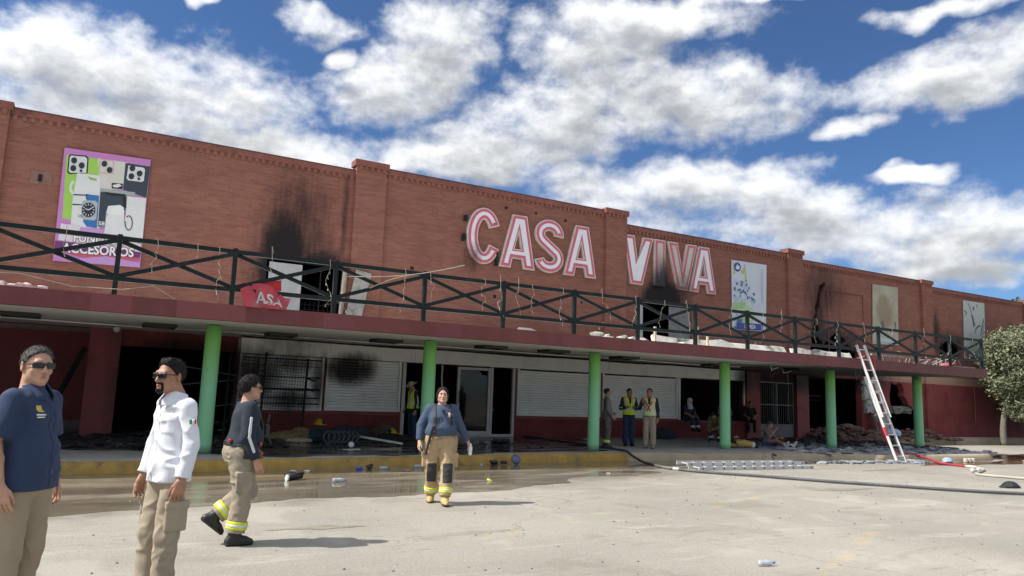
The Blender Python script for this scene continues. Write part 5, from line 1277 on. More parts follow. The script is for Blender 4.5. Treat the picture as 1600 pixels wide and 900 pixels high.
def vbx(q):
    tp = q['tp']
    c = q['wrl']+V3(.01, -.02, -.16)
    return [('harness_strap', (un([cap(tp(-.10, -.15, .40), tp(.04, -.165, .12), .016), cap(tp(.10, -.15, .40), tp(-.06, -.165, .12), .016)], .004), *bbx([tp(-.1, -.16, .4), tp(.1, -.16, .12)], .06), .01), mat('dark_red_strap', (.30, .05, .04), .8))]
person((14.82, 17.55, WZ), R(-48), 1.77, dict(elr=(-.10, -.06, -.25), wrr=(.10, -.16, .17), hy=-10, ell=(.06, .02, -.285), wrl=(.0, -.03, -.25)), dict(topm=C_BLACKN, trm=C_KHAKI2, bootm=mat('tan_boot', (.36, .26, .15), .8), skin=SK2, vest=(M_HIVISW, M_SILV, M_ORNG), stripe=M_SILV, h=.011, hnd=.008, hh=.008, hem=-.04, waist=.12, leg=(.105, .085, .082), handr=dict(curl=.9), extra=vbx),
       'man in pale vest with red straps and khaki trousers, hand raised to his face', 'bystanders under the canopy')
mb = MB(); chunk(mb, (0, 0, 0), (.10, .08, .10), 77)
solo(mb, 'cap', (15.02, 17.44, .86), mat('pale_grey_cap', (.45, .45, .42), .9), 'pale grey cap hanging from the hand of the man in the pale vest', 'cap')
person((20.8, 22.35, WZ), R(0), 1.72, SIT, dict(topm=C_JEAN, trm=C_JEAN, bootm=M_BOOT, skin=SK2, short=True, hair='hood', hoodm=mat('white_hood_cloth', (.62, .60, .58), .9), h=.012, hnd=.009, hh=.009, bands=(M_SILV, M_SILV), noface=True, cuff=.85),
       'person in white head cloth and dark blue clothes sitting on the window sill', 'resting people under the canopy')
person((22.78, 22.35, WZ), R(-30), 1.74, SIT, dict(topm=C_GREY, trm=C_DKGREY, bootm=M_BOOT, skin=SK2, short=True, h=.012, hnd=.009, hh=.009, noface=True, fat=.03),
       'person in grey shirt sitting on the sill, mostly hidden behind a green column', 'resting people under the canopy')
person((24.15, 22.25, WZ), R(-38), 1.68, dict(SIT, hy=10), dict(topm=C_BLK, trm=C_BLK, bootm=M_BOOT, skin=SK2, short=True, h=.012, hnd=.009, hh=.009),
       'person in black shirt sitting on the sill beside the burgundy pier and gate', 'resting people under the canopy')
person((18.3, 17.75, WZ), R(68), 1.70, FLOOR, dict(topm=mat('black_and_red_jersey', (.03, .008, .01), .85), trm=mat('yellow_turnout_cloth', (.50, .33, .09), .9, .25, 9), bootm=M_BOOT, skin=SK2, h=.012, hnd=.009, hh=.009, bands=(M_SILV, M_SILV), leg=(.11, .095, .09), cuff=.9),
       'person in dark jersey and yellow turnout trousers sitting on the pavement by a column', 'resting people under the canopy')
person((20.15, 17.85, WZ), R(16), 1.70, dict(FLOOR, lean=10, hp=15, elr=(-.06, -.2, -.18), wrr=(.1, -.12, .2), knl=(.2, -.42, .17), knr=(-.1, -.42, .26), anl=(.32, -.8, .09), anr=(-.18, -.78, .09)), dict(topm=C_GREY, trm=C_JEANB, bootm=mat('white_trainer', (.6, .58, .55), .7), solem=mat('pale_sole', (.5, .47, .42), .8), skin=SK2, short=True, h=.012, hnd=.009, hh=.009, hairm=M_HAIRG),
       'older man in grey shirt and blue jeans sitting on the pavement', 'resting people under the canopy')
person((20.05, 19.9, WZ), R(-75), 1.72, dict(SIT, pel=(0, 0, .48), hipl=(.09, 0, .46), hipr=(-.09, 0, .46), knl=(.2, -.36, .60), knr=(-.2, -.36, .60), anl=(.16, -.26, .09), anr=(-.16, -.26, .09), toel=(.1, -1, 0), toer=(-.1, -1, 0), lean=38, hp=20), dict(topm=mat('olive_turnout_coat', (.15, .145, .08), .9, .3, 9), trm=C_BLACKN, bootm=M_BOOT, skin=SK2, h=.012, hnd=.009, hh=.009, noface=True, bands=(M_SILV, M_SILV), fat=.05, topname='coat', sleeve=(.09, .08, .06), vest=None, stripe=M_SILV),
       'crouching firefighter in olive coat with silver bands left of a green column', 'resting people under the canopy')
# ================================================================ the sign, letter by letter
def inset(poly, d):
    n = len(poly); ar = sum(poly[i][0]*poly[(i+1) % n][1]-poly[(i+1) % n][0]*poly[i][1] for i in range(n))
    sg = 1 if ar > 0 else -1; out = []
    for i in range(n):
        p0, p, p1_ = Vector(poly[i-1]), Vector(poly[i]), Vector(poly[(i+1) % n])
        a, b = (p-p0).normalized(), (p1_-p).normalized()
        na, nb_ = Vector((-a.y, a.x))*sg, Vector((-b.y, b.x))*sg
        m_ = na+nb_; l2 = m_.length_squared
        q = p+(m_*(2*d/l2) if l2 > .15 else na*d); out.append((q.x, q.y))
    return out
def arc(cx, cz, a, b, t0, t1, n): return [(cx+a*math.cos(R(t0+(t1-t0)*k/n)), cz+b*math.sin(R(t0+(t1-t0)*k/n))) for k in range(n+1)]
def stroke(path, hw):
    L, Rr = [], []
    for i, p in enumerate(path):
        a, b = Vector(path[max(i-1, 0)]), Vector(path[min(i+1, len(path)-1)]); t_ = (b-a).normalized(); n = Vector((-t_.y, t_.x)); p = Vector(p)
        L.append(tuple(p+n*hw)); Rr.append(tuple(p-n*hw))
    return L+Rr[::-1]
M_LBACK = mat('cream_letter_side', (.62, .58, .50), .6, .12, 3, dirt=((.22, .17, .12), .5), soot=True, coords='w')
M_LRED = mat('pink_red_letter_outline', (.60, .12, .19), .5, .08, 3, soot=True, coords='w')
M_LFACE = mat('pale_blue_grey_letter_face', (.78, .79, .82), .35, .05, 2, dirt=((.50, .47, .38), .35), soot=True, coords='w')
M_LFACEB = mat('heat_browned_letter_face', (.56, .54, .46), .45, .1, 2, dirt=((.32, .25, .15), .8), soot=True, coords='w')
A_ = lambda x0: ([(x0, 6.03), (x0+.46, 6.03), (x0+.53, 6.37), (x0+.93, 6.37), (x0+1.0, 6.03), (x0+1.46, 6.03), (x0+1.08, 7.96), (x0+.5, 7.96)], [[(x0+.60, 6.72), (x0+.88, 6.72), (x0+.755, 7.30)]])
S_ = stroke(arc(14.15, 7.44, .41, .345, -8, 232, 26)+arc(14.15, 6.56, .42, .335, 60, -172, 26), .205)
C_ = stroke(arc(11.46, 7.02, .45, .79, 27, 334, 40), .205)
LET = [('C', C_, [], 'letter C of the brick wall sign, pale face with pink red outline', 0), ('A', *A_(12.09), 'first letter A of the wall sign, between the C and the S', 0), ('S', S_, [], 'letter S of the wall sign, pale face with pink red outline', 0),
       ('A', *A_(14.8), 'second letter A of the wall sign, right of the S', 0), ('V', [(17.53, 7.94), (18.08, 7.95), (18.28, 6.80), (18.52, 7.93), (19.03, 7.94), (18.5, 6.02), (17.92, 6.02)], [], 'first letter V of the second sign word, clean pale face', 0),
       ('I', [(19.1, 6.07), (19.66, 6.07), (19.66, 7.95), (19.1, 7.95)], [], 'letter I of the wall sign, its foot blackened by smoke', 1), ('V', [(19.79, 7.95), (20.31, 7.95), (20.57, 6.85), (20.82, 7.96), (21.36, 7.98), (20.83, 6.03), (20.3, 6.03)], [], 'second letter V of the wall sign, browned by heat right of the I', 1),
       ('A', *A_(20.97), 'last letter A of the wall sign, right of the browned V', 0)]
for nm, outl, holes, lab, burnt in LET:
    xs = [p[0] for p in outl]; cx = (min(xs)+max(xs))/2
    t = thing('sign_letter', (cx, 22.5, 6.0), lab, 'sign letter', 'letters of the store sign')
    for n_, d, y, m_ in (('backing', 0, (22.385, 22.49), M_LBACK), ('outline', .045, (22.373, 22.3845), M_LRED), ('face', .142, (22.363, 22.3725), M_LFACEB if burnt else M_LFACE)):
        hs = [inset(h, -d*(.9 if d < .1 else .62)) for h in holes]
        o = MB().sheet(inset(outl, d) if d else outl, hs, *y).build(n_, m_, t); fix_normals(o)
for k, (x, z, h) in enumerate(((11.98, 6.05, .5), (10.72, 7.45, .2), (10.68, 6.75, .25))):
    mb = MB(); rr = random.Random(k)
    for q in range(4): mb.bar((x-.06, 22.42, z+h*q/4), (x+.08, 22.40, z+h*q/4+.03), .05, .05)
    mb.box(x-.02, x+.04, 22.38, 22.44, z, z+h)
    solo(mb, 'sign_bracket', (x, 22.42, z), M_CHAR, ['black sign bracket between the C and the first A', 'black bracket at the upper left of the letter C', 'black bracket at the lower left of the letter C'][k], 'bracket', 'sign brackets')

# ================================================================ banners on the wall
def pm(name, col, **k): return mat('print_'+name, col, .5, .06, 2, coords='w', **k)
PC = {'lime': (.32, .58, .09), 'cream': (.60, .60, .54), 'dark': (.035, .05, .07), 'black': (.012, .014, .018), 'white': (.68, .69, .69), 'white2': (.74, .75, .74), 'pink': (.62, .36, .38), 'ring': (.66, .68, .66), 'green2': (.25, .45, .14), 'blue': (.03, .16, .42), 'silver': (.42, .47, .47), 'silver2': (.34, .37, .37),
      'pinkwhite': (.66, .60, .66), 'lilac': (.50, .28, .58), 'purple': (.16, .035, .14), 'redor': (.55, .10, .13), 'lens': (.02, .024, .035), 'dial': (.02, .028, .045)}
def poster(name, loc, quad, bgm, prints, label, cat='banner'):
    """quad: world (x,z) corners TL,TR,BR,BL; prints: list of (material, [(u,v)...]) laid down in order"""
    t = thing(name, loc, label, cat, 'banners on the brick wall')
    tl, tr_, br, bl = [Vector(q) for q in quad]
    W_ = lambda u, v: tl*(1-u)*v+tr_*u*v+br*u*(1-v)+bl*(1-u)*(1-v)
    yb = loc[1]
    o = MB().sheet([tuple(bl), tuple(br), tuple(tr_), tuple(tl)], (), yb, yb+.03).build('sheet', bgm, t); fix_normals(o)
    ms, mi, mb = [], [], MB()
    for k, (m_, shp) in enumerate(prints):
        n0 = len(mb.f); y = yb-.002-.0006*k
        if isinstance(shp, tuple):       # lettering: (verts, faces)
            mb.add([(W_(u, v).x, y, W_(u, v).y) for u, v in shp[0]], shp[1])
        else: mb.sheet([tuple(W_(u, v)) for u, v in shp], (), y)
        if m_ not in ms: ms.append(m_)
        mi += [ms.index(m_)]*(len(mb.f)-n0)
    p = mb.build('print', ms, t); p.data.polygons.foreach_set('material_index', mi)
    return t
def letters(body, u, v, size, ar, bold=0.0, slant=0.0):
    """ar: banner height / width; text centred on u, base line at v, size as a share of the height"""
    vs, fs = text2d(body, 1.0, bold)
    return ([(u+x*size*ar, v+y*size+x*size*ar*slant) for x, y in vs], fs)
B1 = [('lime', [(0.028,0.936),(0.379,0.942),(0.447,0.663),(0.301,0.633),(0.158,0.37),(0.057,0.374)]), ('cream', [(0.378,0.947),(0.729,0.945),(0.743,0.696),(0.446,0.666)]), ('dark', [(0.703,0.938),(0.999,0.936),(0.993,0.641),(0.705,0.692)]), ('black', [(0.073,0.948),(0.25,0.955),(0.278,0.934),(0.284,0.8),(0.081,0.768),(0.055,0.787),(0.054,0.929)]), ('white', [(0.081,0.937),(0.239,0.943),(0.262,0.926),(0.267,0.801),(0.09,0.782),(0.07,0.796),(0.068,0.92)]), ('pink', [(0.404,0.948),(0.551,0.946),(0.575,0.928),(0.576,0.824),(0.427,0.812),(0.404,0.83)]), ('cream', [(0.414,0.938),(0.546,0.937),(0.562,0.922),(0.563,0.832),(0.432,0.823),(0.415,0.834)]), ('white', [(0.741,0.918),(0.914,0.917),(0.942,0.904),(0.941,0.796),(0.917,0.782),(0.754,0.782),(0.733,0.8)]), ('ring', [(0.126,0.722),(0.1,0.678),(0.1,0.625),(0.138,0.586),(0.156,0.604),(0.128,0.635),(0.126,0.675),(0.15,0.704)]), ('white', [(0.167,0.788),(0.43,0.792),(0.481,0.298),(0.157,0.297),(0.147,0.573)]), ('green2', [(0.283,0.77),(0.394,0.76),(0.392,0.739),(0.32,0.742)]), ('black', [(0.57,0.739),(0.698,0.744),(0.701,0.694),(0.573,0.688)]), ('white', [(0.581,0.72),(0.615,0.729),(0.649,0.739),(0.69,0.725),(0.661,0.712),(0.636,0.701),(0.587,0.704)]), ('black', [(0.15,0.597),(0.297,0.606),(0.298,0.595),(0.151,0.586)]), ('black', [(0.152,0.51),(0.255,0.515),(0.257,0.506),(0.153,0.499)]), ('black', [(0.291,0.612),(0.321,0.612),(0.319,0.567),(0.293,0.567)]), ('blue', [(0.304,0.609),(0.44,0.61),(0.452,0.316),(0.335,0.323),(0.288,0.362)]), ('silver', [(0.27,0.552),(0.404,0.56),(0.432,0.541),(0.434,0.402),(0.412,0.383),(0.285,0.382),(0.263,0.4),(0.256,0.536)]), ('silver2', [(0.445,0.677),(0.853,0.68),(0.849,0.644),(0.768,0.643),(0.77,0.489),(0.538,0.453),(0.541,0.33),(0.457,0.33)]), ('dark', [(0.449,0.643),(0.486,0.651),(0.75,0.648),(0.76,0.502),(0.536,0.467),(0.54,0.337),(0.463,0.334)]), ('black', [(0.504,0.649),(0.74,0.651),(0.735,0.625),(0.516,0.623)]), ('white', [(0.765,0.635),(0.99,0.638),(0.998,0.216),(0.746,0.265),(0.77,0.489)]), ('white2', [(0.554,0.526),(0.691,0.548),(0.738,0.528),(0.747,0.459),(0.583,0.437),(0.541,0.467)]), ('white', [(0.544,0.447),(0.753,0.46),(0.763,0.274),(0.54,0.278)]), ('black', [(0.714,0.623),(0.755,0.63),(0.766,0.524),(0.73,0.527)]), ('pinkwhite', [(0.047,0.329),(0.445,0.315),(0.539,0.248),(0.985,0.215),(0.991,0.138),(0.035,0.181)]), ('lilac', [(0.269,0.313),(0.539,0.316),(0.539,0.248),(0.251,0.265)]), ('purple', [(0.008,0.172),(0.995,0.139),(0.983,0.089),(0.001,0.081)]), ('redor', [(0.104,0.088),(0.324,0.091),(0.984,0.082),(0.992,0.062),(0.498,0.043),(0.23,0.058)]), ('lilac', [(0.25,0.033),(0.596,0.076),(0.995,0.041),(1.0,0.0),(0.336,0.002)]), ('lens', [(0.152,0.9),(0.149,0.885),(0.139,0.873),(0.123,0.867),(0.106,0.869),(0.093,0.878),(0.087,0.891),(0.089,0.906),(0.1,0.918),(0.115,0.923),(0.132,0.922),(0.146,0.913)]), ('lens', [(0.242,0.864),(0.239,0.849),(0.229,0.837),(0.213,0.831),(0.196,0.833),(0.182,0.842),(0.176,0.855),(0.179,0.87),(0.189,0.882),(0.205,0.888),(0.222,0.886),(0.235,0.877)]), ('lens', [(0.151,0.829),(0.149,0.814),(0.138,0.803),(0.123,0.797),(0.106,0.799),(0.093,0.807),(0.087,0.821),(0.089,0.835),(0.099,0.847),(0.115,0.853),(0.132,0.851),(0.145,0.842)]), ('lens', [(0.222,0.813),(0.221,0.807),(0.216,0.801),(0.209,0.799),(0.201,0.8),(0.195,0.804),(0.192,0.81),(0.193,0.816),(0.198,0.821),(0.205,0.824),(0.213,0.823),(0.219,0.819)]), ('lens', [(0.494,0.907),(0.491,0.892),(0.481,0.881),(0.465,0.875),(0.448,0.877),(0.435,0.885),(0.429,0.898),(0.432,0.913),(0.442,0.924),(0.458,0.93),(0.474,0.928),(0.488,0.92)]), ('lens', [(0.561,0.857),(0.559,0.842),(0.548,0.831),(0.532,0.825),(0.516,0.827),(0.502,0.835),(0.496,0.849),(0.499,0.863),(0.509,0.874),(0.525,0.88),(0.542,0.878),(0.555,0.87)]), ('lens', [(0.825,0.9),(0.822,0.886),(0.811,0.874),(0.795,0.868),(0.777,0.87),(0.764,0.879),(0.757,0.892),(0.76,0.907),(0.771,0.918),(0.788,0.924),(0.805,0.923),(0.819,0.914)]), ('lens', [(0.916,0.86),(0.913,0.846),(0.902,0.834),(0.885,0.828),(0.868,0.83),(0.854,0.839),(0.848,0.852),(0.85,0.867),(0.862,0.878),(0.878,0.884),(0.896,0.883),(0.91,0.874)]), ('lens', [(0.822,0.825),(0.819,0.81),(0.808,0.799),(0.792,0.793),(0.774,0.795),(0.761,0.804),(0.755,0.817),(0.757,0.831),(0.768,0.843),(0.785,0.849),(0.802,0.847),(0.816,0.838)]), ('lens', [(0.895,0.808),(0.894,0.801),(0.889,0.796),(0.881,0.793),(0.872,0.794),(0.866,0.798),(0.863,0.804),(0.864,0.811),(0.869,0.817),(0.877,0.819),(0.886,0.819),(0.892,0.814)]), ('dial', [(0.413,0.478),(0.413,0.461),(0.407,0.444),(0.397,0.43),(0.382,0.418),(0.365,0.41),(0.345,0.406),(0.325,0.406),(0.306,0.411),(0.289,0.42),(0.275,0.432),(0.266,0.446),(0.261,0.463),(0.261,0.48),(0.267,0.496),(0.277,0.51),(0.291,0.522),(0.309,0.531),(0.328,0.535),(0.348,0.535),(0.367,0.53),(0.385,0.521),(0.399,0.509),(0.408,0.494)]), ('white', [(0.387,0.472),(0.386,0.479),(0.404,0.48),(0.405,0.474)]), ('white', [(0.381,0.451),(0.384,0.458),(0.401,0.452),(0.398,0.446)]), ('white', [(0.363,0.436),(0.37,0.44),(0.38,0.428),(0.374,0.424)]), ('white', [(0.338,0.43),(0.346,0.431),(0.348,0.416),(0.34,0.415)]), ('white', [(0.313,0.435),(0.32,0.432),(0.313,0.418),(0.305,0.421)]), ('white', [(0.294,0.449),(0.299,0.443),(0.284,0.435),(0.279,0.44)]), ('white', [(0.287,0.469),(0.287,0.462),(0.269,0.46),(0.268,0.467)]), ('white', [(0.293,0.489),(0.289,0.483),(0.273,0.489),(0.276,0.495)]), ('white', [(0.31,0.505),(0.304,0.5),(0.293,0.512),(0.3,0.516)]), ('white', [(0.335,0.511),(0.327,0.51),(0.325,0.525),(0.333,0.526)]), ('white', [(0.361,0.506),(0.353,0.509),(0.36,0.523),(0.368,0.52)]), ('white', [(0.38,0.492),(0.375,0.497),(0.39,0.506),(0.395,0.501)]), ('white', [(0.339,0.467),(0.334,0.474),(0.384,0.501),(0.388,0.496)]), ('white', [(0.338,0.474),(0.335,0.466),(0.294,0.476),(0.296,0.481)]), ('black', [(0.778,0.445),(0.792,0.457),(0.81,0.46),(0.828,0.454),(0.844,0.44),(0.855,0.418),(0.861,0.393),(0.86,0.368),(0.853,0.346),(0.84,0.33),(0.824,0.323),(0.806,0.325),(0.789,0.337),(0.775,0.356),(0.767,0.379),(0.765,0.405),(0.775,0.404),(0.777,0.381),(0.784,0.36),(0.795,0.344),(0.808,0.333),(0.822,0.331),(0.835,0.337),(0.845,0.351),(0.85,0.37),(0.851,0.392),(0.846,0.415),(0.836,0.433),(0.824,0.447),(0.81,0.452),(0.796,0.449),(0.785,0.438)])]
ar = 3.06/2.06
pr1 = [(pm(n, PC[n]), p) for n, p in B1]
wt, dk = pm('white2', PC['white2']), pm('purple', PC['purple'])
for body, u, v, sz in (('FUNDAS Y', .50, .185, .105), ('ACCESORIOS', .50, .085, .112)):
    pr1.append((dk, letters(body, u, v, sz, ar*.82, .075, .012))); pr1.append((wt, letters(body, u, v, sz, ar*.82, .030, .012)))
pr1.append((wt, letters('S8', .50, .345, .05, ar, .02))); pr1.append((pm('black', PC['black']), letters('US', .25, .40, .03, ar, .0)))
poster('banner', (-.08, 22.44, 4.63), [(-1.14, 7.68), (.93, 7.74), (.95, 4.68), (-1.09, 4.63)], pm('magenta', (.52, .21, .50)), pr1, 'pink banner printed with phone cases, earphones and a smart watch')
rr = random.Random(21); circ = lambda cx, cy, r_, a_=1.45, n=16: [(cx+r_*math.cos(2*math.pi*k/n), cy+r_/a_*math.sin(2*math.pi*k/n)) for k in range(n)]
b2 = [(pm('leaf_yellow', (.50, .52, .16)), [(.02, .99), (.05, .99), (.10, .80), (.04, .80)]), (pm('leaf_yellow', (.50, .52, .16)), [(.34, .97), (.37, .97), (.43, .74), (.37, .70)]), (pm('leaf_green', (.30, .42, .12)), [(.36, .92), (.38, .93), (.33, .82), (.25, .84)]), (pm('leaf_yellow', (.50, .52, .16)), [(.36, .90), (.30, .80), (.28, .86)]),
      (pm('deep_blue', (.03, .07, .30)), circ(.155, .908, .10)), (wt, [(.10, .89), (.14, .93), (.155, .96), (.17, .93), (.22, .92), (.21, .88), (.16, .87)]),
      (pm('soft_green', (.36, .56, .22)), [(.02, .385), (.40, .41), (.38, .31), (.02, .29)]), (pm('pale_green', (.48, .62, .36)), circ(.45, .22, .2)), (pm('soft_green', (.36, .56, .22)), circ(.35, .2, .1)), (pm('shade_blue', (.45, .53, .60)), [(.84, .93), (.88, .93), (.90, .45), (.86, .42), (.84, .6)])]
for k in range(46):
    v = rr.uniform(.40, .74); u = rr.uniform(.04, .42+(.74-v)*1.05); a_ = rr.uniform(-.5, .5); s_ = rr.uniform(.014, .03)
    q = [(-s_, -s_*1.1), (s_*.7, -s_*1.3), (s_, s_), (-s_*.4, s_*1.5)]
    b2.append((pm('bottle_blue', (.03, .17, .33)) if k % 3 else pm('pale_cyan', (.45, .62, .68)), [(u+x*math.cos(a_)-y*math.sin(a_), v+(x*math.sin(a_)+y*math.cos(a_))*.7) for x, y in q]))
for k in range(18):
    u, v = rr.uniform(.03, .3), rr.uniform(.02, .22); s_ = rr.uniform(.015, .035); b2.append((pm('bottle_blue', (.03, .17, .33)), [(u-s_, v-s_*.5), (u+s_, v-s_*.7), (u+s_*.7, v+s_*.7), (u-s_*.6, v+s_*.5)]))
b2 += [(pm('deep_blue', (.03, .07, .30)), [(.11, .10), (.88, .105), (.87, .015), (.10, .005)]), (wt, letters('LIMPIEZA', .49, .033, .072, 3.0/2.1*.78, .03, .004))]
poster('banner', (24.4, 22.44, 4.64), [(23.4, 7.63), (25.53, 7.66), (25.43, 4.70), (23.41, 4.64)], pm('ice_white', (.60, .64, .70)), b2, 'white and blue cleaning products banner with a navy label at its foot')
BM, t_, b_ = new_mat('scorched_banner'); P_ = pos(t_); x_, y_, z_ = t_.sep(P_)
n_ = t_.noise(t_.comb(x_, 0, t_.m('MULTIPLY', z_, .7)), 1.6, 6, .6)
c_ = t_.mix(t_.ramp(n_, .35, .65), (.44, .42, .32), (.36, .33, .24)); d_ = t_.v('MULTIPLY', t_.comb(t_.m('SUBTRACT', x_, 33.85), 0, t_.m('SUBTRACT', z_, 6.35)), (1/.75, 0, 1/.95))
c_ = t_.mix(t_.ramp(t_.m('ADD', t_.m('SUBTRACT', 1.0, t_.v('DOT_PRODUCT', d_, d_)), t_.m('SUBTRACT', n_, .5)), -.1, .8, 0, .6), c_, (.24, .13, .075))
t_.put(b_.inputs['Base Color'], c_); b_.inputs['Roughness'].default_value = .7
b3 = [(pm('char_mark', (.13, .12, .10)), jag([(.30, .38), (.44, .40), (.46, .30), (.38, .26), (.32, .28)], .018, .04, 3)), (pm('char_mark', (.13, .12, .10)), jag([(.84, .40), (.90, .38), (.92, .28), (.86, .27)], .015, .04, 5)), (pm('faded_line', (.30, .29, .23)), [(.80, .90), (.81, .90), (.81, .62), (.80, .62)]),
      (pm('pale_sky_blue', (.42, .54, .60)), [(.30, .105), (.95, .10), (.97, .035), (.28, .04)])]
poster('banner', (33.9, 22.44, 4.65), [(32.96, 7.59), (34.96, 7.62), (34.83, 4.70), (32.8, 4.65)], BM, b3, 'heat bleached beige banner with brown scorch stains right of the wall crack')
def ribbon(pts, w_):
    L, Rr = [], []
    for i, p in enumerate(pts):
        a, b = Vector(pts[max(i-1, 0)]), Vector(pts[min(i+1, len(pts)-1)]); t_ = (b-a).normalized(); n = Vector((-t_.y, t_.x)); p = Vector(p); ww = w_*(.35+.65*math.sin(math.pi*(i+.5)/len(pts))); L.append(tuple(p+n*ww)); Rr.append(tuple(p-n*ww))
    return L+Rr[::-1]
dkp, mdp = pm('dark_grey_green', (.07, .085, .085)), pm('mid_grey', (.26, .28, .27))
b4 = [(pm('pale_olive', (.42, .44, .32)), [(.25, .35), (.42, .42), (.55, .30), (.5, .12), (.3, .14)]), (mdp, [(.5, .12), (.7, .2), (.62, .02), (.45, .04)]), (dkp, ribbon([(.22, .97), (.32, .86), (.42, .74)], .014)), (dkp, ribbon([(.37, .77), (.44, .68), (.47, .58), (.52, .62)], .045)), (pm('dull_red', (.28, .10, .10)), circ(.47, .88, .05)), (mdp, circ(.64, .93, .045)), (dkp, ribbon([(.04, .82), (.14, .79), (.08, .74)], .02)),
      (dkp, ribbon([(.50, .44), (.56, .53), (.68, .58), (.78, .585)], .018)), (dkp, ribbon([(.95, .72), (.86, .58), (.78, .42)], .022)), (mdp, ribbon([(.99, .66), (.90, .52), (.84, .34)], .014)), (dkp, ribbon([(.72, .16), (.85, .12), (.99, .18)], .035)), (mdp, ribbon([(.30, .45), (.36, .3), (.33, .16)], .012)), (pm('dull_red', (.28, .10, .10)), [(.02, .2), (.08, .22), (.2, .12), (.2, .03), (.04, .04)]), (mdp, ribbon([(.62, .35), (.7, .22), (.7, .1)], .02)), (dkp, ribbon([(.1, .01), (.5, .03), (.9, .02)], .02))]
poster('banner', (41.7, 22.44, 4.5), [(40.73, 7.52), (42.77, 7.54), (42.62, 4.40), (40.57, 4.35)], pm('grey_white', (.46, .48, .45)), b4, 'grey white banner with dark cutlery like strokes, nearest the tree')
# the red cloth sign hanging crumpled on the railing
def clothpt(u, v):
    x = 2.45+1.0*u-.18*(1-v)*(u-.6); z = 3.12+.44*v*(.55+.45*math.sin(math.pi*min(1, u*1.15)))-.10*(1-u)*(1-v)+.10*(1-u)
    y = 15.275-.030*math.sin(u*11+v*2)-.018*math.sin(u*23+v*7)+.03*v; return (x, y, z)
t = thing('cloth_sign', (2.9, 15.28, 3.12), 'crumpled red cloth sign with white letters hanging on the railing', 'cloth sign')
nu, nv = 34, 14
mb = MB(); mb.add([clothpt(i/nu, j/nv) for j in range(nv+1) for i in range(nu+1)], [(j*(nu+1)+i, j*(nu+1)+i+1, (j+1)*(nu+1)+i+1, (j+1)*(nu+1)+i) for j in range(nv) for i in range(nu)])
mb.build('cloth', mat('red_banner_cloth', (.50, .055, .075), .6, .2, 3, dirt=((.35, .16, .17), .7), coords='w'), t, True)
vs, fs = text2d('ASA', 1.0, .03)
mb = MB(); mb.add([(lambda q: (q[0], q[1]-.008, q[2]))(clothpt(.58+x*.33, .20+y*.62)) for x, y in vs], fs); mb.build('lettering', mat('print_white_cloth', (.62, .60, .60), .7), t)
mb = MB(); mb.add([(2.62, 15.42, 3.56), (3.28, 15.44, 3.52), (3.26, 15.41, 3.74), (3.05, 15.43, 3.70), (2.8, 15.42, 3.62), (2.3, 15.42, 3.53), (2.9, 15.40, 3.42), (2.62, 15.41, 3.45)], [(0, 1, 2, 3, 4), (5, 7, 6, 1, 0)]); mb.build('flap', mat('bright_red_cloth', (.65, .03, .035), .6, .15, 4), t)
# ================================================================ ladders
def ladder_parts(t, a0, b0, a1, b1, n, m, rw=.03, rd=.075, r0=.08):
    """rails a0-b0 and a1-b1, n rungs"""
    a0, b0, a1, b1 = map(Vector, (a0, b0, a1, b1)); ax_ = (a1-a0).normalized()
    for p, q in ((a0, b0), (a1, b1)):
        d = (q-p).normalized(); MB().bar(p, q, rw, rd, d.cross(ax_)).build('rail', m, t)
    first = None
    for k in range(n):
        f = r0+(1-2*r0)*k/max(1, n-1); p, q = a0+(b0-a0)*f, a1+(b1-a1)*f; i_ = ax_*.016
        if first is None: first = MB().tube([p+i_, q-i_], .017, 8).build('rung', m, t); fp = p
        else: copy_at(first, tuple(p-fp), t)
LD = thing('ladder', (21.9, 14.15, GZ), 'aluminium extension ladder leaning against the canopy edge near its right end', 'ladder')
ladder_parts(LD, (21.62, 14.12, GZ), (21.49, 15.02, 2.55), (22.08, 14.15, GZ), (21.93, 15.05, 2.55), 8, M_ALUL, r0=.07)
ladder_parts(LD, (21.55, 14.50, 1.30), (21.43, 15.24, 3.56), (21.98, 14.53, 1.30), (21.85, 15.26, 3.58), 7, M_ALUL, rw=.026, r0=.06)
a, b = Vector((21.62, 14.12, GZ)), Vector((21.49, 15.02, 2.55))
MB().bar(a+(b-a)*.30, a+(b-a)*.40, .034, .080, (b-a).cross(Vector((1, 0, 0)))).build('red_sticker', M_RED, LD)
for k, (x0, x1, z, y, lab) in enumerate(((12.85, 16.6, -.008, 13.42, 'aluminium ladder section lying on the asphalt, lower of two stacked by the kerb'), (12.55, 16.35, .092, 13.50, 'aluminium ladder section lying on top of another beside the kerb'))):
    t = thing('ladder', ((x0+x1)/2, y, z), lab, 'ladder', 'ladder sections on the ground')
    ladder_parts(t, (x0, y, z), (x1, y-.25, z), (x0+.06, y+.42, z), (x1+.06, y+.17, z), 12, mat('dull_ladder_aluminium', (.50, .50, .50), .6, .15, 5), rd=.082, r0=.04)
    fm = None
    for q in range(12):
        x = x0+.12+(x1-x0-.2)*q/11; yy = y-.25*(x-x0)/(x1-x0)
        if fm is None: fm = MB().tube([(x, yy-.017, z), (x, yy-.024, z)], .02, 8).build('rung_end', M_BLACK, t); f0 = (x, yy)
        else: copy_at(fm, (x-f0[0], yy-f0[1], 0), t)

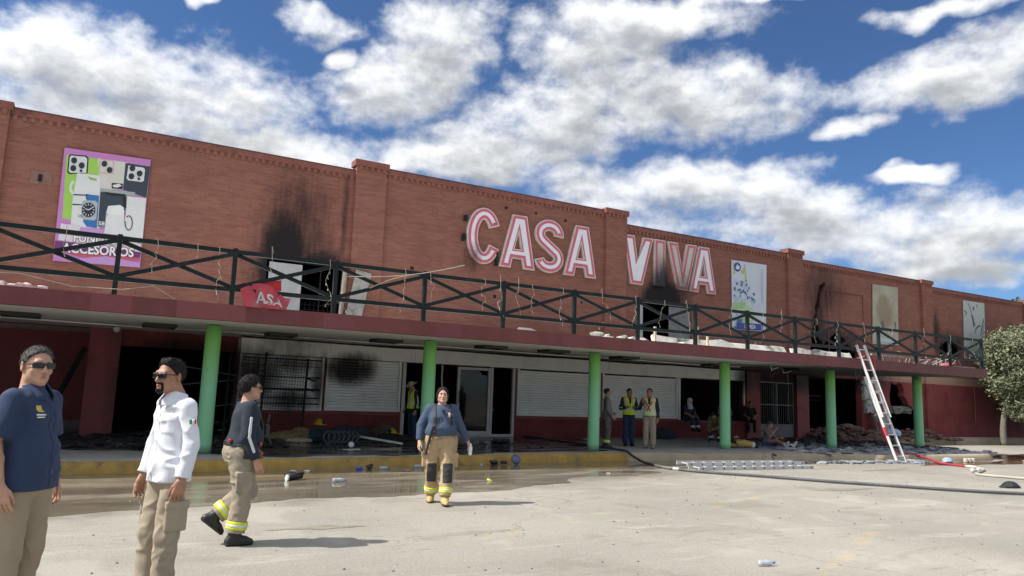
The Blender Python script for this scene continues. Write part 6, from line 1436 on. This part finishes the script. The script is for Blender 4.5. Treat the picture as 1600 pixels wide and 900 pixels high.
# ================================================================ hoses
def spline(pts, n=10):
    P = [Vector(p) for p in pts]; P = [P[0]*2-P[1]]+P+[P[-1]*2-P[-2]]; out = []
    for i in range(1, len(P)-2):
        for k in range(n):
            t_ = k/n; out.append(.5*((2*P[i])+(P[i+1]-P[i-1])*t_+(2*P[i-1]-5*P[i]+4*P[i+1]-P[i+2])*t_*t_+(3*P[i]-P[i-1]-3*P[i+1]+P[i+2])*t_**3))
    return out+[P[-2]]
M_HOSE = mat('sunlit_dusty_hose_jacket', (.10, .105, .11), .8, .3, 2, .4, 60, dirt=((.26, .24, .20), .7), coords='w')  # lighter grey copy of the jacket, open sun put into its colour
M_HOSED = mat('shaded_hose_jacket', (.022, .028, .04), .4, .3, 2, coords='w')  # same jacket with the canopy shade darkened into its colour
H1 = spline([(13.5, 24.3, .19), (13.42, 22.9, .19), (13.35, 21.2, .19), (13.15, 18.6, .195), (12.95, 17.4, .195), (12.85, 16.6, .195), (12.8, 16.1, .19), (12.72, 15.75, .10), (12.6, 15.2, .0), (12.4, 14.6, -.012), (12.22, 13.7, -.012), (12.5, 12.8, -.012), (13.25, 11.75, -.012), (13.95, 10.65, -.012), (14.7, 9.7, -.012), (15.45, 8.8, -.012), (16.4, 8.0, -.012), (18.5, 6.8, -.012), (22, 5.2, -.012)])
cut = min(range(len(H1)), key=lambda i: abs(H1[i].y-14.4))
t = thing('fire_hose', (12.4, 14.6, GZ), 'long grey fire hose running from the entrance over the kerb across the lot', 'fire hose')
MB().tube(H1[:cut+1], .032, 10).build('shaded_length', M_HOSED, t, True); MB().tube(H1[cut:], .032, 10).build('sunlit_length', M_HOSE, t, True)  # colour change along the hose paints in canopy shade and open sun
MB().tube([H1[cut+9], H1[cut+11]], .040, 10).build('coupling', M_ALU, t, True)
t = thing('fire_hose', (22.5, 13.8, GZ), 'red fire hose hanging from the canopy beside the ladder and trailing on the ground', 'fire hose')
H2 = spline([(21.95, 15.6, 3.16), (22.15, 15.24, 3.24), (22.2, 15.17, 2.95), (22.15, 15.14, 2.2), (22.15, 15.05, 1.3), (22.3, 14.95, .6), (22.6, 14.75, .24), (23.0, 14.25, .12), (23.1, 13.8, -.01), (22.75, 13.5, -.015), (22.55, 13.1, -.015), (22.4, 12.5, -.015)])
MB().tube(H2, .035, 10).build('red_length', mat('red_hose_jacket', (.38, .03, .045), .7, .2, 3, dirt=((.18, .035, .035), .7), coords='w'), t, True)
MB().tube([(22.4, 12.52, -.012), (22.33, 12.2, -.012)], .045, 10).build('coupling', mat('cream_coupling', (.6, .56, .46), .6), t, True)
H3 = spline([(22.33, 12.2, -.018), (21.9, 11.75, -.018), (21.2, 11.45, -.018), (20.6, 11.2, -.018), (20.05, 10.95, -.018), (19.95, 10.6, -.018), (20.1, 10.2, -.018), (20.25, 9.8, -.018), (20.9, 9.0, -.018), (23, 7.5, -.018)])
MB().tube(H3, .032, 10).build('cream_length', mat('cream_hose_jacket', (.42, .39, .31), .8, .2, 3, coords='w'), t, True)
mb = MB(); mb.lathe([(.03, 0), (.055, .02), (.055, .10), (.035, .13), (.035, .26), (.05, .28), (.05, .36), (.03, .38)], (0, 0, 0), 12, Matrix.Rotation(R(90), 3, 'Y'))
mb.v = [(x+20.55, y+11.35, z+.02) for x, y, z in mb.v]; solo(mb, 'hose_fitting', (20.7, 11.35, GZ), M_ALU, 'grey metal hose fitting lying by the bend of the cream hose', 'hose fitting', None, True)
mb = MB()
for k in range(3): mb.lathe([(.02, 0), (.07, .01), (.07, .11), (.02, .12)], (24.75+k*.2, 13.83, GZ+.005), 10)
mb.bar((24.7, 13.83, .0), (25.2, 13.83, .0), .05, .05); solo(mb, 'hose_fitting', (24.97, 13.83, GZ), mat('cream_coupling', (.6, .56, .46), .6), 'cream coupling with knobs in the brown puddle', 'hose fitting')

# ================================================================ things under the canopy
mb = MB().bar((-.12, 22.25, 2.42), (-1.0, 23.1, .17), .11, .09); solo(mb, 'leaning_beam', (-1.0, 23.1, WZ), M_CHAR, 'charred black beam leaning against the burgundy pier at the left', 'beam')
def rack(loc, w_, h_, rz, lab, lean=0.0):
    t = thing('display_rack', loc, lab, 'display rack', 'burnt display racks', rz, world=False)
    for x in (0, w_): MB().bar((x, 0, 0), (x+lean, 0, h_-(.12 if x else 0)), .05, .05, (0, 1, 0)).build('post', M_CHAR, t, local=True)
    mb = MB(); nx, nz = int(w_/.075), int((h_-.35)/.085)
    for k in range(1, nx): mb.bar((w_*k/nx+lean*.2, .01, .35), (w_*k/nx+lean, .01, h_-.05), .009, .009, (0, 1, 0))
    for k in range(nz+1): z = .35+(h_-.4)*k/nz; mb.bar((lean*z/h_, .018, z), (w_+lean*z/h_, .018, z-.05), .009, .009, (0, 1, 0))
    tag(mb.build('wire_grid', M_CHAR, t, local=True), kind='stuff')
    for k, z in enumerate((h_*.72, h_*.6)): MB().bar((w_+.02, 0, z), (w_+.24, -.12, z-.07), .03, .05).build('arm', M_CHAR, t, local=True)
rack((4.14, 20.9, WZ), 1.15, 2.36, R(2), 'tall burnt wire display rack in front of the smoke stained shutter', .05)
rack((3.3, 21.3, WZ), .72, 2.3, R(-12), 'narrow burnt wire rack beside the left green column', .03)
for k, (a, b) in enumerate((((2.2, 22.0, 1.55), (3.5, 21.6, 1.72)), ((2.3, 22.2, 2.05), (3.6, 21.8, 1.85)), ((2.4, 21.8, .9), (3.7, 21.5, 1.1)))):
    solo(MB().bar(a, b, .05, .03), 'bent_shelf_bar', a, mat('scorched_steel', (.08, .08, .085), .6, .3, 5), ['middle', 'uppermost', 'lowest'][k]+' of three bent steel bars in the dark opening by the left column', 'steel bar', 'bent bars in the opening')
def lump(name, loc, r_, m, lab, cat, seed, amp=.3, seg=(5,), cut=True, group=None):
    f = wrinkle(un([ell((q[0], q[1], q[2]), q[3:6]) for q in r_], .08), amp*.12, (7, 7, 9), seed)
    lo, hi = bbx([V3(q[0]+s_*q[3], q[1]+s_*q[4], q[2]+s_*q[5]) for q in r_ for s_ in (-1, 1)], .06)
    v, fc = snet(inter(f, half((0, 0, -1), (0, 0, .0))), lo, hi, .022)
    o = np_mesh(name, [(v, fc)], m, None); o.location = loc; BASE[o.name] = Vector(loc); return tag(o, lab, cat, group)
C_COAT = cloth('brown_coat_cloth', (.21, .16, .075), .9, .35); C_TEAL = cloth('dark_teal_cloth', (.02, .05, .075), .9, .3)
lump('coat_heap', (4.75, 20.2, WZ), [(0, 0, .12, .42, .25, .16), (.35, .1, .18, .3, .22, .2), (-.35, .05, .1, .2, .2, .12)], C_COAT, 'heap of brown turnout coats on the wet pavement under the first shutter', 'coats', 1.0, .5)
lump('coat_collar', (5.0, 19.95, WZ), [(0, 0, .05, .35, .12, .07)], mat('cream_cloth', (.42, .38, .27), .9, .3, 6), 'pale folded cloth lying in front of the brown coats', 'cloth', 2.0, .4)
lump('cloth_heap', (5.55, 20.3, WZ), [(0, 0, .15, .35, .3, .2), (.4, .2, .12, .3, .25, .18)], C_TEAL, 'dark teal cloth heap right of the brown coats', 'cloth', 3.0, .5)
lump('cloth_heap', (6.6, 21.2, WZ), [(0, 0, .15, .45, .25, .25), (.5, .1, .14, .3, .25, .2)], cloth('dark_navy_heap', (.03, .04, .06), .9, .4), 'dark blue grey cloth heap against the wall under the second shutter', 'cloth', 4.0, .5)
lump('gear_heap', (8.1, 21.9, WZ), [(0, 0, .2, .3, .25, .28), (-.25, 0, .12, .25, .22, .2)], cloth('brown_grey_gear', (.10, .085, .065), .9, .5), 'brown grey gear piled beside the entrance frame', 'gear', 5.0, .6)
lump('bag', (7.6, 20.3, WZ), [(0, 0, .1, .35, .2, .13), (.4, -.1, .08, .3, .18, .1)], C_BLK, 'black bag lying in front of the gear by the entrance', 'bag', 6.0, .4)
lump('bag', (19.0, 21.7, WZ), [(0, 0, .18, .42, .25, .24), (.35, 0, .14, .25, .22, .18)], cloth('dark_navy_heap', (.03, .04, .06), .9, .4), 'dark blue bag on the pavement left of the seated person in white head cloth', 'bag', 7.0, .4)
def helmet(loc, m, lab, rz=0.0):
    t = thing('helmet', loc, lab, 'helmet', 'fire helmets on the pavement', rz, world=False)
    dome = inter(ell((0, 0, .05), (.13, .165, .14)), half((0, 0, -1), (0, 0, .045))); ridge = inter(rbox((0, .0, .17), (.018, .15, .05), .012), ell((0, 0, .05), (.15, .18, .165)))
    brim = lambda P: np.maximum(ell((0, .03, .045), (.19, .25, .4))(P), np.abs(P[..., 2]-.045-.1*np.abs(P[..., 0])**1.5)-.010)
    v, f = snet(un([dome, ridge, brim], .015), (-.25, -.27, -.02), (.25, .33, .26), .012); np_mesh('shell', [(v, f)], m, t)
    v, f = snet(rbox((0, -.165, .12), (.045, .012, .055), .01, rot('X', -.3)), (-.1, -.25, .02), (.1, -.1, .22), .010); np_mesh('badge', [(v, f)], M_BLACK, t)
M_HELM = mat('yellow_helmet', (.62, .42, .02), .45, .15, 6, dirt=((.12, .09, .03), .4))
helmet((5.85, 21.2, .52), M_HELM, 'yellow fire helmet on top of the dark teal cloth heap', .5); helmet((8.05, 21.2, .28), M_HELM, 'yellow fire helmet near the entrance beside the pale bar', -.8)
solo(MB().bar((6.2, 20.1, .38), (7.35, 18.6, .22), .07, .05), 'metal_bar', (6.2, 20.1, .2), M_WHITE, 'long pale metal bar lying across the heaps under the second shutter', 'bar')
t = thing('hose_bundle', (6.0, 19.5, WZ), 'dark rolled hose bundle with ridges lying below the pale bar', 'hose bundle')
for k in range(6): MB().tube([(5.6+k*.13+.15*math.cos(a_*.5236), 19.3+k*.01, .33+.15*math.sin(a_*.5236)) for a_ in range(13)], .055, 8, False).build('coil', M_HOSED, t, True)
mb = MB().lathe([(.01, 0), (.07, .005), (.075, .03), (.06, .05), (.01, .055)], (0, 0, 0), 14, Matrix.Rotation(R(75), 3, 'X')); mb.v = [(x+5.75, y+17.9, z+.24) for x, y, z in mb.v]
solo(mb, 'jar_lid', (5.75, 17.9, WZ), M_CAPW, 'round white cap standing on edge on the wet pavement', 'cap', None, True)
mb = MB().add([(5.35, 17.2, .17), (5.75, 17.1, .175), (5.8, 17.4, .19), (5.4, 17.5, .172)], [(0, 1, 2, 3)]); solo(mb, 'paper', (5.5, 17.3, WZ), M_CAPW, 'white paper lying on the wet pavement behind the yellow kerb', 'paper')
solo(MB().bar((11.1, 24.6, .2), (12.75, 23.6, 1.05), .09, .04), 'fallen_board', (11.1, 24.6, WZ), M_BOARD, 'pale board leaning inside the glazed entrance behind the right pane', 'board')
mb = MB(); block(mb, 10.95, 11.5, 24.8, 25.3, .16, .85, 3, .02, 1); solo(mb, 'red_crate', (11.2, 25, WZ), mat('dark_red_plastic', (.22, .02, .02), .6), 'dark red crate standing inside behind the glass door', 'crate')
mb = MB().box(29.9, 31.6, 24.5, 24.54, 2.05, 2.1).box(29.9, 31.6, 24.5, 24.54, 1.85, 1.88).box(29.88, 29.93, 24.5, 24.54, .16, 2.1); solo(mb, 'shelf_frame', (30.7, 24.5, WZ), mat('scorched_steel', (.08, .08, .085), .6, .3, 5), 'thin scorched shelf frame inside the large burnt opening', 'shelf')

# ================================================================ rubble, ash and litter
def scatter(name, n, fn, m, lab, seed, cat='debris'):
    rr = random.Random(seed); mb = MB()
    for k in range(n):
        c, s_ = fn(rr); chunk(mb, c, s_, seed*1000+k)
    return tag(solo(mb, name, (0, 0, 0), m, lab, cat), kind='stuff')
M_RUB = mat('brick_rubble', (.16, .10, .08), .95, .6, 3, dirt=((.03, .028, .026), .8), coords='w')
def rub(rr):
    x = rr.gauss(30.6, 1.9); x = min(34.5, max(28.0, x)); y = rr.uniform(20.6, 24.2)
    h = .62*math.exp(-((x-30.8)/2.6)**2)*math.exp(-((y-22.6)/1.2)**2); s_ = rr.choice((.08, .1, .14, .2)); return (x, y, WZ+h*rr.uniform(.4, 1)), (s_*1.3, s_*.8, s_*.55)
scatter('rubble', 620, rub, M_RUB, 'heap of broken brick and charred rubble spilling from the large opening', 1)
def rub2(rr):
    x = rr.uniform(33.2, 37.6); y = rr.uniform(20.9, 22.3); s_ = rr.choice((.06, .1, .15)); h = .5*math.exp(-((x-34.6)/1.3)**2); return (x, y, .2+h*rr.random()), (s_*1.3, s_, s_*.6)
scatter('rubble', 190, rub2, M_RUB, 'brick rubble below the jagged hole right of the ladder', 2)
def ash(rr):
    x = rr.gauss(24, 2.6); x = min(28.2, max(19.6, x)); y = rr.gauss(16.7, 1.1); y = min(20.5, max(15.0 if x < 21 else 14.7, y)); s_ = rr.choice((.04, .06, .1, .16)); return (x, y, WZ+.012), (s_*1.4, s_, .014)
scatter('ash_flakes', 520, ash, mat('pale_ash', (.36, .38, .42), .9, .4, 3, dirt=((.10, .10, .11), .7), coords='w'), 'pale ash and broken plaster strewn on the pavement round the right columns', 3)
def ashd(rr):
    x = rr.gauss(26, 2.8); x = min(29, max(21, x)); y = rr.uniform(16.5, 22); s_ = rr.choice((.05, .08, .13)); return (x, y, WZ+.02), (s_*1.4, s_, .03)
scatter('charred_flakes', 420, ashd, mat('charred_flakes', (.04, .04, .042), .9, .5, 3, dirt=((.16, .16, .17), .6), coords='w'), 'dark charred flakes on the pavement in front of the gate and rubble', 4)
def blk(rr):
    x = rr.uniform(-.8, 4.4); y = rr.gauss(20.6, 1.3); y = min(24.5, max(18.3, y)); s_ = rr.choice((.04, .07, .11, .17)); h = .35*max(0, (x-.6))*.4 if y > 21.5 else 0; return (x, y, WZ+.02+min(h, .5)*rr.random()), (s_*1.5, s_, s_*.35)
scatter('burnt_debris', 460, blk, mat('burnt_debris_black', (.022, .022, .023), .8, .6, 3, dirt=((.20, .20, .20), .75), coords='w'), 'black burnt debris on the pavement at the left opening', 5)
def blk2(rr):
    x = rr.uniform(4.0, 12.0); y = rr.gauss(19.8, 1.2); y = min(22.2, max(16.8, y)); s_ = rr.choice((.02, .03, .06)); return (x, y, WZ+.015), (s_*1.6, s_, s_*.4)
scatter('litter', 150, blk2, mat('dark_wet_litter', (.06, .06, .065), .5, .6, 3, dirt=((.4, .4, .4), .8), coords='w'), 'small wet litter on the pavement under the shutters', 6)
def gut(rr):
    x = rr.uniform(17.2, 22.6); y = 14.62-.13*(x-17.2)+rr.gauss(0, .18); s_ = rr.choice((.03, .05, .08, .12)); return (x, min(y, 15.2-.2*(x-17.2)+.1), GZ+.03), (s_*1.5, s_, s_*.5)
scatter('broken_plaster', 120, gut, mat('blue_grey_plaster', (.24, .26, .29), .9, .5, 3, coords='w'), 'blue grey plaster bits lying in the gutter near the ladder foot', 7)
def peb(rr):
    x = rr.uniform(-3, 20); y = rr.uniform(5, 15); s_ = rr.choice((.006, .009, .014)); return (x, y, GZ+s_*.4), (s_*1.3, s_, s_*.6)
scatter('pebbles', 520, peb, mat('grit', (.22, .2, .17), .9, .5, 3, coords='w'), 'loose grit scattered over the parking lot', 9, 'grit')
side = lambda az: Matrix.Rotation(az, 3, 'Z') @ Matrix.Rotation(R(90), 3, 'Y')
for k, (x, y, az, m_, lab, sc) in enumerate(((3.9, 13.02, .1, M_CLEAR, 'clear plastic bottle lying in the muddy water, with its reflection', 1.2), (4.95, 14.95, .5, M_BLUEP, 'blue plastic bottle lying by the yellow kerb, leftmost of its group', 1.05), (5.45, 15.0, -.3, M_CLEAR, 'clear bottle by the kerb right of the blue bottle', 1.05),
                                               (6.3, 15.15, .2, M_CLEAR, 'crushed clear bottle at the kerb left of the walking woman', 1.1), (6.02, 5.45, -.2, M_CLEAR, 'clear bottle lying alone on the dry asphalt in the foreground', .95), (8.0, 15.3, 1.2, M_CLEAR, 'small clear bottle at the kerb right of the walking woman', .9))):
    bottle((x, y, GZ+.033*sc), side(az), lab, m_, M_BLUEP if m_ is M_CLEAR else M_CAPW, sc)
mb = MB(); chunk(mb, (5.25, 15.0, GZ+.06), (.1, .07, .07), 5); solo(mb, 'crushed_can', (5.25, 15.0, GZ), M_BLACK, 'dark crushed can between the two bottles at the kerb', 'can')
mb = MB(); mb.tube([(3.2, 13.5, .0), (3.5, 13.6, .02)], [.06, .055], 12); mb.tube([(3.48, 13.62, .03), (3.54, 13.66, .05)], .03, 8); solo(mb, 'black_flask', (3.36, 13.55, GZ), M_BLACK, 'black flask lying in the muddy water left of a clear bottle', 'flask', None, True)
solo(MB().tube([(3.22, 13.43, .0), (3.19, 13.42, .0)], .05, 12), 'lid', (3.2, 13.4, GZ), M_CAPW, 'white lid at the end of the black flask', 'lid')
mb = MB(); chunk(mb, (8.4, 15.45, GZ+.06), (.13, .07, .06), 15); chunk(mb, (8.65, 15.42, GZ+.06), (.1, .06, .06), 16); solo(mb, 'goggles', (8.5, 15.45, GZ), M_BLACK, 'dark goggles lying against the yellow kerb', 'goggles')
mb = MB().lathe([(.09, 0), (.12, .02), (.12, .06), (.08, .10), (.02, .11)], (0, 0, 0), 14, Matrix.Rotation(R(60), 3, 'X')); mb.v = [(x+9.0, y+15.5, z+.05) for x, y, z in mb.v]; solo(mb, 'round_tin', (9.0, 15.5, GZ), mat('blue_grey_tin', (.10, .13, .22), .4), 'round blue grey tin tipped against the yellow kerb', 'tin', None, True)
for k, (x, y, s_, m_, lab) in enumerate(((3.62, 14.75, .1, M_CAPW, 'white scrap at the foot of the yellow kerb, left of two'), (3.9, 14.78, .08, M_CAPW, 'smaller white scrap right of another at the kerb'), (6.77, 12.6, .12, mat('yellow_scrap', (.6, .6, .1), .7), 'yellow scrap lying in the muddy water'), (5.7, 12.3, .14, mat('dirty_scrap', (.4, .33, .25), .8), 'brownish crumpled wrapper behind the legs of the walking woman'), (5.86, 14.5, .12, mat('dirty_scrap', (.4, .33, .25), .8), 'torn grey wrapper in the wet gutter'), (.85, 13.3, .09, M_CAPW, 'white scrap in the muddy water at the left'), (10.0, 13.2, .06, M_CAPW, 'tiny white scrap near the edge of the puddle'))):
    mb = MB(); chunk(mb, (x, y, GZ+.02), (s_, s_*.55, s_*.22), 40+k); solo(mb, 'scrap', (x, y, GZ), m_, lab, 'litter', 'scraps on the wet ground')
lump('plastic_bag', (32.2, 21.2, .35), [(0, 0, .12, .4, .3, .2)], mat('pale_blue_plastic', (.32, .42, .58), .4, .2, 5), 'pale blue plastic bag lying on the rubble left of the ladder', 'bag', 8.0, .6)
lump('plastic_bag', (23.6, 13.75, GZ), [(0, 0, .05, .16, .12, .1)], mat('pale_blue_plastic', (.32, .42, .58), .4, .2, 5), 'small pale blue plastic bag against the kerb right of the ladder', 'bag', 9.0, .6)
lump('black_hat', (17.7, 8.96, GZ), [(0, 0, .04, .16, .13, .09), (-.2, .02, .01, .16, .1, .02), (.2, -.03, .01, .14, .07, .02)], M_BLACK, 'black hat lying on the asphalt behind the long grey hose', 'cap', 10.0, .3)
mb = MB().tube(spline([(16.0, 13.75, -.02), (16.3, 14.2, .12), (16.5, 14.4, .22), (16.6, 14.35, .18)], 5), .03, 6); solo(mb, 'bent_pipe_piece', (16.3, 14.2, GZ), M_CHAR, 'short black bent pipe piece at the end of the lying ladder', 'pipe piece')
mb = MB().tube(spline([(13.9, 10.65, GZ+.012), (14.3, 10.5, GZ+.012), (14.75, 10.6, GZ+.012)], 6), .012, 6); solo(mb, 'twig', (14.3, 10.5, GZ), mat('twig', (.12, .1, .08), .9), 'thin dark twig lying on the asphalt beyond the hose', 'twig')

# ================================================================ tree and palm
TR = thing('leafy_tree', (40.3, 20.6, .2), 'pale green leafy tree in front of the wall at the right edge', 'tree')
rr = random.Random(4); mb = MB()
tk = spline([(40.3, 20.6, -.05), (40.32, 20.6, .8), (40.45, 20.55, 1.6), (40.8, 20.5, 2.4), (41.3, 20.5, 3.3)], 5)
mb.tube(tk, [.16-.09*i/len(tk) for i in range(len(tk))], 9)
tips = []
for k in range(16):
    st = tk[rr.randrange(14, len(tk))]; a_ = rr.uniform(0, 6.28); L = rr.uniform(1.2, 2.8); e = Vector((max(40.7, st.x+.8+L*math.cos(a_)), st.y+.6*L*math.sin(a_), st.z+rr.uniform(.2, 1.9)))
    m_ = (st+e)/2+Vector((0, 0, .3)); pth = spline([st, m_, e], 4); mb.tube(pth, [.06-.045*i/len(pth) for i in range(len(pth))], 6); tips.append(e)
mb.build('trunk', mat('grey_bark', (.16, .14, .115), .9, .3, 6, .6, 30), TR, True)
LM, t_, b_ = new_mat('dusty_leaf'); c_ = pos(t_)
k_ = t_.mix(t_.ramp(t_.noise(c_, 1.3, 4), .35, .65), (.10, .12, .06), (.21, .22, .13)); k_ = t_.mix(t_.ramp(t_.noise(c_, 9, 3), .55, .75, 0, .6), k_, (.36, .34, .25))
t_.put(b_.inputs['Base Color'], k_); b_.inputs['Roughness'].default_value = .5; b_.inputs['Specular IOR Level'].default_value = .35
C0 = [(42.6, 20.3, 4.2, 2.9, 1.7, 1.9), (41.0, 20.2, 3.7, 1.75, 1.4, 1.5), (44.5, 20.4, 4.6, 2.4, 1.7, 1.9), (40.5, 20.3, 4.9, 1.2, 1.1, .8), (42.5, 20.2, 2.4, 1.6, 1.2, .8), (44.2, 20.2, 2.0, 1.8, 1.3, .8), (40.2, 20.3, 2.95, .9, 1, .6), (41.4, 20.2, 2.5, 1.2, 1, .7), (43.2, 19.9, 2.1, 2.2, 1.2, .9), (46, 20, 3, 2.5, 1.5, 1.6), (40.7, 19.7, 2.0, 1.1, .8, .9), (41.8, 19.7, 1.7, 1.4, .8, .6)]
def leaves(cl, nclump, per, size, seed):
    g_ = np.random.default_rng(seed); vs, fs = [], []
    w_ = np.array([c[3]*c[4]*c[5] for c in cl]); w_ /= w_.sum()
    for q in range(nclump):
        c = cl[g_.choice(len(cl), p=w_)]; d = g_.normal(size=3); d /= np.linalg.norm(d); rad = g_.uniform(.35, 1.04)**.6
        cc = np.array(c[:3])+d*np.array(c[3:])*rad
        out = d*.6+np.array([0, 0, .45])
        for l in range(per):
            p = cc+g_.normal(size=3)*np.array([.20, .17, .14]); n = out+g_.normal(size=3)*.8; n /= np.linalg.norm(n)
            a = np.cross(n, g_.normal(size=3)); a /= np.linalg.norm(a); b = np.cross(n, a); s_ = size*g_.uniform(.6, 1.25)
            i = len(vs); vs += [p-a*s_, p-b*s_*.45+n*s_*.12, p+a*s_*1.1, p+b*s_*.45+n*s_*.12]; fs.append((i, i+1, i+2, i+3))
    return vs, fs
vs, fs = leaves(C0, 2500, 22, .095, 3)
MB().add([tuple(v) for v in vs], fs).build('crown', LM, TR)
PT = thing('palm_tree', (86.9, 42.4, 0), 'small palm top showing above the roof line at the far right', 'palm tree')
mb = MB().tube([(86.9, 42.4, 0), (86.95, 42.4, 7), (86.9, 42.4, 13.0)], [.3, .22, .2], 8); mb.build('trunk', mat('grey_bark', (.16, .14, .115), .9, .3, 6, .6, 30), PT, True)
mb = MB(); rr = random.Random(3)
for k in range(26):
    a_ = k*2.4; el_ = rr.uniform(-.3, 1.2); L = rr.uniform(1.2, 1.7); o = Vector((86.9, 42.4, 13.0)); d = Vector((math.cos(a_)*math.cos(el_), math.sin(a_)*math.cos(el_), math.sin(el_)))
    sd = Vector((-math.sin(a_), math.cos(a_), 0)); pts = [o+d*L*q/5+Vector((0, 0, -.09*(q/5)**2*L*3)) for q in range(6)]
    for q in range(1, 6):
        for s_ in (-1, 1):
            i = pts[q]; mb.add([i, i+sd*s_*.42*(1-.1*q)+d*.25+Vector((0, 0, -.12)), i+d*.16], [(0, 1, 2)])
    mb.tube(pts, .02, 4)
mb.build('crown', mat('palm_green', (.07, .10, .035), .6, .3, 1.5), PT)
# a few more lots of the place outside the frame: low wall behind the camera side
